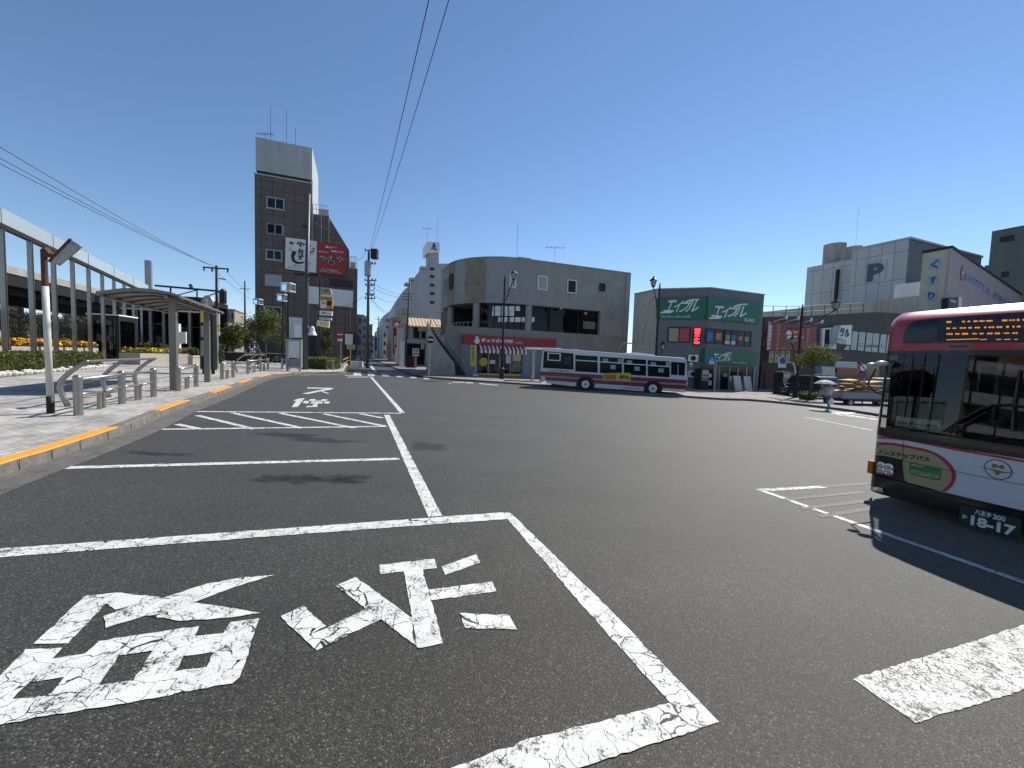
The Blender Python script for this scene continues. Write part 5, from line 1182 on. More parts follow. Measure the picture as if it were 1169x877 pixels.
# square lantern lamps on thin dark poles (left)
def cube_lamp(px, py_lamp, Y, label, hl=.62):
    b = atY(px, 410, Y); b.z = gz(b.x) + .16; zc = zat(px, py_lamp, b)
    t = thing('square_lamp', label, 'street lamp', tuple(b), 0, 'square headed street lamps')
    mb = MB(); mb.tube([b, b + Vector((0, 0, zc - hl * .5 - b.z))], [.09, .06], 8); mb.build('post', BRNPOLE, t)
    mb = MB(); c = Vector((b.x, b.y, zc)); s = hl
    mb.box(c.x - s * .5, c.x + s * .5, c.y - s * .5, c.y + s * .5, c.z + s * .32, c.z + s * .42); mb.box(c.x - s * .5, c.x + s * .5, c.y - s * .5, c.y + s * .5, c.z - s * .45, c.z - s * .38)
    for i in (-1, 1):
        for j in (-1, 1): mb.tube([(c.x + i * s * .46, c.y + j * s * .46, c.z - s * .38), (c.x + i * s * .46, c.y + j * s * .46, c.z + s * .32)], .03, 4)
    mb.build('lamp_frame', WHT, t)
    MB().box(c.x - s * .42, c.x + s * .42, c.y - s * .42, c.y + s * .42, c.z - s * .37, c.z + s * .31).build('diffuser', CLEAR, t)
    mb = MB(); mb.tube([(c.x, c.y, c.z - s * .37), (c.x, c.y, c.z + s * .1)], .1, 8); mb.build('bulb', WHT, t)
cube_lamp(329, 328, 33, 'tallest of the square headed lamps, just left of the grey green pole', .8)
cube_lamp(323, 340, 36, 'middle square headed lamp in front of the brown tower', .7)
cube_lamp(295, 344.5, 38, 'leftmost square headed lamp above the tree', .6)

# big grey-green pole with boxes in front of the tower
gb = G(348, 422, .16); t = thing('traffic_pole', 'thick grey green pole with a control box in front of the brown tower', 'pole', tuple(gb))
h = zat(351, 222, gb) - gb.z
mb = MB(); mb.tube([gb, gb + Vector((.1, 0, h * .45)), gb + Vector((.28, 0, h))], [.24, .17, .11], 12); mb.build('shaft', GRNPOLE, t, smooth=True)
zc = Z(270, 340, .13687)
def atg(z_, x, y): return atY(*z_(x, y), gb.y)
mb = MB(); a, b = atg(zc, 500, 330), atg(zc, 560, 230); mb.box(a.x, b.x, gb.y - .35, gb.y + .1, a.z, b.z); mb.build('control_box', SIGNW, t, bevel=.02)
zu2 = Z(270, 250, .13687); a, b = atg(zu2, 492, 455), atg(zu2, 690, 478); mb = MB(); mb.box(a.x, b.x, gb.y - .1, gb.y + .1, min(a.z, b.z), max(a.z, b.z)); mb.tube([atg(zu2, 600, 520), atg(zu2, 660, 478)], .03, 5); mb.build('arm', DKMET, t)
mb = MB(); a = atg(zu2, 590, 65); mb.box(a.x - .3, a.x + .15, gb.y - .08, gb.y + .08, a.z - .08, a.z + .1); mb.build('bracket', DKMET, t)
mb = MB(); c = atg(zc, 632, 275); mb._lathe(c.x, c.y, c.z - .35, [(.34, 0), (.3, .1), (.2, .3), (.16, .6), (.06, .7)], 14, 0); mb.tube([c + Vector((-.3, 0, .3)), Vector((gb.x, gb.y, c.z + .3))], .05, 6); mb.build('loudspeaker', SIGNW, t)
# stacked shop signs on a thin pole
sb = G(364, 421, .16); sb = sb; t = thing('sign_pole', 'thin dark pole carrying a stack of orange and white shop signs', 'sign pole', tuple(sb))
h = zat(365, 318, sb) - sb.z
mb = MB(); mb.tube([sb, sb + Vector((.05, 0, h))], [.08, .06], 8); mb.build('shaft', DKMET, t)
FSg = Frame((sb.x, sb.y - .12), (1, 0)); zq = Z(360, 320, .06842)
def sgn(pts, m, nm='sign_panel'): return sign_poly(FSg, zq, pts, -.16, 0, m, t, nm)
p_ = sgn([(90, 135), (245, 140), (275, 240), (70, 232)], PCOL[4]); mb = MB(); textpx(mb, FSg, '美容', zq(120, 150), zq(245, 215), .006, 0, .08); mb.build('lettering', INK, p_)
AMB = mat('amber_sign', (.5, .24, .03), .5, .06, 3)
p_ = sgn([(72, 262), (285, 285), (282, 472), (70, 470)], AMB); mb = MB(); mb.fpoly(FSg, [FSg.uv(*zq(*q)) for q in [(90, 330), (182, 335), (182, 460), (88, 458)]], .002, .02); mb.build('white_square', SIGNW, p_)
mb = MB(); c = FSg.uv(*zq(232, 385)); mb.tube([FSg.p(*c, .003), FSg.p(*c, .02)], .22, 14); mb.build('black_disc', INK, p_); mb = MB(); textpx(mb, FSg, 'し', zq(115, 345), zq(165, 405), .025, 0, .1); textpx(mb, FSg, '居酒屋', zq(140, 295), zq(270, 318), .006, 0, .03); mb.build('lettering', INK, p_)
p_ = sgn([(68, 505), (280, 520), (275, 592), (66, 578)], SIGNW); mb = MB(); textpx(mb, FSg, 'くま', zq(100, 522), zq(160, 572), .006, 0, .08); marks(mb, FSg, FSg.uv(*zq(165, 0))[0], FSg.uv(*zq(260, 0))[0], FSg.uv(*zq(200, 572))[1], .13, .006, 0, 6, 2); mb.build('lettering', INK, p_)
p_ = sgn([(66, 615), (270, 632), (262, 668), (64, 655)], SIGNW); mb = MB(); marks(mb, FSg, FSg.uv(*zq(85, 0))[0], FSg.uv(*zq(250, 0))[0], FSg.uv(*zq(200, 655))[1], .12, .006, 0, 7, 3); mb.build('lettering', NAVY, p_)
mb = MB(); mb.fpoly(FSg, [FSg.uv(*zq(*q)) for q in [(60, 672), (258, 690), (248, 802), (45, 762)]], .15, .3); p_ = mb.build('sign_panel', mat('pale_yellow_sign', (.75, .70, .38), .5, .05, 3), t); p_['label'] = 'pale yellow tilted lowest panel'
mb = MB(); textpx(mb, FSg, 'うどん', zq(85, 700), zq(190, 745), .306, 0, .04); mb.build('lettering', INK, p_)
# no-entry sign
nb = G(389, 421, .16); t = thing('no_entry_sign', 'round red no entry sign on a grey post at the corner', 'road sign', tuple(nb))
c = atY(388.5, 382, nb.y)
mb = MB(); mb.tube([nb, Vector((nb.x, nb.y, c.z + .1))], .045, 8); mb.build('post', GALV, t)
mb = MB(); mb.tube([c + Vector((0, -.06, 0)), c + Vector((0, -.085, 0))], .34, 24); d_ = mb.build('disc', RED, t)
MB().box(c.x - .24, c.x + .24, c.y - .1, c.y - .088, c.z - .05, c.z + .05).build('white_bar', SIGNW, d_)
mb = MB(); q = c + Vector((0, -.07, -.5)); mb.box(q.x - .22, q.x + .22, q.y - .02, q.y, q.z - .1, q.z + .1); mb.build('plate', SIGNW, t)
# slim white post with a round mirror-like plate at the stairs of the rounded building
wb = G(489.5, 429.5, .13); t = thing('corner_post', 'thin grey post with a small black and white plate before the concrete stairs', 'road sign', tuple(wb))
c = atY(491, z8(0, 350)[1], wb.y)
mb = MB(); mb.tube([wb, Vector((wb.x + .05, wb.y, zat(489, 365, wb)))], .05, 8); mb.build('post', GALV, t)
mb = MB(); mb.tube([c + Vector((.05, -.06, 0)), c + Vector((.05, -.085, 0))], .3, 20); d_ = mb.build('plate', INK, t)
MB().box(c.x - .2, c.x + .3, c.y - .1, c.y - .087, c.z - .06, c.z + .06).build('white_arrow', SIGNW, d_)
# ornate lamps on the far pavement
def lantern(mb, mg, c, s=1.0):
    x, y, z_ = c
    mb._lathe(x, y, z_, [(.05 * s, -.12 * s), (.16 * s, 0), (.17 * s, .02 * s)], 8, 0); mb._lathe(x, y, z_ + .5 * s, [(.36 * s, 0), (.3 * s, .08 * s), (.12 * s, .25 * s), (.03 * s, .4 * s)], 8, 0)
    for k in range(4): a = 6.283 * k / 4 + .7; mb.tube([(x + .16 * s * math.cos(a), y + .16 * s * math.sin(a), z_), (x + .3 * s * math.cos(a), y + .3 * s * math.sin(a), z_ + .5 * s)], .02, 4)
    mg._lathe(x, y, z_ + .02 * s, [(.14 * s, 0), (.27 * s, .47 * s)], 8, 0)
def ornate_lamp(px, py_base, py_top, side, label, dz=.13, lower=True, arm=1.4, Y=None, s=1.0, lz=None):
    b = G(px, py_base, dz) if Y is None else atY(px, py_base, Y)
    if Y is not None: b.z = gz(b.x) + dz
    h = zat(px, py_top, b) - b.z
    t = thing('ornate_lamp', label, 'street lamp', tuple(b), 0, 'ornate lantern street lamps')
    mb = MB(); mb._lathe(b.x, b.y, b.z, [(.2, 0), (.2, .9), (.11, 1.0), (.09, h * .5), (.07, h), (.02, h + .3)], 10, 0); mb.build('post', BRNPOLE, t)
    mb = MB(); a = [b + Vector((0, 0, h * .78)), b + Vector((side * arm * .25, 0, h * .80)), b + Vector((side * arm * .7, 0, h * .93)), b + Vector((side * arm, 0, h * .985))]
    mb.tube(a, .045, 6); mb.tube([b + Vector((side * .35 + .22 * math.cos(k * .6), 0, h * .86 + .22 * math.sin(k * .6))) for k in range(10)], .02, 4); mb.build('scroll_arm', BRNPOLE, t)
    l = MB(); g = MB(); lantern(l, g, b + Vector((side * arm, 0, h * .985 + .1)), s); lh = l.build('lantern', BRNPOLE, t); g.build('lantern_glass', PALEWIN, lh)
    if lower:
        l = MB(); g = MB(); c = b + Vector((-side * .55, 0, h * (lz or .42))); lantern(l, g, c, .8 * s); lh = l.build('lantern', BRNPOLE, t); g.build('lantern_glass', PALEWIN, lh)
        mb = MB(); mb.tube([b + Vector((0, 0, h * (lz or .42) - .5)), b + Vector((-side * .4, 0, h * (lz or .42) - .4)), c - Vector((0, 0, .1))], .035, 5); mb.build('lower_arm', BRNPOLE, t)
    return t
ornate_lamp(572.5, 436.5, 318, 1, 'ornate dark lamp post standing before the dumpling shop', arm=.75, lower=False, Y=33.5, s=.9)
ornate_lamp(746.5, 448, 327, -1, 'ornate dark lamp post between the bus and the agency', arm=.55, Y=34.2, s=.95, lz=.38)
ornate_lamp(908, 458, 352, 1, 'ornate dark lamp post rising in front of the red billboard', arm=2.4, Y=29.5, s=.9, lz=.6)

# ================================================================== STATION SIDE (left)
SD = Vector((-0.515, 0.857)).normalized()                        # line of the glass topped screen
p0 = atY(4, 380, 17.6).xy
SF = Frame(p0, SD)                                               # u away from the viewer, d > 0 towards the square
def sz(px, py): return SF.uv(px, py)
vb0 = sz(26, 272)[1]; vt0 = sz(35, 255)[1]
FENCEST = mat('screen_steel', (.27, .26, .25), .3, .18, 8, metal=.85)
scr = thing('station_screen', 'long steel post screen topped by a band of pale glass beside the railway', 'screen', (p0.x, p0.y, gz(p0.x) + .16))
pu = [sz(x, 330)[0] for x in (-22, 4, 27, 49, 71, 90.5, 107, 122.5, 137, 152, 166)]
# post pitch is regular: use the mean spacing
sp = (pu[9] - pu[1]) / 8; pu = [pu[1] + sp * k for k in range(-4, 12)]
for u in pu:
    mb = MB(); g_ = SF.g(u) + .1
    mb.fbox(SF, u - .10, u - .035, g_, vb0 - .002, -.08, .08); mb.fbox(SF, u + .035, u + .10, g_, vb0 - .002, -.08, .08); mb.fbox(SF, u - .034, u + .034, g_, vb0 - .01, -.03, .03); mb.build('post', FENCEST, scr)
mb = MB(); mb.fbox(SF, pu[0] - 1, pu[-1] + 1, vb0, vb0 + .2, -.1, .1); mb.build('beam', BRNPOLE, scr)
for a, b in zip(pu[:-1:2], pu[2::2]):
    mb = MB(); mb.fbox(SF, a + .03, b - .03, vb0 + .205, vt0, -.02, .02); mb.build('glass_panel', BANDG, scr)
    mb = MB(); mb.fbox(SF, b - .028, b + .028, vb0 + .205, vt0, -.04, .04); mb.build('glass_bar', GALV, scr)
ue = pu[-1]; 
mb = MB(); uu = sz(172.5, 330)[0]; mb.fbox(SF, uu - .5, uu + .1, SF.g(uu), sz(172.5, 299)[1], -.35, .1); mb.build('end_pillar', FENCEST, scr)
# dark bar fence behind the flowers
FF = Frame(SF.p(0, 0, -1.2).xy, SD); vtop_f = FF.uv(60, 362)[1]
bf = thing('bar_fence', 'dark vertical bar fence behind the yellow flower bed', 'fence', tuple(FF.p(0, FF.g(0))))
mb = MB(); u0, u1 = pu[0] - 1, pu[-1] + 16
for h in (FF.g(0) + .4, vtop_f - .15): mb.fbox(FF, u0, u1, h, h + .06, -.03, .03)
mb.build('rail', DKMET, bf)['kind'] = 'stuff'
mb = MB(); n = int((u1 - u0) / .16)
for k in range(n): u = u0 + .16 * k; mb.fbox(FF, u - .014, u + .014, FF.g(u) + .2, vtop_f, -.012, .012)
tag(mb.build('bar', DKMET, bf), kind='stuff')
# elevated deck beyond
VD = E1; VF = Frame(atY(8, 320, 27).xy, VD)
v0, v1 = VF.uv(8, 325)[1], VF.uv(8, 303)[1]
vi = thing('elevated_walkway', 'dark elevated deck on columns behind the steel screen', 'walkway', tuple(VF.p(0, VF.g(0))))
mb = MB(); mb.fbox(VF, -14, 60, v0, v1 - .5, -5, 0); mb.build('deck', DKMET, vi); mb = MB(); mb.fbox(VF, -14, 60, v1 - .5, v1, -.2, .06); mb.build('parapet', CONC, vi)
mb = MB(); mb.fbox(VF, -14, 60, v0 - .9, v0 - .003, -4.4, -3.8); mb.fbox(VF, -14, 60, v0 - .5, v0 - .003, -1.0, -.6); mb.build_each('girder', DKMET, vi)
for k in range(8): mb = MB(); u = -10 + 9 * k; mb.fbox(VF, u - .35, u + .35, VF.g(u) - .5, v0 - .91, -4.4, -3.8); mb.build('column', GALV, vi)
# dark station rooms below and behind, at the far end of the screen
SB = Frame(atY(140, 380, 36).xy, (.97, .24))
st = thing('station_building', 'dark glazed station entrance block beyond the planters', 'building', tuple(SB.p(0, SB.g(0))))
LSB = SB.uv(233, 380)[0]
h_ = SB.uv(190, 338)[1]
mb = MB(); mb.fbox(SB, 0, LSB, h_ - .5, h_, -5, .6); mb.build('roof', DKMET, st); mb = MB(); mb.fbox(SB, 0, LSB, SB.g(0), h_ - .503, -5, -4.8); mb.build('rear_wall', DKMET, st)
for k in range(7):
    mb = MB(); u = (LSB - .2) * k / 6; mb.fbox(SB, u, u + .2, SB.g(0), h_ - .503, -.2, .1); mb.build('mullion', STEEL if k % 2 else GALV, st)
mb = MB(); mb.fbox(SB, .21, LSB - .21, SB.g(0) + .3, h_ - 1.4, -.06, -.03); mb.build('glazing', TINT, st)
mb = MB(); mb.fbox(SB, 0, LSB, h_ - 1.39, h_ - 1.28, -.3, .3); mb.build('transom', SIGNW, st)
wb_ = thing('white_notice_board', 'white board standing against the dark station entrance', 'notice board', tuple(atY(208, 392, 31)))
c = atY(205, 392, 31); c2 = atY(212, 379, 31); mb = MB(); mb.box(c.x, c2.x, 31, 31.1, c.z, c2.z); mb.build('panel', SIGNW, wb_); mb = MB(); mb.box(c.x - .5, c.x - .003, 30.95, 31.15, gz(c.x), c2.z + .6); mb.build('post', WHT, wb_)
# hazy low town behind the railway
for i, (x0, x1, y, Y, m_) in enumerate([(-60, -10, 352, 75, APT), (-12, 30, 362, 90, WHB), (32, 70, 368, 110, TANB), (72, 96, 358, 120, APT), (98, 128, 366, 95, WHB), (130, 175, 362, 120, APT), (178, 230, 372, 100, TANB), (232, 252, 366, 110, WHB), (253, 268, 354, 90, TANB), (268, 290, 366, 130, APT)]):
    block(x0, x1, y, Y, 8, m_, ['grey flats glimpsed at the far left edge behind the screen', 'white house seen between the first steel posts', 'tan house seen low behind the fence bars', 'grey block behind the middle steel posts', 'white block behind the black glass booth', 'grey flats behind the station entrance', 'tan roofs behind the white notice board', 'white building left of the catenary pole', 'tan gabled house right of the catenary pole', 'grey flats between the slender pole and the tower'][i], 'distant_house', rows=3, cols=3)

# invented balconied flats, added outside the frame to be mirrored in the near bus windscreen
FLT = mat('flats_render', (.26, .235, .20), .75, .08, 1, grime=.1); fo = Vector((-44, -34)); FLF = Frame(fo + Vector((0, 0)), (.05, 1))
fl = thing('added_flats', 'added tan balconied flats outside the view, mirrored in the windscreen of the near bus', 'building', (fo.x, fo.y + 20, 1)); FLh = 19.0
mb = MB(); mb.fbox(FLF, 0, 42, -1, FLh, -10, 0); mb.build('wall', FLT, fl)
for k in range(6):
    v = 2.6 + 2.8 * k; mb = MB(); mb.fbox(FLF, .4, 41.6, v, v + .18, .003, 1.5); mb.fbox(FLF, .4, 41.6, v + .183, v + 1.05, 1.38, 1.5); mb.build('balcony', SIGNW, fl)
    for j in range(7): window(fl, FLF, (1.2 + j * 5.8, v + .4), (4.4 + j * 5.8, v + 2.2), mull=1)
for j in range(8): mb = MB(); mb.fbox(FLF, .2 + j * 5.75, .45 + j * 5.75, 0, FLh - .4, 1.52, 1.7); mb.build('fin', DKMET, fl)

# ------------------------------------------------------------------ planting
STONE = mat('planter_stone', (.34, .30, .25), .85, .2, 8, bump=.3, bscale=25); WHSTONE = mat('white_edging_stone', (.5, .48, .44), .85, .25, 9, bump=.4, bscale=12); SOIL = mat('soil', (.04, .03, .02), .95, .3, 8)
def hedge(a, b, depth, h, label, name='hedge', n=2600, mats=(LEAF1, LEAF2), size=.055, stone=None, g=None):
    a, b = Vector((a[0], a[1])), Vector((b[0], b[1])); f = Frame(a, b - a if (b - a).x * 1 != 0 else (1, 0)); L = (b - a).length
    # ensure depth goes away from the viewer
    sg_n = -1 if f.n.dot(-a) > 0 else 1
    g0 = gz((a.x + b.x) / 2) + .16 if g is None else g
    t = thing(name, label, 'hedge', (((a + b) / 2).x, ((a + b) / 2).y, g0))
    mb = MB(); ds = sorted((sg_n * .1, sg_n * (depth - .1))); 
    mb.fbox(f, .1, L - .1, g0, g0 + h - .1, ds[0], ds[1]); mb.build('branches', LEAF2, t)
    mb = MB()
    for k in range(n):
        s = R.random(); side = R.random()
        u = R.uniform(0, L); v = R.uniform(.04, h); d = R.uniform(0, depth)
        if side < .45: d = R.uniform(-.04, .1)
        elif side < .8: v = h + R.uniform(-.1, .07)
        elif side < .9: u = R.choice((R.uniform(-.04, .1), L - R.uniform(-.04, .1)))
        wob = .07 * noise.noise(Vector((u * 2.2, v * 2.2, d * 2.2)))
        p = f.p(u, g0 + v + wob, sg_n * (d - wob))
        nn = Vector((R.gauss(0, 1), R.gauss(0, 1), R.gauss(.3, 1))).normalized(); a_ = nn.orthogonal().normalized(); a_.rotate(Matrix.Rotation(R.uniform(0, 6.28), 3, nn)); c_ = nn.cross(a_); z_ = size * R.uniform(.6, 1.3)
        mb.add([p - a_ * z_, p - c_ * z_ * .5, p + a_ * z_, p + c_ * z_ * .5], [(0, 1, 2, 3)], R.randrange(len(mats)))
    mb.build('leaves', list(mats), t)
    if stone:
        mb = MB(); k = 0; u = -.1
        while u < L + .1:
            w = R.uniform(.25, .5); hh = R.uniform(.16, .26); q = f.p(u + w / 2, g0 + hh * .45, -sg_n * .12); mb.ball(q, .5, 8, 0, (w * .5, .28, hh)); u += w * .95
        mb.build('edging_stones', stone, t)
    return t, f, L, g0, sg_n
hg = [G(-70, 438, KH).xy, G(0, 430, KH).xy, G(118, 419, KH).xy]
hedge(hg[0], hg[2], 1.6, .84, 'long clipped green hedge edged with white stones in front of the yellow flowers', n=7000, stone=WHSTONE, size=.06)
def flowerbed(a, b, depth, hb, label, n=1500, cols=(FLY, FLO), size=.07, wall=STONE):
    a, b = Vector((a[0], a[1])), Vector((b[0], b[1])); f = Frame(a, b - a); L = (b - a).length; sg_n = -1 if f.n.dot(-a) > 0 else 1
    g0 = gz((a.x + b.x) / 2) + .16; t = thing('flower_bed', label, 'flower bed', (((a + b) / 2).x, ((a + b) / 2).y, g0))
    ds = sorted((0, sg_n * depth)); mb = MB(); mb.fbox(f, 0, L, g0 - .2, g0 + hb, ds[0], ds[1]); mb.build('planter', wall, t)
    ml = MB(); mf = MB()
    for k in range(n * 2):
        u = R.uniform(0, L); d = R.uniform(0, depth) ** 1.0; v = hb + R.uniform(0, .28); p = f.p(u, g0 + v, sg_n * d)
        tgt = mf if k % 2 else ml
        nn = Vector((R.gauss(0, 1), R.gauss(0, 1), R.gauss(.6, 1))).normalized(); a_ = nn.orthogonal().normalized(); c_ = nn.cross(a_); z_ = size * R.uniform(.6, 1.3)
        if tgt is mf: p.z += .1
        tgt.add([p - a_ * z_, p - c_ * z_, p + a_ * z_, p + c_ * z_], [(0, 1, 2, 3)], 0 if noise.noise(Vector((u * .8, d, 3))) < .12 else 1)
    ml.build('foliage', [LEAF1, LEAF2], t); tag(mf.build('blossoms', list(cols), t), kind='stuff'); return t
fa, fb_ = atY(-70, 392, 15.5).xy, atY(112, 392, 27.5).xy
flowerbed(fa, fb_, 1.6, .98, 'long raised bed of yellow and orange flowers before the dark bar fence', n=5600, size=.075)
f2a, f2b = atY(146, 395, 30).xy, atY(184, 395, 34).xy
flowerbed(f2a, f2b, 1.4, .6, 'short bed of yellow flowers right of the black glass booth', n=700, size=.08)
f3a, f3b = atY(160, 405, 26).xy, atY(216, 405, 31).xy
flowerbed(f3a, f3b, 1.2, .75, 'stone planter of low yellow flowers behind the shelter posts', n=500, cols=(FLY, LEAF3), size=.06)
for px0, px1, Y0, Y1, h, lab in [(168, 194, 32, 34, 1.35, 'dark box clipped hedge behind the stone planter'), (150, 172, 26.5, 27.5, .75, 'low round shrub hedge beside the black booth'), (203, 214, 31, 32, 1.1, 'small clipped bush right of the first shelter post'), (215, 227, 31, 31.6, 1.15, 'yellow green bush left of the bus stop sign'), (244, 257, 33, 34, 1.55, 'tall clipped hedge right of the bus stop sign')]:
    hedge(atY(px0, 400, Y0).xy, atY(px1, 400, Y1).xy, 1.3, h, lab, n=900, mats=(LEAF3, LEAF1) if 'yellow' in lab else (LEAF1, LEAF2), size=.085)
pw = atY(220, 408, 29.5).xy; pw2 = atY(250, 405, 34).xy; f = Frame(pw, pw2 - pw); t = thing('planter_wall', 'low pale stone planter wall behind the bus stop sign', 'wall', (pw.x, pw.y, gz(pw.x))); mb = MB(); mb.fbox(f, 0, (pw2 - pw).length, gz(pw.x), gz(pw.x) + .75, -.3, .0); mb.build('wall', STONE, t); mb = MB(); mb.fbox(f, -.05, (pw2 - pw).length + .05, gz(pw.x) + .753, gz(pw.x) + .83, -.34, .05); mb.build('coping', WHSTONE, t)
# dark terrace wall under the trees
pw = atY(258, 404, 40).xy; pw2 = atY(345, 404, 43).xy; f = Frame(pw, pw2 - pw); t = thing('terrace_wall', 'low dark wall at the foot of the trees beside the tower', 'wall', (pw.x, pw.y, gz(pw.x))); mb = MB(); mb.fbox(f, 0, (pw2 - pw).length, gz(pw.x), gz(pw.x) + 1.0, -.3, 0); mb.build('wall', BRNPOLE, t); mb = MB(); mb.fbox(f, 0, (pw2 - pw).length, gz(pw.x) + 1.003, gz(pw.x) + 1.1, -.33, .04); mb.build('coping', STONE, t)

def tree(px, Y, ytop, ybot, wpx_, label, name='street_tree', n=1500, mats=(LEAF1, LEAF3, LEAF2), size=.12, trunk_r=.09, g=None, lobes=9):
    b = atY(px, 400, Y); b.z = gz(b.x) + .15
    zt_, zb_ = zat(px, ytop, b), zat(px, ybot, b); rx = wpx_ / 2 / FL * Y; rz = (zt_ - zb_) / 2; c = Vector((b.x, b.y, (zt_ + zb_) / 2))
    t = thing(name, label, 'tree', tuple(b))
    L = []
    for k in range(lobes):
        a = 6.283 * k / lobes + R.uniform(-.4, .4); rr = R.uniform(.35, .7); L.append((c + Vector((rx * rr * math.cos(a), rx * rr * math.sin(a), rz * R.uniform(-.55, .6))), R.uniform(.34, .55)))
    L.append((c + Vector((0, 0, rz * .45)), .5))
    mb = MB(); mb.tube([b, b + Vector((.03, 0, (zb_ - b.z) * .6)), b + Vector((0, 0, zb_ - b.z + rz * .8))], [trunk_r, trunk_r * .8, trunk_r * .45], 8)
    for p, r in L: s0 = b + Vector((0, 0, max(.4, (zb_ - b.z)) + rz * R.uniform(0, .4))); mb.tube([s0, s0.lerp(p, .5) + Vector((0, 0, .1)), p], [trunk_r * .45, trunk_r * .3, .015], 5)
    mb.build('trunk', BARK, t)
    mb = MB()
    for p, r in L:
        for k in range(n // len(L)):
            v = Vector((R.gauss(0, 1), R.gauss(0, 1), R.gauss(0, 1))).normalized() * (r * R.uniform(.35, 1.08))
            q = p + Vector((v.x * rx, v.y * rx, v.z * rz * 1.05))
            nn = Vector((R.gauss(0, 1), R.gauss(0, 1), R.gauss(.5, 1))).normalized(); a_ = nn.orthogonal().normalized(); a_.rotate(Matrix.Rotation(R.uniform(0, 6.28), 3, nn)); c_ = nn.cross(a_); z_ = size * R.uniform(.6, 1.3)
            mb.add([q - a_ * z_, q - c_ * z_ * .5 + nn * z_ * .2, q + a_ * z_, q + c_ * z_ * .5 + nn * z_ * .2], [(0, 1, 2, 3)], R.randrange(len(mats)))
    mb.build('crown', list(mats), t); return t
tree(303, 39, 351, 392, 44, 'young green tree with a light crown in front of the brown tower', n=2200, size=.13)
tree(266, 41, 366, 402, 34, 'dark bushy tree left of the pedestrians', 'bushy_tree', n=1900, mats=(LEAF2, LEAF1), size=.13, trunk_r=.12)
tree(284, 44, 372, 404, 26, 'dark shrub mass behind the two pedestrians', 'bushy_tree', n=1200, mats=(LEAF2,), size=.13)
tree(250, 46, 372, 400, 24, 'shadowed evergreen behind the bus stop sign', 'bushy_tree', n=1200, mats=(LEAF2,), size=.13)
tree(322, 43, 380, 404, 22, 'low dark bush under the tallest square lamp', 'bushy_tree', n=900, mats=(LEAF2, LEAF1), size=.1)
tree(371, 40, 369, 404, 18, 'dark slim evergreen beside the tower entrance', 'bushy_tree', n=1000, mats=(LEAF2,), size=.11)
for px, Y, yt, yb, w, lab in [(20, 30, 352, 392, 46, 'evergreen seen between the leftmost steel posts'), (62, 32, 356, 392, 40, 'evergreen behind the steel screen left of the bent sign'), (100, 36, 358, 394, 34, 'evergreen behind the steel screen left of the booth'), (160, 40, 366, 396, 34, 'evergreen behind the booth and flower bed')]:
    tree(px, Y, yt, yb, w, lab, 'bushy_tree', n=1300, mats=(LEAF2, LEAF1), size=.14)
h1 = G(373, 423, KH).xy; h2 = G(389, 418, KH).xy
hedge(atY(372, 415, 33).xy, atY(389, 415, 35.5).xy, 2.2, .95, 'square clipped hedge by the no entry sign', n=1100, mats=(LEAF3, LEAF1), size=.08)
tree(929, 27.5, 393, 421, 46, 'small roadside tree with a bright yellow green crown before the low brown block', n=2000, mats=(LEAF3, LEAF1, LEAF3), size=.085, trunk_r=.1)
hedge(atY(921, 450, 27).xy, atY(934, 450, 27.3).xy, .7, .5, 'little shrub at the foot of the small roadside tree', n=260, mats=(LEAF3, LEAF1), size=.06)

# ------------------------------------------------------------------ street furniture on the left pavement
def ground_pt(px, py, dz=KH): return G(px, py, dz)
def bench(F, Cv, label, pit, seat=True):
    """steel leaning bench: front posts with rails, rear posts curving over"""
    t = thing('rail_bench', label, 'railing', tuple(F[0]), 0, 'steel rail benches along the kerb')
    up = Vector((0, 0, 1)); inn = Vector((E2.x, E2.y, 0))
    for p in F:
        mb = MB(); mb.tube([p, p + up * .80], .075, 14); q = mb.build('post', STEEL, t, smooth=False)
        m2 = MB(); m2.tube([p + up * .80, p + up * .83, p + up * .845], [.075, .06, .02], 14); m2.build('cap', STEEL, q)
    for p in Cv:
        mb = MB(); pts = [p + up * h + inn * o for h, o in ((0, .03), (.2, -.05), (.42, -.11), (.6, -.08), (.78, .06), (.93, .22), (1.06, .4))]
        mb.tube(pts, [.055, .055, .055, .055, .052, .05, .048], 12); mb.build('curved_post', STEEL, t, smooth=True)
    if len(Cv) > 1:
        mb = MB(); mb.tube([p + up * 1.06 + inn * .4 for p in [Cv[0] - (Cv[1] - Cv[0]) * .04] + list(Cv) + [Cv[-1] + (Cv[-1] - Cv[-2]) * .04]], .035, 10); mb.build('top_rail', STEEL, t, smooth=True)
        mb = MB(); mb.tube([p + up * .5 - inn * .08 for p in Cv], .022, 8); mb.build('rear_rail', STEEL, t, smooth=True)
    if len(F) > 1:
        mb = MB(); mb.tube([p + up * .74 for p in F], .035, 10); mb.build('upper_rail', STEEL, t, smooth=True)
        for a, b in zip(F[:-1], F[1:]):
            m = a.lerp(b, .52); m.z = (a.z + b.z) / 2
            for s in (-.09, .09):
                l = m + (b - a).normalized() * s - inn * .03; mb = MB(); mb.tube([l, l + up * .38], .045, 10); mb.build('short_post', STEEL, t)
            mb = MB(); mb.tube([a + up * .42 + inn * .0, a.lerp(b, .2) + up * .42, m - (b - a).normalized() * .09 + up * .4], .032, 10); mb.build('seat_rail', STEEL, t, smooth=True)
            mb = MB(); mb.tube([m + (b - a).normalized() * .09 + up * .4, b.lerp(a, .2) + up * .42, b + up * .42], .032, 10); mb.build('seat_rail', STEEL, t, smooth=True)
F1 = [ground_pt(89.8, 474), ground_pt(139.5, 461), ground_pt(175.5, 453)]
C1 = ground_pt(76, 464); Cc = [C1, C1 + (F1[1] - F1[0]), C1 + (F1[2] - F1[0])]
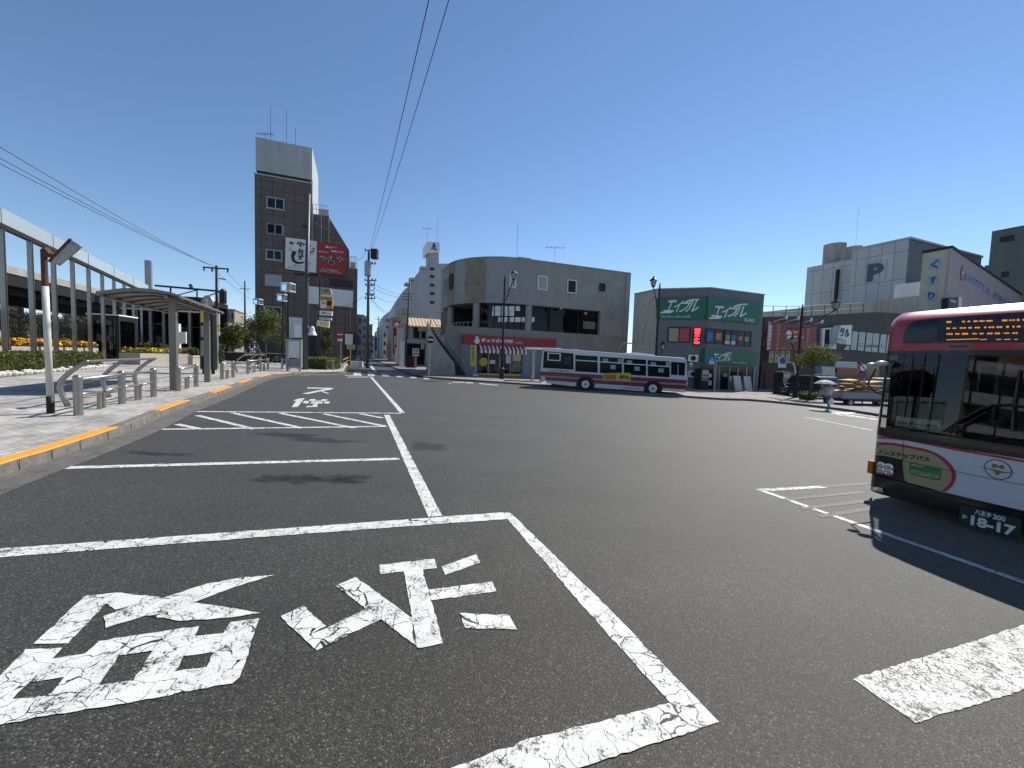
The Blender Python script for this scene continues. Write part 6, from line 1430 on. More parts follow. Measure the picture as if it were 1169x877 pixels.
bench(F1, Cc, 'nearest steel rail bench with three curved rear posts, by the bent sign', 1.8)
F2 = [ground_pt(204, 446.5), ground_pt(224, 441.5)]
bench([F1[2] + (F2[0] - F1[2]) * .99] + [F2[1]], [], 'short steel rail without curved posts beside the first shelter post', 1.8)
F3 = [ground_pt(253.5, 433.5), ground_pt(266, 431)]
bench(F3, [], 'short steel rail in the gap right of the second shelter post', 1.8)
F4 = [ground_pt(283, 427), ground_pt(297.5, 424), ground_pt(306, 422.6)]
C4 = F4[0] + Vector((-1.3, .95, .02)); bench(F4, [C4, C4 + (F4[1] - F4[0]), C4 + (F4[2] - F4[0])], 'steel rail bench with curved posts in front of the pedestrians', 1.8)
F5 = [ground_pt(322, 421.5), ground_pt(340, 421.2)]
bench(F5, [], 'short steel rail in front of the white notice stand', 1.8)
F6 = [ground_pt(364, 421.5), ground_pt(380.5, 422.5)]
bench(F6, [], 'steel rail at the corner of the kerb beside the clipped hedge', 1.8)
# bent sign post
b = ground_pt(58, 472); t = thing('bent_sign', 'white post with a crumpled rusty sign panel bent over at its top', 'road sign', tuple(b))
hh = zat(50, 285, b) - b.z; dx = atY(50.5, 300, b.y).x - b.x
mb = MB(); mb.tube([b + Vector((0, 0, .35)), b + Vector((dx * .5, 0, hh * .5)), b + Vector((dx, 0, hh * .78))], .055, 12); mb.build('post', mat('pale_post', (.55, .53, .47), .45, .1, 6), t, smooth=True)
mb = MB(); mb.tube([b, b + Vector((0, 0, .36))], .062, 12); mb.build('post_foot', BRNPOLE, t, smooth=True)
mb = MB(); mb.tube([b + Vector((dx, 0, hh * .78)), b + Vector((dx * 1.0, 0, hh * 1.0))], .052, 10); zz1 = Z(0, 220, .17109)
def at_b(x, y, d=0): return atY(*zz1(x, y), b.y + d)
mb.tube([at_b(300, 380), at_b(330, 420)], .07, 8); mb.build('rusty_sleeve', RUST, t)
mb = MB(); gx, gy = 6, 4; V = []
A, B, Cq, D_ = (335, 455), (472, 312), (552, 360), (400, 488)
for j in range(gy + 1):
    for i in range(gx + 1):
        s, q = i / gx, j / gy
        x = (A[0] * (1 - s) + B[0] * s) * (1 - q) + (D_[0] * (1 - s) + Cq[0] * s) * q; y = (A[1] * (1 - s) + B[1] * s) * (1 - q) + (D_[1] * (1 - s) + Cq[1] * s) * q
        V.append(at_b(x, y, -.06 * math.sin(q * 3.1) + .05 * noise.noise(Vector((s * 3, q * 3, 1)))))
fs = [(j * (gx + 1) + i, j * (gx + 1) + i + 1, (j + 1) * (gx + 1) + i + 1, (j + 1) * (gx + 1) + i) for j in range(gy) for i in range(gx)]
mb.add(V, fs); o = mb.build('crumpled_panel', GALV, t, smooth=True); so_ = o.modifiers.new('thickness', 'SOLIDIFY'); so_.thickness = .012
mb = MB(); mb.tube([at_b(330, 460, -.03), at_b(400, 385, -.03), at_b(474, 310, -.03)], .03, 6); mb.build('rusty_edge', RUST, t)
# bus shelter roof and posts
s1p, s2p = ground_pt(199, 445.5), ground_pt(237, 436); dsh = (s2p - s1p); dsh.z = 0; dsh.normalize(); nsh = Vector((-dsh.y, dsh.x, 0)) * 1
t = thing('bus_shelter', 'long curved grey shelter roof on square posts along the kerb', 'bus shelter', tuple(s1p))
zr1 = zat(199, 344, s1p)
for p, wv in ((s1p, .1), (s2p, .1)):
    f = Frame(p.xy, (1, 0)); mb = MB(); mb.hexa([p + dsh * a + nsh * c for a, c in ((-wv, -wv), (-wv, wv), (wv, wv), (wv, -wv))] + [Vector((p.x, p.y, zr1)) + dsh * a + nsh * c for a, c in ((-wv, -wv), (-wv, wv), (wv, wv), (wv, -wv))]); mb.build('post', SPOST, t, bevel=.02, recalc=True)
def sheltp(a, c, h): q = s1p + dsh * a + nsh * c; return Vector((q.x, q.y, h))
prof = [(-.45, -.02), (-.2, .05), (.15, .1), (.55, .1), (.95, .05), (1.3, -.04), (1.55, -.13)]
a0, a1 = -.95, 4.7; mb = MB(); V = []
for a in (a0, a1):
    for c, h in prof: V.append(sheltp(a, c, zr1 + h + .06))
    for c, h in prof: V.append(sheltp(a, c, zr1 + h + .14))
n = len(prof); fs = []
for i in range(n - 1): fs += [(i, i + 1, 2 * n + i + 1, 2 * n + i), (n + i + 1, n + i, 3 * n + i, 3 * n + i + 1)]
fs += [tuple(range(n)) + tuple(range(2 * n - 1, n - 1, -1)), tuple(range(2 * n, 3 * n)) + tuple(range(4 * n - 1, 3 * n - 1, -1)), (0, 2 * n, 3 * n, n), (n - 1, 2 * n - 1, 4 * n - 1, 3 * n - 1)]
mb.add(V, fs); mb.build('roof', SPOST, t, recalc=True)
for k in range(7):
    a = a0 + .3 + (a1 - a0 - .6) * k / 6; mb = MB(); mb.tube([sheltp(a, c, zr1 + h + .03) for c, h in prof], .04, 6); mb.build('rib', SPOST, t)
mb = MB(); mb.tube([sheltp(a0, -.1, zr1 + .02), sheltp(a1, -.1, zr1 + .02)], .06, 8); mb.build('beam', SPOST, t)
mb = MB(); mb.tube([sheltp(a0, 1.4, zr1 - .1), sheltp(a1, 1.4, zr1 - .1)], .035, 8); mb.build('gutter', SPOST, t)
# bus stop sign "2"
bs = atY(236, 408, 21.5); bs.z = gz(bs.x) + .16; FBS = Frame(bs.xy, (.97, -.25)); zb3 = Z(130, 300, .17109)
t = thing('bus_stop_sign', 'tall dark bus stop board topped with a grey disc marked 2', 'bus stop sign', tuple(bs))
def bquad(q, d0, d1, m, nm, par=None):
    return sign_poly(FBS, zb3, q, d0, d1, m, par or t, nm)
mb = MB(); a = FBS.uv(*zb3(570, 310)); b2 = FBS.uv(*zb3(662, 632)); mb.fbox(FBS, a[0], b2[0], bs.z + .25, a[1], -.22, 0); mb.build('board', DKMET, t)
mb = MB(); c = FBS.uv(*zb3(622, 262)); mb.tube([FBS.p(c[0], c[1], -.1), FBS.p(c[0], c[1], 0)], .36, 28); dk = mb.build('disc', GALV, t); mb = MB(); ftext(mb, FBS, '2', c[0] - .12, c[1] - .18, c[0] + .1, c[1] + .18, .006, 0, .05); mb.build('lettering', SIGNW, dk)
bquad([(578, 322), (608, 322), (608, 400), (578, 398)], .003, .03, YEL, 'yellow_plate'); bquad([(580, 420), (640, 422), (640, 495), (580, 495)], .003, .02, GALV, 'timetable'); bquad([(580, 520), (640, 520), (640, 622), (578, 622)], .003, .02, GALV, 'timetable')
for k in (.08, b2[0] - a[0] - .2): mb = MB(); mb.fbox(FBS, a[0] + k, a[0] + k + .12, bs.z, bs.z + .247, -.16, -.05); mb.build('foot', DKMET, t)
bq = atY(248, 390, 27); sp_ = thing('white_plate_sign', 'narrow white and yellow plates on a pole behind the bus stop board', 'sign', (bq.x, bq.y, gz(bq.x)))
mb = MB(); mb.tube([(bq.x, bq.y, gz(bq.x)), (bq.x, bq.y, zat(248, 353, bq))], .07, 8); mb.build('pole', GALV, sp_)
for y0, y1, m_ in ((355, 371, SIGNW), (372, 377, YEL), (378, 383, SIGNW)):
    mb = MB(); mb.box(bq.x - .42, bq.x + .25, bq.y - .12, bq.y - .08, zat(248, y1, bq), zat(248, y0, bq)); mb.build('plate', m_, sp_)
# black glass booth
kb = G(104, 415, KH + .0); kb = atY(104, 405, 29.0); kb.z = gz(kb.x) + .15
KFr = Frame(kb.xy, (.96, .28)); w_ = KFr.uv(135, 390)[0]; h_ = KFr.uv(110, 359.5)[1]; dp = 1.9
t = thing('glass_booth', 'black framed glass booth with a pale roof edge behind the hedge', 'booth', tuple(kb))
for u, d in ((0, 0), (w_, 0), (0, -dp), (w_, -dp)):
    mb = MB(); mb.fbox(KFr, u - .09, u + .09, kb.z, h_ - .35, d - .09, d + .09); mb.build('frame_post', BLK, t)
mb = MB(); mb.fbox(KFr, -.1, w_ + .1, h_ - .35, h_, -dp - .1, .1); mb.build('roof', BLK, t); mb = MB(); mb.fbox(KFr, -.16, w_ + .16, h_ + .002, h_ + .09, -dp - .2, .16); mb.build('roof_edge', WHT, t)
mb = MB(); mb.fbox(KFr, -.1, w_ + .1, kb.z, kb.z + .25, -dp - .1, .1); mb.build('plinth', BLK, t)
mb = MB(); mb.fbox(KFr, .092, w_ - .092, kb.z + .252, h_ - .353, -.02, .02); mb.build('front_glass', SMOKE, t)
mb = MB(); mb.fbox(KFr, w_ - .02, w_ + .02, kb.z + .252, h_ - .353, -dp + .092, -.092); mb.build('side_glass', SMOKE, t)
mb = MB(); mb.fbox(KFr, .1, w_ - .1, kb.z + .26, h_ - .36, -dp + .0, -dp + .04); mb.build('rear_panel', BLK, t)
mb = MB(); mb.fbox(KFr, .6, 1.6, kb.z + .26, kb.z + 1.2, -1.2, -.5); mb.build('counter', BRNPOLE, t)
# notice stand, teal mat, cone-like items
nb_ = ground_pt(336, 424); NF = Frame(nb_.xy, (.985, .17)); zc = Z(270, 340, .13687)
t = thing('notice_stand', 'silver framed notice stand with white and grey panels by the kerb', 'notice board', tuple(nb_))
a = NF.uv(*zc(415, 345)); b2 = NF.uv(*zc(545, 560))
mb = MB(); mb.ring(NF, a[0], b2[0], nb_.z + .25, a[1], .12, -.12, .12); mb.build('frame', GALV, t)
mb = MB(); mb.fbox(NF, a[0] + .122, b2[0] - .122, NF.uv(*zc(450, 500))[1], a[1] - .122, -.02, .03); mb.build('upper_panel', SIGNW, t)
mb = MB(); mb.fbox(NF, a[0] + .122, b2[0] - .122, nb_.z + .372, NF.uv(*zc(450, 512))[1], -.02, .04); mb.build('lower_panel', BLUEGREY, t)
for u in (a[0] + .05, b2[0] - .17): mb = MB(); mb.fbox(NF, u, u + .12, nb_.z, nb_.z + .247, -.1, .1); mb.build('leg', GALV, t)
ml = ground_pt(243, 422); t = thing('teal_mat', 'small pale teal sheet lying on the pavement by the shelter', 'mat', tuple(ml)); mb = MB(); mb.hexa([ml + Vector(q) for q in [(-.5, -.6, .012), (.6, -.4, .012), (.5, .6, .012), (-.6, .4, .012)]] + [ml + Vector(q) for q in [(-.5, -.6, .03), (.6, -.4, .03), (.5, .6, .03), (-.6, .4, .03)]]); mb.build('sheet', mat('teal_sheet', (.16, .38, .33), .6, .1, 4), t)
# yellow barrier and signs at the street corner
yb = G(399, 414, KH); t = thing('yellow_barrier', 'thin yellow tubular barrier at the side street corner', 'barrier', tuple(yb)); YT = mat('dull_yellow_paint', (.5, .37, .10), .5, .12, 6)
q2 = G(391.5, 420.5, KH)
mb = MB(); mb.tube([yb, yb + Vector((0, 0, .8)), q2 + Vector((0, 0, .8)), q2], .04, 6); mb.build('frame', YT, t); mb = MB(); mb.tube([yb + Vector((0, 0, .4)), q2 + Vector((0, 0, .4))], .03, 6); mb.build('rail', YT, t)
tb = atY(400, 405, 40); tb.z = gz(tb.x) + .16; t = thing('wooden_sign', 'small tan sign board on a yellow post at the corner', 'sign', tuple(tb)); mb = MB(); mb.tube([tb, Vector((tb.x, tb.y, zat(400, 396, tb)))], .05, 6); mb.build('post', YT, t); mb = MB(); a = atY(396, 399, 39.9); b2 = atY(405, 393.5, 39.9); mb.box(a.x, b2.x, 39.86, 39.92, a.z, b2.z); mb.build('board', PCOL[4], t)
for k, (px, m_) in enumerate([(403, SIGNW), (407.5, SIGNW), (411.5, PCOL[5])]):   # white barrier blocks
    w = atY(px, 410, 42); w.z = gz(w.x) + .16; o = MB().hexa([w + Vector(q) for q in [(-.3, -.2, 0), (.3, -.2, 0), (.3, .2, 0), (-.3, .2, 0), (-.22, -.1, .62), (.22, -.1, .62), (.22, .1, .62), (-.22, .1, .62)]]).build('barrier_block', m_, bevel=.03)
    tag(o, ['white barrier block left of the utility pole, nearest the yellow barrier', 'white barrier block in the middle of the three by the utility pole', 'greyer barrier block touching the foot of the utility pole'][k], 'barrier', 'white barrier blocks at the street corner')

# ================================================================== BUSES
BUSRED = mat('bus_red', (.42, .016, .03), .3, .04, 2, coat=.6); BUSWHT = mat('bus_white', (.60, .61, .65), .3, .03, 2, coat=.5); BUSBLK = mat('bus_black', (.008, .008, .009), .18, .05, 3, coat=.3)
GOLD = mat('champagne_gold', (.40, .33, .19), .4, .04, 3, metal=.2, coat=.3); BRONZE = mat('bronze_mark', (.27, .16, .06), .45, .05, 4); PLATEG = mat('plate_green', (.006, .03, .022), .5, .04, 3)
RUBBER = mat('tyre_rubber', (.012, .012, .012), .8, .1, 9); DGREY = mat('dashboard_grey', (.03, .033, .038), .6, .08, 4); LEDO = mat('amber_led', (1.0, .36, .06), .5, 0, 2, emit=0.45)
CHROME = mat('headlamp_chrome', (.7, .7, .72), .15, .03, 5, metal=1.0); AMBER = mat('amber_lens', (.6, .16, .01), .25, .05, 5); BUSGREEN = mat('bus_mark_green', (.02, .20, .07), .5, .04, 3)
WSCREEN = glassmat('windscreen_glass', (.5, .55, .54), .01, 0.0, 1.5)
NU = Vector((.372, -.928)).normalized()
Mp = atY(1137, 430, 4.8).xy
NBF = Frame(Mp - NU * 1.25, NU); gB = NBF.g(1.25)
VTB = NBF.uv(*Z(969, 340, .17109)(1100, 54), -.62)[1]
def Sd(u, v):
    x = (u - 1.25) / 1.25; d = -.13 * x * x; e = max(0.0, min(1.0, (abs(x) - .86) / .14)); d -= .24 * (1 - math.sqrt(max(0, 1 - e * e)))
    h = v - gB
    if h > 1.05: d -= (h - 1.05) * .07
    if v > VTB - .26: d -= .26 * ((v - VTB + .26) / .26) ** 2.5
    return d
def bpx(px, py):
    d = -.15
    for _ in range(8): u, v = NBF.uv(px, py, d); d = Sd(max(0, min(2.5, u)), v)
    return max(.004, min(2.496, u)), v
b8 = Z(969, 480, .17109); b7 = Z(969, 340, .17109)
nbus = thing('city_bus', 'red and white bus with a lit destination panel at the right edge', 'bus', tuple(NBF.p(1.25, gB)))
def surf(pts, off, m, name, parent=nbus, maxlen=.09, thick=0.0):
    """outline on the bus front, finely cut so that it follows the curved nose"""
    bm = bmesh.new(); vs = [bm.verts.new((u, v, 0)) for u, v in pts]; bm.faces.new(vs)
    bmesh.ops.triangulate(bm, faces=bm.faces[:])
    for _ in range(6):
        le = [e for e in bm.edges if e.calc_length() > maxlen]
        if not le: break
        bmesh.ops.subdivide_edges(bm, edges=le, cuts=1); bmesh.ops.triangulate(bm, faces=[f for f in bm.faces if len(f.verts) > 3])
    bm.verts.index_update(); mb = MB()
    V = [NBF.p(v.co.x, v.co.y, Sd(max(0, min(2.5, v.co.x)), v.co.y) + off) for v in bm.verts]; F_ = []
    for f in bm.faces:
        idx = [v.index for v in f.verts]
        if f.normal.z < 0: idx = idx[::-1]
        F_.append(idx)
    bm.free(); mb.add(V, F_); return mb.build(name, m, parent, smooth=True)
def spx(z_, pts, off, m, name, parent=nbus, **k): return surf([bpx(*z_(*q)) for q in pts], off, m, name, parent, **k)
def stext(body, z_, tl, br, off, m, name='lettering', parent=nbus, bold=.03, slope=None):
    u0, v1 = bpx(*z_(*tl)); u1, v0 = bpx(*z_(*br)); vs, fs = text_mesh(body, bold); mb = MB()
    mb.add([NBF.p(u0 + x * (u1 - u0), v0 + y * (v1 - v0), Sd(u0 + x * (u1 - u0), v0 + y * (v1 - v0)) + off) for x, y in vs], fs); return mb.build(name, m, parent)
vtopB = VTB; vbelt = bpx(1137, 519)[1]; vwt = bpx(*b7(1100, 358))[1]; vlow = bpx(1137, 576)[1]; vskirt = gB + .13
# front shell in strips
def shell(v0, v1, n, m, name, u0=0.0, u1=2.5, off=0.0):
    us = [0, .01, .03, .06, .1, .15, .22, .32, .45, .6, .8, 1.05, 1.25, 1.45, 1.7, 1.9, 2.05, 2.18, 2.28, 2.35, 2.4, 2.44, 2.47, 2.49, 2.5]; us = [u for u in us if u0 <= u <= u1]
    if us[0] > u0: us = [u0] + us
    if us[-1] < u1: us.append(u1)
    mb = MB(); V = []
    for j in range(n + 1):
        v = v0 + (v1 - v0) * j / n
        for u in us: V.append(NBF.p(u, v, Sd(u, v) + off))
    k = len(us); mb.add(V, [(j * k + i, j * k + i + 1, (j + 1) * k + i + 1, (j + 1) * k + i) for j in range(n) for i in range(k - 1)]); return mb.build(name, m, nbus, smooth=True)
shell(vwt + .0, vtopB, 14, BUSRED, 'roof_front'); lowf = shell(vlow, vbelt, 8, BUSWHT, 'front_panel'); shell(vskirt, vlow, 4, BUSBLK, 'bumper', off=.04)
shell(vbelt, vwt, 8, BUSBLK, 'corner_pillar', 0, .07); shell(vbelt, vwt, 8, BUSBLK, 'corner_pillar', 2.43, 2.5)
ws_ = shell(vbelt, vwt, 10, WSCREEN, 'windscreen', .07, 2.43)
shell(vbelt, vbelt + .13, 2, BUSBLK, 'screen_base', .0, 2.5, .006); shell(vwt - .045, vwt + .02, 2, BUSBLK, 'screen_header', 0, 2.5, .006)
# sides, roof, back
dS = Sd(0, gB + 1.0); Lb = 10.4
for u0, u1, in ((0.0, .05), (2.45, 2.5)):
    mb = MB(); mb.fbox(NBF, u0, u1, gB + .28, gB + 1.05, -Lb, dS - .002); mb.build('side_panel', BUSWHT, nbus)
    mb = MB(); q = -.004 if u0 == 0 else .004; mb.fbox(NBF, u0 + q, u1 + q, gB + .62, gB + .86, -Lb + .01, dS - .03); mb.build('red_band', BUSRED, nbus)
    mb = MB(); mb.fbox(NBF, u0, u1, gB + 2.1, vtopB - .08, -Lb, dS - .2); mb.build('cant_rail', BUSRED, nbus)
    mb = MB(); mb.fbox(NBF, u0 + .02, u0 + .03, gB + 1.052, gB + 2.098, -Lb + .1, dS - .1); mb.build('side_glass', TINT, nbus)
    for k in range(7): mb = MB(); d_ = dS - .15 - k * 1.62; mb.fbox(NBF, u0 + .002, u1 - .002, gB + 1.052, gB + 2.098, d_ - .09, d_); mb.build('side_pillar', BUSBLK, nbus)
mb = MB(); mb.fbox(NBF, .06, 2.44, vtopB - .16, vtopB - .06, -Lb, -.55); mb.fbox(NBF, .051, 2.449, vtopB - .3, vtopB - .162, -Lb, -Lb + .05); mb.build('roof', BUSRED, nbus)
mb = MB(); mb.fbox(NBF, .051, 2.449, gB + .28, vtopB - .31, -Lb, -Lb + .05); mb.build('rear_panel', BUSWHT, nbus)
mb = MB(); mb.fbox(NBF, .06, 2.44, gB + .3, gB + .36, -Lb + .06, -.45); mb.build('floor', DGREY, nbus)
for d_ in (-2.5, -7.9):
    for u in (.02, 2.48):
        s_ = 1 if u < 1 else -1; c = NBF.p(u, gB + .48, d_); ax = Vector((NBF.u.x, NBF.u.y, 0)) * s_
        mb = MB(); mb.tube([c + ax * .02, c + ax * .3], .48, 28); w_ = mb.build('wheel', RUBBER, nbus); mb = MB(); mb.tube([c + ax * .0, c + ax * .018], .27, 20); mb.build('rim', GALV, w_)
# black destination window with its amber lines
dp_ = spx(b7, [(362, 304), (363, 268), (372, 225), (392, 188), (420, 165), (470, 150), (560, 138), (1169, 98), (1300, 92), (1300, 296), (1169, 299)], .006, BUSBLK, 'destination_window')
spx(b7, [(605, 136), (1169, 102), (1290, 98), (1290, 290), (1169, 293), (588, 292)], .009, DGREY, 'display_panel', dp_)
rr = random.Random(5); mb = MB()
for row, (ya, yb_) in enumerate([((163), (148)), ((205), (192)), ((243), (236)), ((281), (278))]):
    x = 655
    while x < 1290:
        w_ = rr.uniform(12, 46); y = ya + (yb_ - ya) * (x - 655) / 514
        if row == 3 and x < 870: w_ = 215
        if (rr.random() < .78 or row == 3 and x < 870) and not (row == 3 and 880 < x < 950):
            hgt_ = 2.6 if row == 3 else rr.uniform(2.2, 4.5)
            pts = [bpx(*b7(*q)) for q in ((x, y + hgt_), (x + w_, y + hgt_ - w_ * .03), (x + w_, y - hgt_ - w_ * .03), (x, y - hgt_))]; mb.add([NBF.p(u, v, Sd(u, v) + .013) for u, v in pts], [(0, 1, 2, 3)])
            if row < 3:
                k = rr.randrange(1, 4)
                for j in range(k):
                    xx = x + w_ * (j + .5) / k; pts = [bpx(*b7(*q)) for q in ((xx - 2, y + 7), (xx + 2, y + 7), (xx + 2, y - 8), (xx - 2, y - 8))]; mb.add([NBF.p(u, v, Sd(u, v) + .0135) for u, v in pts], [(0, 1, 2, 3)])
        x += w_ + rr.uniform(6, 26)
tag(mb.build('amber_lettering', LEDO, dp_), kind='stuff')
spx(b7, [(668, 318), (795, 316), (795, 332), (668, 333)], .004, BUSBLK, 'marker_lamp')
# stripes, gold field, marks
spx(b8, [(162, 90), (390, 122), (700, 183), (1169, 264), (1330, 290), (1330, 308), (1169, 281), (700, 198), (390, 135), (160, 103)], .005, BUSRED, 'red_stripe')
redsw = spx(b8, [(158, 130), (300, 150), (420, 172), (520, 193), (580, 215), (632, 246), (680, 290), (708, 330), (718, 370), (708, 410), (690, 440), (660, 466), (640, 476), (610, 468), (560, 460), (380, 405), (155, 380)], .0045, BUSRED, 'red_outline')
spx(b8, [(156, 147), (300, 167), (415, 188), (510, 208), (570, 229), (615, 258), (660, 302), (684, 340), (691, 370), (683, 405), (664, 435), (640, 458), (622, 467), (560, 458), (378, 403), (150, 378)], .0075, GOLD, 'gold_field')
spx(b8, [(152, 213), (250, 238), (360, 262), (362, 300), (368, 370), (376, 400), (390, 412), (600, 470), (600, 495), (150, 380), (140, 300)], .0105, BUSBLK, 'lamp_surround')
hl = spx(b8, [(192, 275), (230, 278), (300, 292), (312, 305), (310, 350), (300, 363), (240, 356), (195, 345), (187, 330), (188, 290)], .018, DGREY, 'headlight')
for c_ in ((222, 300), (275, 312), (222, 334), (275, 345)):
    u, v = bpx(*b8(*c_)); mb = MB(); q = NBF.p(u, v, Sd(u, v) + .02); nn_ = Vector((NBF.n.x, NBF.n.y, 0)); mb.tube([q, q + nn_ * .012, q + nn_ * .02], [.058, .054, .03], 16); mb.build('lens', CHROME, hl)
fl = spx(b8, [(158, 432), (238, 450), (246, 480), (160, 462)], .055, CHROME, 'fog_light')
tn = MB(); c = bpx(*b8(128, 292)); tn.fbox(NBF, c[0] - .03, c[0] + .05, c[1] - .10, c[1] + .10, Sd(.02, c[1]) - .10, Sd(.1, c[1]) - .03); tn.build('turn_signal', AMBER, nbus, bevel=.02)
def slanted(body, z_, tl, tr, h, off, m, par=nbus, bold=.04):
    """lettering whose base line runs between two surveyed points"""
    vs, fs = text_mesh(body, bold); mb = MB(); V = []
    A = bpx(*z_(tl[0], tl[1] + h)); B = bpx(*z_(tr[0], tr[1] + h)); A2_ = bpx(*z_(*tl)); B2_ = bpx(*z_(*tr))
    for x, y in vs:
        u = (A[0] * (1 - x) + B[0] * x) * (1 - y) + (A2_[0] * (1 - x) + B2_[0] * x) * y; v = (A[1] * (1 - x) + B[1] * x) * (1 - y) + (A2_[1] * (1 - x) + B2_[1] * x) * y
        V.append(NBF.p(u, v, Sd(u, v) + off))
    mb.add(V, fs); return mb.build('lettering', m, par)
slanted('ノンステップバス', b8, (198, 188), (545, 246), 34, .011, INK)
gm = spx(b8, [(408, 283), (430, 284), (600, 318), (618, 325), (620, 345), (612, 395), (600, 402), (420, 362), (404, 350)], .0115, BUSGREEN, 'green_bus_mark')
spx(b8, [(412, 325), (606, 362), (602, 388), (572, 386), (416, 350)], .0135, GOLD, 'window_cut', gm)
spx(b8, [(420, 300), (500, 315), (505, 304), (430, 290)], .0135, GOLD, 'window_cut', gm)
for c_ in ((450, 358), (558, 383)):
    spx(b8, [(c_[0] + 17 * math.cos(a), c_[1] + 14 * math.sin(a)) for a in [6.283 * k / 14 for k in range(14)]], .0155, BUSGREEN, 'mark_wheel', gm); spx(b8, [(c_[0] + 9 * math.cos(a), c_[1] + 7 * math.sin(a)) for a in [6.283 * k / 12 for k in range(12)]], .0175, GOLD, 'mark_hub', gm)
slanted('ノンステップ', b8, (425, 328), (600, 360), 16, .0155, BUSGREEN, gm)
ring_o = [(998 + 93 * math.cos(a), 328 + 66 * math.sin(a) + 16 * math.cos(a)) for a in [6.283 * k / 40 for k in range(40)]]; ring_i = [(998 + 86 * math.cos(a), 328 + 60 * math.sin(a) + 16 * math.cos(a)) for a in [6.283 * k / 40 for k in range(40)]]
em = spx(b8, ring_o, .006, INK, 'emblem'); spx(b8, ring_i, .0085, BUSWHT, 'emblem_field', em)
spx(b8, [(958, 286), (980, 290), (1012, 306), (1012, 296), (1040, 300), (1040, 326), (1018, 324), (986, 308), (986, 318), (958, 314)], .0115, BRONZE, 'letter_n', em)
spx(b8, [(862, 303), (950, 322), (1040, 342), (1128, 352), (1040, 352), (1022, 350), (990, 370), (970, 338), (940, 328)], .0115, BRONZE, 'wing', em)
for pts in ([(362, 140), (366, 140), (366, 270), (362, 270)], [(362, 268), (720, 340), (1169, 430), (1300, 452), (1300, 455), (1169, 433), (720, 343), (362, 271)]): spx(b8, pts, .0125, INK, 'panel_seam')
pl = MB(); u0, v1 = NBF.uv(*b8(770, 600), .05); c = bpx(1137, 590)
pw_, ph_ = .50, .25; cu_ = bpx(*b8(950, 670)); pc = (cu_[0], cu_[1])
pl.fbox(NBF, pc[0] - pw_ / 2, pc[0] + pw_ / 2, pc[1] - ph_ / 2, pc[1] + ph_ / 2, .052, .066); plt = pl.build('number_plate', PLATEG, nbus)
mb = MB(); ftext(mb, NBF, '八王子', pc[0] - .12, pc[1] + .045, pc[0] + .02, pc[1] + .105, .0685, 0, .04); ftext(mb, NBF, '200', pc[0] + .03, pc[1] + .045, pc[0] + .13, pc[1] + .105, .0685, 0, .03); ftext(mb, NBF, 'か', pc[0] - .225, pc[1] - .045, pc[0] - .175, pc[1] + .01, .0685, 0, .03); ftext(mb, NBF, '18-17', pc[0] - .145, pc[1] - .1, pc[0] + .215, pc[1] + .025, .0685, 0, .045); mb.build('lettering', SIGNW, plt)
# cab interior
mb = MB(); mb.fbox(NBF, .12, 2.38, gB + .4, vbelt + .06, -1.05, -.42); mb.build('dashboard', DGREY, nbus, bevel=.05)
c = NBF.p(*NBF.uv(*b7(735, 735), -.75), -.75); c = NBF.p(1.0, vbelt + .22, -.8); ax = (Vector((NBF.n.x, NBF.n.y, 0)) * .45 + Vector((0, 0, 1))).normalized(); a_ = ax.orthogonal().normalized(); bb_ = ax.cross(a_)
mb = MB(); mb.tube([c + (a_ * math.cos(t_) + bb_ * math.sin(t_)) * .24 for t_ in [6.283 * k / 28 for k in range(29)]], .018, 8); mb.tube([c - a_ * .23, c + a_ * .23], .016, 6); mb.tube([c - ax * .35, c], .03, 8); mb.build('steering_wheel', BUSBLK, nbus)
sd = MB(); sd.fbox(NBF, .75, 1.3, gB + .9, gB + 1.05, -1.75, -1.25); sd.fbox(NBF, .75, 1.3, gB + 1.053, gB + 1.75, -1.85, -1.72); seat = sd.build('driver_seat', DGREY, nbus, bevel=.04); mb = MB(); hq = NBF.uv(*b7(1085, 435), -1.75); mb.fbox(NBF, hq[0] - .14, hq[0] + .14, hq[1] - .13, hq[1] + .13, -1.8, -1.7); mb.build('headrest_cover', SIGNW, seat, bevel=.04)
for u, d_ in ((1.55, -1.3), (1.75, -2.2), (.5, -2.4), (2.05, -1.4)): q = NBF.p(u, gB + .4, d_); mb = MB(); mb.tube([q, q + Vector((0, 0, 2.1))], .017, 8); mb.build('grab_pole', YEL if u > 1.6 else GALV, nbus)
for k in range(5): mb = MB(); mb.fbox(NBF, .3 if k % 2 else 1.6, .85 if k % 2 else 2.2, gB + .4, gB + 1.45, -3.2 - k * 1.1, -3.05 - k * 1.1); mb.build('passenger_seat', NAVY, nbus, bevel=.05)
plc = MB(); q0, q1 = bpx(*b7(308, 792)), bpx(*b7(605, 870)); pts = [bpx(*b7(*q)) for q in ((312, 790), (608, 824), (603, 880), (302, 855))]
plac = surf(pts[::-1], -.02, PCOL[5], 'placard'); plac.data.materials[0] = WHT; slanted('ハイビーム使用', b7, (325, 815), (585, 850), 28, -.012, INK, plac)
mb = MB(); mb2 = MB()
def fp(x, y, o=.03): u, v = bpx(*b7(x, y)); return NBF.p(u, v, Sd(u, v) + o)
mb.tube([fp(640, 895, .05), fp(760, 815, .05), fp(900, 738, .04), fp(985, 715, .03)], .014, 6); mb.tube([fp(690, 905, .05), fp(800, 835, .05), fp(930, 760, .04)], .011, 6); mb.build('wiper', BUSBLK, nbus)
mb2.tube([fp(960, 720, .035), fp(1090, 715, .035), fp(1250, 740, .035)], .02, 6); mb2.tube([fp(1100, 890, .05), fp(1110, 720, .04), fp(1150, 480, .035)], .012, 6); mb2.build('wiper', BUSBLK, nbus)
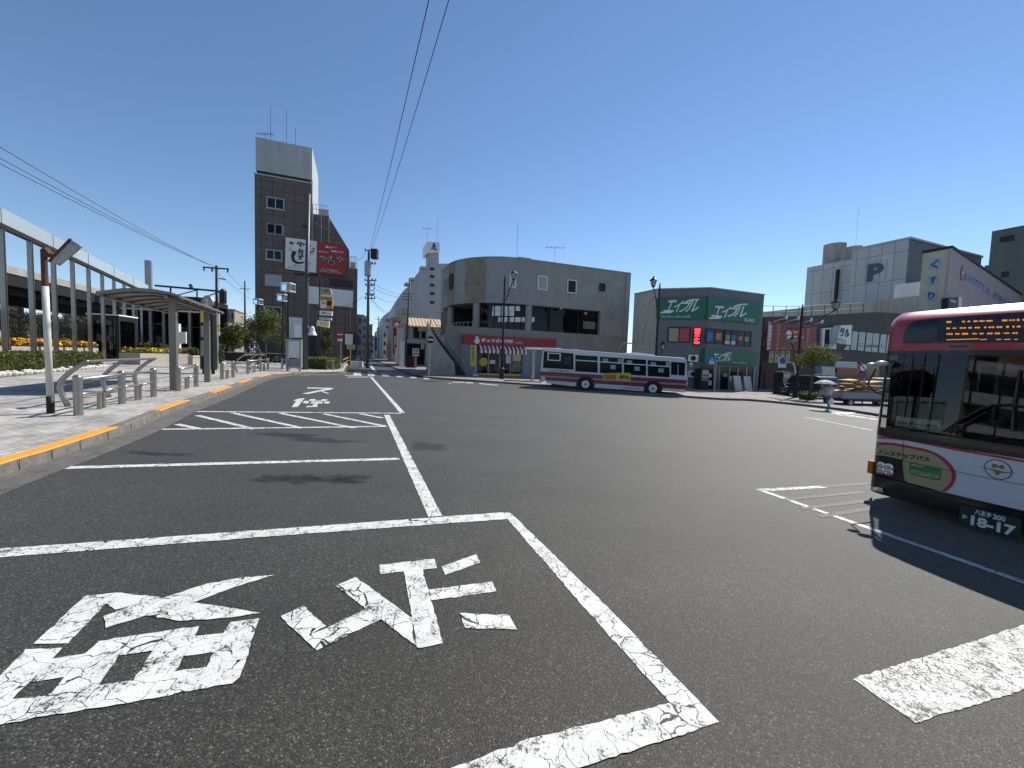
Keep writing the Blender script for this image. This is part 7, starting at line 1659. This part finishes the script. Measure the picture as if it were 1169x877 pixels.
# mirror on the far side
mu, mv = NBF.uv(1004, 416.5, -.05); mc = NBF.p(mu, mv, -.05); ang = math.atan2(NBF.u.y, NBF.u.x)
mb = MB()
for k, (o_, r_) in enumerate(((-.09, .05), (.03, .062))): mb.ball(NBF.p(mu + o_, mv + .022 * k, -.05), r_, 14, 0, (1.35, 1.1, .62))
mb.build('mirror_cap', BUSWHT, nbus, smooth=True)
mb = MB(); mb.tube([NBF.p(.06, mv + .1, -.33), NBF.p(mu + .12, mv + .06, -.15), NBF.p(mu + .02, mv + .03, -.06)], .016, 6); mb.build('mirror_arm', BUSBLK, nbus)
mb = MB(); mb.tube([NBF.p(mu - .04, mv - .06, -.05), NBF.p(mu - .1, mv - .3, .0), NBF.p(mu - .04, mv - .42, -.1), NBF.p(.05, mv - .46, -.33)], .012, 6); mb.build('mirror_loop', BUSBLK, nbus)

# ---- bus across the square, seen from its side
za = Z(590, 360, .17964)
BGLASS = mat('bus_side_glass', (0.008, 0.018, 0.020), 0.08, 0.2, 1.0, spec=0.06)
A_, B_ = G(614, 442.5), G(785, 453.6)
B2F = Frame(A_.xy, (B_ - A_).xy)
b2 = thing('city_bus', 'white bus with dark red stripes standing side on before the dumpling shop', 'bus', tuple((A_ + B_) / 2))
MAROON = mat('maroon_stripe', (.16, .012, .018), .3, .05, 2, coat=.4); YAD = mat('ad_yellow', (.55, .52, .05), .5, .05, 3)
def q2b(pts, d0, d1, m, name, par=None, **k):
    mb = MB(); mb.fpoly(B2F, [B2F.uv(*za(*q), d1) for q in pts], d0, d1); return mb.build(name, m, par or b2, **k)
mb = MB(); side = [(152, 425), (150, 345), (160, 240), (168, 210), (178, 206), (1068, 272), (1080, 285), (1082, 330), (1086, 400), (1085, 440), (1070, 478), (195, 412)]
P2 = [B2F.uv(*za(*q)) for q in side]; mb.fpoly(B2F, P2, -2.3, -.02); mb.build('body', BUSWHT, b2, bevel=.05)
q2b([(185, 412), (378, 425), (385, 452), (185, 432)], -2.3, .0, BUSWHT, 'skirt'); q2b([(490, 432), (822, 458), (820, 484), (487, 460)], -2.3, .0, BUSWHT, 'skirt'); q2b([(930, 464), (1070, 474), (1068, 491), (930, 480)], -2.3, 0, BUSWHT, 'skirt')
q2b([(150, 356), (1082, 412), (1078, 436), (150, 380)], -.01, .006, MAROON, 'upper_stripe'); q2b([(180, 392), (1080, 446), (1074, 471), (185, 414)], -.01, .006, MAROON, 'lower_stripe'); q2b([(150, 381), (1078, 438), (1078, 444), (165, 388)], -.01, .004, PINKM, 'pale_stripe')
gl2 = q2b([(172, 228), (360, 243), (360, 345), (166, 334)], -.02, .004, BGLASS, 'rear_window'); q2b([(196, 236), (280, 242), (278, 292), (194, 287)], .005, .02, WHT, 'small_frame', gl2); q2b([(204, 243), (272, 248), (271, 285), (202, 281)], .021, .026, BGLASS, 'pane', gl2); q2b([(300, 262), (345, 265), (343, 318), (298, 314)], .005, .012, DGREY, 'engine_louvre', gl2)
for k, (x0, x1, yt, yb_) in enumerate([(372, 514, 252, 356), (528, 668, 263, 366), (681, 821, 274, 376), (833, 971, 285, 386)]):
    w = q2b([(x0, yt), (x1, yt + 9), (x1, yb_ + 9), (x0, yb_)], -.02, .004, BGLASS, 'window'); q2b([(x0, yt + 30), (x1, yt + 39), (x1, yt + 45), (x0, yt + 36)], .005, .03, WHT, 'window_bar', w)
    if k: 
        for j in range(2 + k % 2): xx = x0 + 18 + j * 48; q2b([(xx, yt + 12 + 40 * (j % 2)), (xx + 34, yt + 14 + 40 * (j % 2)), (xx + 34, yt + 40 + 40 * (j % 2)), (xx, yt + 38 + 40 * (j % 2))], .005, .009, PALEWIN, 'notice', w)
w = q2b([(982, 296), (1070, 302), (1066, 384), (980, 378)], -.02, .004, BGLASS, 'driver_window'); q2b([(1022, 314), (1028, 314), (1027, 380), (1021, 380)], .005, .02, GALV, 'window_bar', w)
ad = q2b([(548, 368), (724, 366), (720, 420), (546, 410)], .0, .02, YAD, 'advert_panel'); q2b([(556, 376), (632, 378), (630, 410), (554, 406)], .021, .026, PCOL[1], 'orange_half', ad); mb = MB(); textpx(mb, B2F, '高尾山', za(652, 380), za(712, 408), .024, 0, .06); mb.build('lettering', INK, ad)
mb = MB(); ftext(mb, B2F, 'ノンステップバス', B2F.uv(*za(690, 0))[0], B2F.uv(*za(750, 474))[1], B2F.uv(*za(812, 0))[0], B2F.uv(*za(750, 456))[1], .004, 0, .03); mb.build('lettering', NAVY, b2)
mb = MB(); u0 = B2F.uv(*za(200, 350))[0]; marks(mb, B2F, u0, u0 + 1.6, B2F.uv(*za(240, 357))[1], .09, .004, 0, 9, 4); mb.build('name_lettering', INK, b2)
mb = MB(); mb.fpoly(B2F, [B2F.uv(*za(*q)) for q in [(685, 248), (700, 238), (760, 234), (880, 248), (892, 262)]], -1.8, -.5); mb.build('air_conditioner', BUSWHT, b2); mb = MB(); mb.fpoly(B2F, [B2F.uv(*za(*q)) for q in [(340, 222), (360, 214), (390, 216), (400, 228)]], -1.5, -.8); mb.build('roof_hatch', BUSWHT, b2)
for cx, cy in ((436, 438), (864, 466)):
    q2b([(cx + 58 * math.cos(a), cy + 52 * math.sin(a)) for a in [math.pi * (1 + k / 12) for k in range(13)]] + [(cx + 58, cy + 22), (cx - 58, cy + 18)], -.03, .008, BLK, 'wheel_arch')
    u, v = B2F.uv(*za(cx, cy)); gw = B2F.g(u); r_ = max(.36, v - gw); ax = Vector((B2F.n.x, B2F.n.y, 0)); c = B2F.p(u, gw + .43, .0)
    mb = MB(); mb.tube([c - ax * .2, c + ax * .03], .43, 26); w_ = mb.build('wheel', RUBBER, b2); mb = MB(); mb.tube([c + ax * .032, c + ax * .05], .26, 20); rm = mb.build('rim', WHT, w_); mb = MB(); mb.tube([c + ax * .052, c + ax * .07], .11, 14); mb.build('hub', GALV, w_)
mb = MB(); mb.fbox(B2F, .9, 9.2, B2F.g(4) + .3, B2F.g(4) + .62, -2.2, -.1); mb.build('chassis', BLK, b2)
mb = MB(); u, v = B2F.uv(*za(1092, 310)); mb.tube([B2F.p(u - .25, v + .1, -.1), B2F.p(u, v + .15, .15), B2F.p(u + .05, v - .05, .15)], .03, 6); mb.build('mirror_arm', BUSBLK, b2); mb = MB(); mb.ball(B2F.p(u + .08, v - .12, .15), .16, 10, 0, (.8, .8, 1.1)); mb.build('mirror', GALV, b2, smooth=True)
mb = MB(); u, v = B2F.uv(*za(1086, 440)); mb.fbox(B2F, u - .02, u + .05, v - .12, v + .12, -.35, -.1); mb.build('headlight', AMBER, b2)
mb = MB(); u, v = B2F.uv(*za(150, 400)); mb.fbox(B2F, u - .05, u + .02, v - .3, v + .3, -.3, -.08); mb.build('tail_light', BUSRED, b2)
# little flat canopy and post behind the bus tail
cp = atY(608, 430, 33.5); cp.z = gz(cp.x) + .13; t = thing('stop_canopy', 'thin white canopy on a grey post at the tail of the parked bus', 'canopy', tuple(cp)); zt2 = zat(608, 399, cp)
mb = MB(); mb.tube([cp, Vector((cp.x, cp.y, zt2))], .12, 8); mb.build('post', GALV, t); mb = MB(); a = atY(600.5, 398, 33.5); b_ = atY(640, 400, 33.5); mb.box(a.x, b_.x, 33, 34.5, zt2 + .003, zt2 + .16); mb.build('roof', WHT, t)

# ================================================================== PEOPLE, TRUCK, SMALL THINGS
SKIN = mat('skin', (.42, .26, .19), .5, .06, 6, spec=.4); HAIR = mat('dark_hair', (.015, .012, .01), .6, .1, 20); DENIM = mat('denim', (.10, .15, .24), .8, .12, 20); DKTROU = mat('dark_trousers', (.02, .02, .025), .8, .1, 12); SHBLUE = mat('pale_blue_shirt', (.38, .45, .56), .8, .06, 9); SHWHT = mat('off_white_shirt', (.62, .60, .56), .8, .07, 9); SHGREY = mat('dark_grey_shirt', (.10, .10, .11), .8, .07, 9); SHOE = mat('dark_shoe', (.02, .018, .016), .6, .1, 9); PACK = mat('navy_pack', (.015, .02, .06), .7, .1, 12); BAGW = mat('white_bag', (.75, .75, .73), .6, .05, 9); UMB = mat('pale_umbrella_cloth', (.22, .22, .23), .7, .06, 6)
def person(loc, rz, label, shirt, trousers, pose, height=1.66, lean=0.0, hair_long=False):
    """one continuous skinned body (forward = +Y before turning); pose gives hands, feet and knees"""
    k = height / 1.70
    P = {}; E = []
    def j(n, p, r, frm=None):
        P[n] = (Vector(p) * k, r * k)
        if frm: E.append((frm, n))
    j('pel', (0, 0, .94), .125); j('wst', (0, lean * .25, 1.08), .118, 'pel'); j('chs', (0, lean * .7, 1.28), .140, 'wst'); j('shl', (0, lean * .95, 1.41), .10, 'chs'); j('nck', (0, lean + .0, 1.485), .052, 'shl'); j('hd0', (0, lean * 1.15 + .02, 1.565), .078, 'nck'); j('hd1', (0, lean * 1.2 + .02, 1.635), .086, 'hd0'); j('hd2', (0, lean * 1.2 + .012, 1.685), .06, 'hd1'); j('nos', (0, lean * 1.15 + .118, 1.588), .016, 'hd0')
    for s, n in ((-1, 'l'), (1, 'r')):
        el, ha = pose[n]; j('sh' + n, (s * .165, lean * .9, 1.395), .062, 'shl'); j('el' + n, el, .043, 'sh' + n); j('wr' + n, ha, .03, 'el' + n)
        d = (Vector(ha) - Vector(el)).normalized(); pm = Vector(ha) + d * .06; j('pm' + n, pm, .034, 'wr' + n)
        sd_ = d.cross(Vector((0, 0, 1)));  sd_ = sd_.normalized() if sd_.length > .1 else Vector((0, 1, 0))
        sd_ = Vector((0, 1, 0)) if abs(d.z) > .8 else sd_
        for q in range(4):
            b_ = pm + sd_ * (.024 - .016 * q) + d * .03; j('f%d' % q + n, b_, .0095, 'pm' + n); j('g%d' % q + n, b_ + d * (.035 + (.008 if q in (1, 2) else 0)) + Vector((-s * .012, 0, 0)), .008, 'f%d' % q + n)
        j('t0' + n, pm + sd_ * .04, .011, 'wr' + n); j('t1' + n, pm + sd_ * .045 + d * .035, .009, 't0' + n)
        kn, an, toe = pose['leg' + n]; j('hp' + n, (s * .085, 0, .88), .105, 'pel'); j('kn' + n, kn, .062, 'hp' + n); j('an' + n, an, .043, 'kn' + n); j('to' + n, toe, .038, 'an' + n)
    names = list(P); me = bpy.data.meshes.new('person'); me.from_pydata([P[n][0] for n in names], [(names.index(a), names.index(b)) for a, b in E], [])
    o = bpy.data.objects.new('person_rig', me); C.objects.link(o); sk = o.modifiers.new('skin', 'SKIN'); sk.use_smooth_shade = True
    for n, v in zip(names, me.skin_vertices[0].data): v.radius = (P[n][1], P[n][1] * (.78 if n in ('chs', 'wst', 'shl') else 1)); v.use_root = (n == 'pel')
    ss = o.modifiers.new('sub', 'SUBSURF'); ss.levels = 2; ss.render_levels = 2
    bpy.context.view_layer.update(); m2 = bpy.data.meshes.new_from_object(o.evaluated_get(bpy.context.evaluated_depsgraph_get())); bpy.data.objects.remove(o)
    m2.materials.clear()
    for m_ in (SKIN, shirt, trousers, SHOE): m2.materials.append(m_)
    el = {n: P['el' + n][0] for n in 'lr'}; shj = {n: P['sh' + n][0] for n in 'lr'}
    for p in m2.polygons:
        c = p.center / k; i = 1
        if c.z < .92 and abs(c.x) < .32: i = 2
        if c.z < .075: i = 3
        if c.z > 1.455: i = 0
        for n in 'lr':
            a_, b_ = P['el' + n][0], P['pm' + n][0]; ab = b_ - a_; tt = (p.center - a_).dot(ab) / ab.length_squared
            if tt > .0 and ((p.center - a_ - ab * min(tt, 1.0)).length < .075 * k or tt > 1 and (p.center - b_).length < .16 * k): i = 0
        p.material_index = i; p.use_smooth = True
    b = bpy.data.objects.new('person', m2); C.objects.link(b); b.location = loc; b.rotation_euler = (0, 0, rz); tag(b, label, 'person')
    hc = P['hd1'][0] + Vector((0, -.012, .012)); mb = MB()
    mb.ball(hc, .1 * k, 16, 0, (.93, 1.0, 1.0)); V = []
    mb2 = MB(); mb2.v = [((x, y, z_) if not (y > hc.y + .03 and z_ < hc.z + .035) else (x * .5, hc.y - .02, max(z_, hc.z))) for x, y, z_ in mb.v]; mb2.f = mb.f; mb2.m = mb.m
    mb2.build('hair', HAIR, b, smooth=True, world=False)
    for s in (-1, 1): mb = MB(); mb.ball(P['hd1'][0] + Vector((s * .032 * k, .083 * k, -.02 * k)), .011, 8); mb.build('eye', HAIR, b, world=False); mb = MB(); mb.ball(P['hd1'][0] + Vector((s * .087 * k, 0, -.03 * k)), .024, 8, 0, (.4, .8, 1.2)); mb.build('ear', SKIN, b, world=False, smooth=True)
    mb = MB(); mb.ball(P['hd0'][0] + Vector((0, .082 * k, -.028 * k)), .02, 8, 0, (1.1, .35, .3)); mb.build('mouth', PINKM, b, world=False)
    return b, {n: P[n][0] for n in P}
def out(b, v): return b.matrix_basis @ Vector(v)
# woman with the umbrella walking on the right
pr = G(946, 468.5); pr.z = gz(pr.x) + .0
wk = dict(l=((-.24, .02, 1.13), (-.2, .14, .93)), r=((.22, .16, 1.12), (.12, .28, 1.26)), legl=((-.09, .2, .50), (-.09, .22, .08), (-.09, .36, .035)), legr=((.09, .08, .49), (.09, -.28, .16), (.09, -.19, .05)))
rzp = rad(112); pb, PJ = person(pr, rzp, 'person in an off-white top and jeans walking under a pale umbrella with a white bag', SHWHT, DENIM, wk, 1.50, lean=.05)
bpy.context.view_layer.update()
hd = out(pb, PJ['pmr']); top = hd + Vector((0, 0, .48)) + (out(pb, (0, .06, 0)) - pr)
t = thing('umbrella', 'pale grey open umbrella held by the walking person on the right', 'umbrella', tuple(hd))
mb = MB(); mb.tube([hd - Vector((0, 0, .12)), hd, top], .01, 6); mb.build('shaft', DKMET, t); mb = MB(); mb.tube([hd - Vector((0, 0, .12)), hd + Vector((0, 0, .05))], .017, 8); mb.build('handle', BRNPOLE, t)
mb = MB(); nr = 8; V = [top + Vector((0, 0, .02))]
for ring_, (r_, z_) in enumerate(((.2, -.03), (.38, -.10), (.52, -.20))):
    for k in range(16):
        a = 6.283 * k / 16; rr_ = r_ * (1 if k % 2 == 0 else .955); V.append(top + Vector((rr_ * math.cos(a), rr_ * math.sin(a), z_ + (.0 if k % 2 == 0 else .02))))
fs = [(0, 1 + k, 1 + (k + 1) % 16) for k in range(16)]
for r_ in range(2): fs += [(1 + 16 * r_ + k, 1 + 16 * (r_ + 1) + k, 1 + 16 * (r_ + 1) + (k + 1) % 16, 1 + 16 * r_ + (k + 1) % 16) for k in range(16)]
mb.add(V, fs); o = mb.build('canopy', UMB, t); so_ = o.modifiers.new('thickness', 'SOLIDIFY'); so_.thickness = .004
mb = MB()
for k in range(0, 16, 2): mb.tube([top - Vector((0, 0, .0)), V[1 + k] - Vector((0, 0, .01)), V[17 + k] - Vector((0, 0, .01)), V[33 + k] - Vector((0, 0, .005))], .004, 4)
mb.build('ribs', DKMET, t)
hl_ = out(pb, PJ['pml']); t = thing('shopping_bag', 'white plastic bag hanging from the hand of the person under the umbrella', 'bag', tuple(hl_ - Vector((0, 0, .4)))); mb = MB(); mb.ball(hl_ - Vector((0, 0, .3)), .16, 12, 0, (.85, .6, 1.15)); mb.build('sack', BAGW, t, smooth=True); mb = MB(); mb.tube([hl_ - Vector((.05, 0, .16)), hl_ + Vector((0, 0, .0)), hl_ - Vector((-.05, 0, .16))], .01, 5); mb.build('handle', BAGW, t)
# two walkers on the left
st_p = dict(l=((-.25, -.03, 1.13), (-.24, .06, .90)), r=((.25, .03, 1.13), (.24, .14, .92)), legl=((-.09, .1, .50), (-.09, .02, .08), (-.09, .15, .035)), legr=((.09, .03, .49), (.09, -.14, .1), (.09, -.03, .04)))
for px, Y, sh, lab, hgt_ in ((284.5, 31.5, SHBLUE, 'person in a pale blue shirt with a navy backpack walking away from the kerb', 1.72), (293.5, 31.0, SHGREY, 'person in a dark top with a white cap of light hair beside the blue shirted walker', 1.70)):
    p = atY(px, 410, Y); p.z = gz(p.x) + .16
    pb, PJ = person(p, rad(12), lab.replace(' with a white cap of light hair', ''), sh, DKTROU, st_p, hgt_)
    bpy.context.view_layer.update()
    if sh is SHBLUE:
        q = out(pb, PJ['chs'] + Vector((0, -.19, .0))); t = thing('backpack', 'navy backpack worn by the person in the pale blue shirt', 'backpack', tuple(q)); mb = MB(); mb.ball(q, 1, 12, 0, (.16, .11, .24)); mb.build('bag', PACK, t, smooth=True); mb = MB()
        for s in (-1, 1): mb.tube([out(pb, PJ['chs'] + Vector((s * .1, -.14, .14))), out(pb, PJ['shl'] + Vector((s * .1, 0, .07))), out(pb, PJ['chs'] + Vector((s * .1, .13, .0)))], .018, 5)
        mb.build('straps', PACK, t)
# flat truck piled with cardboard
tr = G(964, 465); TFr = Frame(tr.xy, (.985, .17)); gt_ = TFr.g(1)
zT = Z(860, 340, .15968)
ut0 = TFr.uv(*zT(645, 700))[0]; ut1 = ut0 + 3.7
vb1, vb2 = TFr.uv(*zT(700, 722))[1], TFr.uv(*zT(700, 676))[1]
t = thing('flatbed_truck', 'small flat truck with pale side boards parked behind the near bus', 'truck', tuple(TFr.p(1.5, gt_)))
for d0, d1 in ((-.05, 0), (-1.65, -1.6)): mb = MB(); mb.fbox(TFr, ut0, ut1, vb1, vb2, d0, d1); mb.build('side_board', BLUEGREY, t)
mb = MB(); mb.fbox(TFr, ut0, ut0 + .05, vb1, vb2, -1.597, -.053); mb.build('tailgate', GALV, t); mb = MB(); mb.fbox(TFr, ut0, ut1, vb1 - .07, vb1 - .003, -1.65, 0); mb.build('bed', DGREY, t)
mb = MB(); mb.fbox(TFr, ut0 + .1, ut1 + 1.5, gt_ + .36, vb1 - .075, -1.45, -.2); mb.build('chassis', BLK, t)
mb = MB(); prof = [(ut1 + .08, .4), (ut1 + .08, 1.85), (ut1 + 1.0, 1.88), (ut1 + 1.5, 1.1), (ut1 + 1.62, .9), (ut1 + 1.62, .4)]; mb.fpoly(TFr, [(u, gt_ + h) for u, h in prof], -1.62, -.03); cab_ = mb.build('cab', BLUEGREY, t, bevel=.05)
mb = MB(); mb.fpoly(TFr, [(u, gt_ + h) for u, h in [(ut1 + .3, 1.15), (ut1 + .3, 1.72), (ut1 + .95, 1.74), (ut1 + 1.3, 1.15)]], -.03, -.01); mb.build('side_window', DKWIN, cab_)
for u in (ut0 + .62, ut1 + .75):
    for d_ in (-.28, -1.6):
        c = TFr.p(u, gt_ + .29, d_); ax = Vector((TFr.n.x, TFr.n.y, 0)); mb = MB(); mb.tube([c, c + ax * .24], .29, 22); w_ = mb.build('wheel', RUBBER, t); mb = MB(); mb.tube([c + ax * .242, c + ax * .255], .16, 16); mb.build('rim', GALV, w_)
for d_ in (-.35, -1.45): mb = MB(); mb.fbox(TFr, ut0 - .03, ut0 - .003, gt_ + .55, gt_ + .67, d_, d_ + .2); mb.build('tail_light', BUSRED, t)
CARD = mat('cardboard', (.50, .33, .16), .85, .15, 5)
t = thing('cardboard_pile', 'heap of flattened brown cardboard loaded on the flat truck', 'cardboard', tuple(TFr.p(1.4, vb2, -.8))); rr = random.Random(3)
for k in range(30):
    u = ut0 + rr.uniform(.02, 2.8); d_ = -rr.uniform(.02, .7); zz_ = vb2 - .05 + k * .026; w_ = rr.uniform(.6, 1.0); l_ = rr.uniform(.5, .9); tl_ = rr.uniform(-.14, .14); t2_ = rr.uniform(-.1, .1); mb = MB(); V = []
    for th in (0, .025):
        for i, (a, b_) in enumerate(((0, 0), (w_, 0), (w_, -l_), (0, -l_))): V.append(TFr.p(min(u + a, ut1 + .1), zz_ + th + a * tl_ + b_ * t2_, d_ + b_))
    mb.hexa(V); mb.build('sheet', CARD, t)
# dark van behind the walker, no-parking sign, blue sign, small banners
vn = atY(950, 452, 29); VFm = Frame(atY(936.5, 452, 29).xy, (.97, .24)); gv = VFm.g(1); wv = 1.75
t = thing('parked_van', 'dark small van parked in the shade behind the umbrella walker', 'van', tuple(VFm.p(.85, gv)))
VANB = mat('dark_van_paint', (.02, .024, .03), .25, .05, 3, coat=.5)
mb = MB(); prof = [(0, .3), (0, 1.0), (-.12, 1.75), (-.4, 1.85), (-2.4, 1.85), (-2.9, 1.2), (-3.6, 1.05), (-3.7, .35)]
V = [VFm.p(0, gv + h, d) for d, h in prof] + [VFm.p(wv, gv + h, d) for d, h in prof]; n = len(prof); mb.add(V, [tuple(range(n)), tuple(range(2 * n - 1, n - 1, -1))] + [(i, i + n, (i + 1) % n + n, (i + 1) % n) for i in range(n)]); mb.build('body', VANB, t, bevel=.05, recalc=True)
mb = MB(); mb.hexa([VFm.p(.18, gv + 1.1, -.03 + .02), VFm.p(wv - .18, gv + 1.1, -.01), VFm.p(wv - .18, gv + 1.1, -.1), VFm.p(.18, gv + 1.1, -.1), VFm.p(.25, gv + 1.62, -.085), VFm.p(wv - .25, gv + 1.62, -.085), VFm.p(wv - .25, gv + 1.62, -.15), VFm.p(.25, gv + 1.62, -.15)]); mb.build('rear_window', DKWIN, t)
for u in (.08, wv - .26): mb = MB(); mb.fbox(VFm, u, u + .18, gv + .75, gv + 1.0, -.02, .02); mb.build('tail_light', BUSRED, t)
mb = MB(); mb.fbox(VFm, .5, wv - .5, gv + .55, gv + .7, .001, .02); mb.build('blank_plate', WHT, t)
for u in (.02, wv - .24):
    for d_ in (-.7, -3.0): c = VFm.p(u, gv + .3, d_); ax = Vector((VFm.u.x, VFm.u.y, 0)); mb = MB(); mb.tube([c, c + ax * .22], .3, 20); mb.build('wheel', RUBBER, t)
nps = atY(984, 465, 25.5); nps.z = gz(nps.x) + .0; t = thing('no_parking_sign', 'grey post with two round red rimmed signs beside the flat truck', 'road sign', tuple(nps)); c = atY(*z4(598, 655), 25.5); c2 = atY(*z4(588, 745), 25.5)
mb = MB(); mb.tube([nps, Vector((nps.x, nps.y, c.z + .1))], .04, 8); mb.build('post', GALV, t)
for cc, m_ in ((c, SIGNW), (c2, NAVY)):
    mb = MB(); mb.tube([cc + Vector((0, -.05, 0)), cc + Vector((0, -.07, 0))], .3, 24); d_ = mb.build('disc', RED, t); mb = MB(); mb.tube([cc + Vector((0, -.072, 0)), cc + Vector((0, -.085, 0))], .22, 24); mb.build('field', m_, d_)
    mb = MB(); mb.tube([cc + Vector((-.16, -.09, .16)), cc + Vector((.16, -.09, -.16))], .025, 6); mb.build('slash', RED if m_ is NAVY else INK, d_)
ps = atY(815, 452, 31); ps.z = gz(ps.x) + .13; t = thing('crossing_sign', 'small blue pedestrian crossing sign on a thin post before the agency', 'road sign', tuple(ps)); c = atY(*zg3(690, 630), 31)
mb = MB(); mb.tube([ps, Vector((ps.x, ps.y, c.z))], .04, 8); mb.build('post', GALV, t); mb = MB(); mb.hexa([c + Vector(q) for q in [(-.32, -.07, -.26), (.32, -.07, -.26), (.32, -.05, -.26), (-.32, -.05, -.26), (-.32, -.07, .28), (.32, -.07, .28), (.32, -.05, .28), (-.32, -.05, .28)]]); pn = mb.build('panel', mat('road_sign_blue', (.02, .13, .42), .45, .04, 3), t)
mb = MB(); f = Frame((c.x, c.y - .072), (1, 0)); mb.fpoly(f, [(-.22, c.z - .2), (.22, c.z - .2), (0, c.z + .24)], .0, .006); tp = mb.build('white_triangle', SIGNW, pn); mb = MB(); mb.tube([f.p(0, c.z + .08, .009), f.p(0, c.z - .02, .009)], .03, 6); mb.tube([f.p(0, c.z - .02, .009), f.p(-.07, c.z - .16, .009)], .018, 5); mb.tube([f.p(0, c.z - .02, .009), f.p(.07, c.z - .16, .009)], .018, 5); mb.build('walking_figure', INK, pn)
bl = atY(893, 436, 29.4); t = thing('parking_plate', 'blue and white plate on a curved white arm under the red billboard', 'road sign', tuple(bl))
c = atY(893, 413.5, 29.4); mb = MB(); mb.box(c.x - .28, c.x + .28, 29.36, 29.4, c.z - .4, c.z + .35); pl_ = mb.build('plate', SIGNW, t); mb = MB(); mb.tube([(c.x, 29.35, c.z + .1), (c.x, 29.33, c.z + .1)], .24, 18); mb.build('blue_disc', MATS['road_sign_blue'], pl_); mb = MB(); q = atY(906, 416, 29.5); mb.tube([c + Vector((.28, 0, 0)), Vector((q.x - .1, 29.45, c.z)), Vector((q.x + .1, 29.5, c.z - .3)), Vector((q.x + .2, 29.5, c.z - .8))], .04, 6); mb.build('arm', WHT, t)
# vending machine-like dark boxes and bicycles in the shade
for px, Y, w_, h_, m_, lab, nm, cat in ((897, 33, 1.0, 1.9, DKMET, 'dark vending machine left of the ornate lamp in the shade', 'vending_machine', 'vending machine'), (942, 34, 1.0, 1.85, BRNPOLE, 'brown vending machine behind the dark van', 'vending_machine', 'vending machine'), (804, 33.6, .9, 1.8, DKMET, 'dark vending machine at the corner of the agency', 'vending_machine', 'vending machine')):
    p = atY(px, 445, Y); f = Frame(p.xy, E2); g_ = f.g(0) + .13; t = thing(nm, lab, cat, (p.x, p.y, g_))
    mb = MB(); mb.fbox(f, -w_ / 2, w_ / 2, g_, g_ + h_, -.75, 0); mb.build('cabinet', m_, t, bevel=.03); mb = MB(); mb.fbox(f, -w_ / 2 + .08, w_ / 2 - .08, g_ + h_ * .45, g_ + h_ - .1, .003, .02); wd_ = mb.build('display_window', PALEWIN, t)
    for k in range(3): mb = MB(); mb.fbox(f, -w_ / 2 + .12, w_ / 2 - .12, g_ + h_ * (.5 + .15 * k), g_ + h_ * (.56 + .15 * k), .022, .03); mb.build('bottle_row', (RED, NAVY, YEL)[k], wd_)
    mb = MB(); mb.fbox(f, -w_ / 2 + .2, w_ / 2 - .2, g_ + .12, g_ + .34, .003, .03); mb.build('delivery_flap', BLK, t)
def bicycle(loc, rz, label):
    t = thing('bicycle', label, 'bicycle', loc, rz, None); r_ = .33
    for x in (-.52, .52): mb = MB(); mb.tube([(x + r_ * math.cos(a), 0, r_ + r_ * math.sin(a)) for a in [6.283 * k / 20 for k in range(21)]], .02, 6); w_ = mb.build('wheel', RUBBER, t, world=False); mb = MB(); [mb.tube([(x, 0, r_), (x + r_ * math.cos(a), 0, r_ + r_ * math.sin(a))], .004, 3) for a in [6.283 * k / 10 for k in range(10)]]; mb.build('spokes', GALV, w_, world=False)
    mb = MB(); mb.tube([(-.52, 0, r_), (-.1, 0, .33), (.38, 0, .75)], .02, 6); mb.tube([(-.1, 0, .33), (-.22, 0, .85)], .018, 6); mb.tube([(-.52, 0, r_), (-.2, 0, .72), (.38, 0, .78)], .016, 6); mb.tube([(.52, 0, r_), (.36, 0, .95)], .02, 6); mb.build('frame', GALV, t, world=False)
    mb = MB(); mb.ball((-.23, 0, .89), .1, 10, 0, (1.3, .8, .45)); mb.build('saddle', BLK, t, world=False); mb = MB(); mb.tube([(.25, -.27, 1.02), (.36, 0, .98), (.25, .27, 1.02)], .015, 6); mb.build('handlebar', GALV, t, world=False); mb = MB(); mb.box(.5, .8, -.17, .17, .72, .95); mb.build('basket', DKMET, t, world=False)
for px, Y, rz, lab in ((366, 36.5, .5, 'bicycle parked by the clipped hedge near the sign pole'), (318, 38.5, .2, 'bicycle standing left of the notice stand by the dark wall'), (900, 31, .3, 'bicycle leaning in the shade under the red billboard'), (918, 30.6, 2.6, 'bicycle standing beside the trunk of the small roadside tree'), (408, 47, 1.2, 'bicycle behind the white barrier blocks')):
    p = atY(px, 420, Y); bicycle((p.x, p.y, gz(p.x) + .15), rz, lab)
# banner flag by the shop door
bf_ = atY(540, 428, 36.8); bf_.z = gz(bf_.x) + .13; t = thing('banner_flag', 'narrow yellow green banner flag by the dumpling shop door', 'banner', tuple(bf_)); q = Z(520, 375, .10265)
f = Frame((bf_.x, bf_.y), (1, 0)); mb = MB(); mb.tube([bf_ + Vector((.22, 0, 0)), bf_ + Vector((.22, 0, 2.9))], .02, 6); mb.build('pole', WHT, t); mb = MB(); mb.fbox(f, -.3, .2, bf_.z + .9, bf_.z + 2.8, -.006, .006); fl_ = mb.build('cloth', YAD, t); mb = MB(); vtext(mb, f, 'ぎょうざ', -.22, bf_.z + 2.7, .32, bf_.z + 1.3, .009, 0, .05); mb.build('lettering', RED, fl_); mb = MB(); mb._lathe(bf_.x + .22, bf_.y, bf_.z, [(.3, 0), (.28, .1), (.05, .14)], 12, 0); mb.build('base', WHT, t)
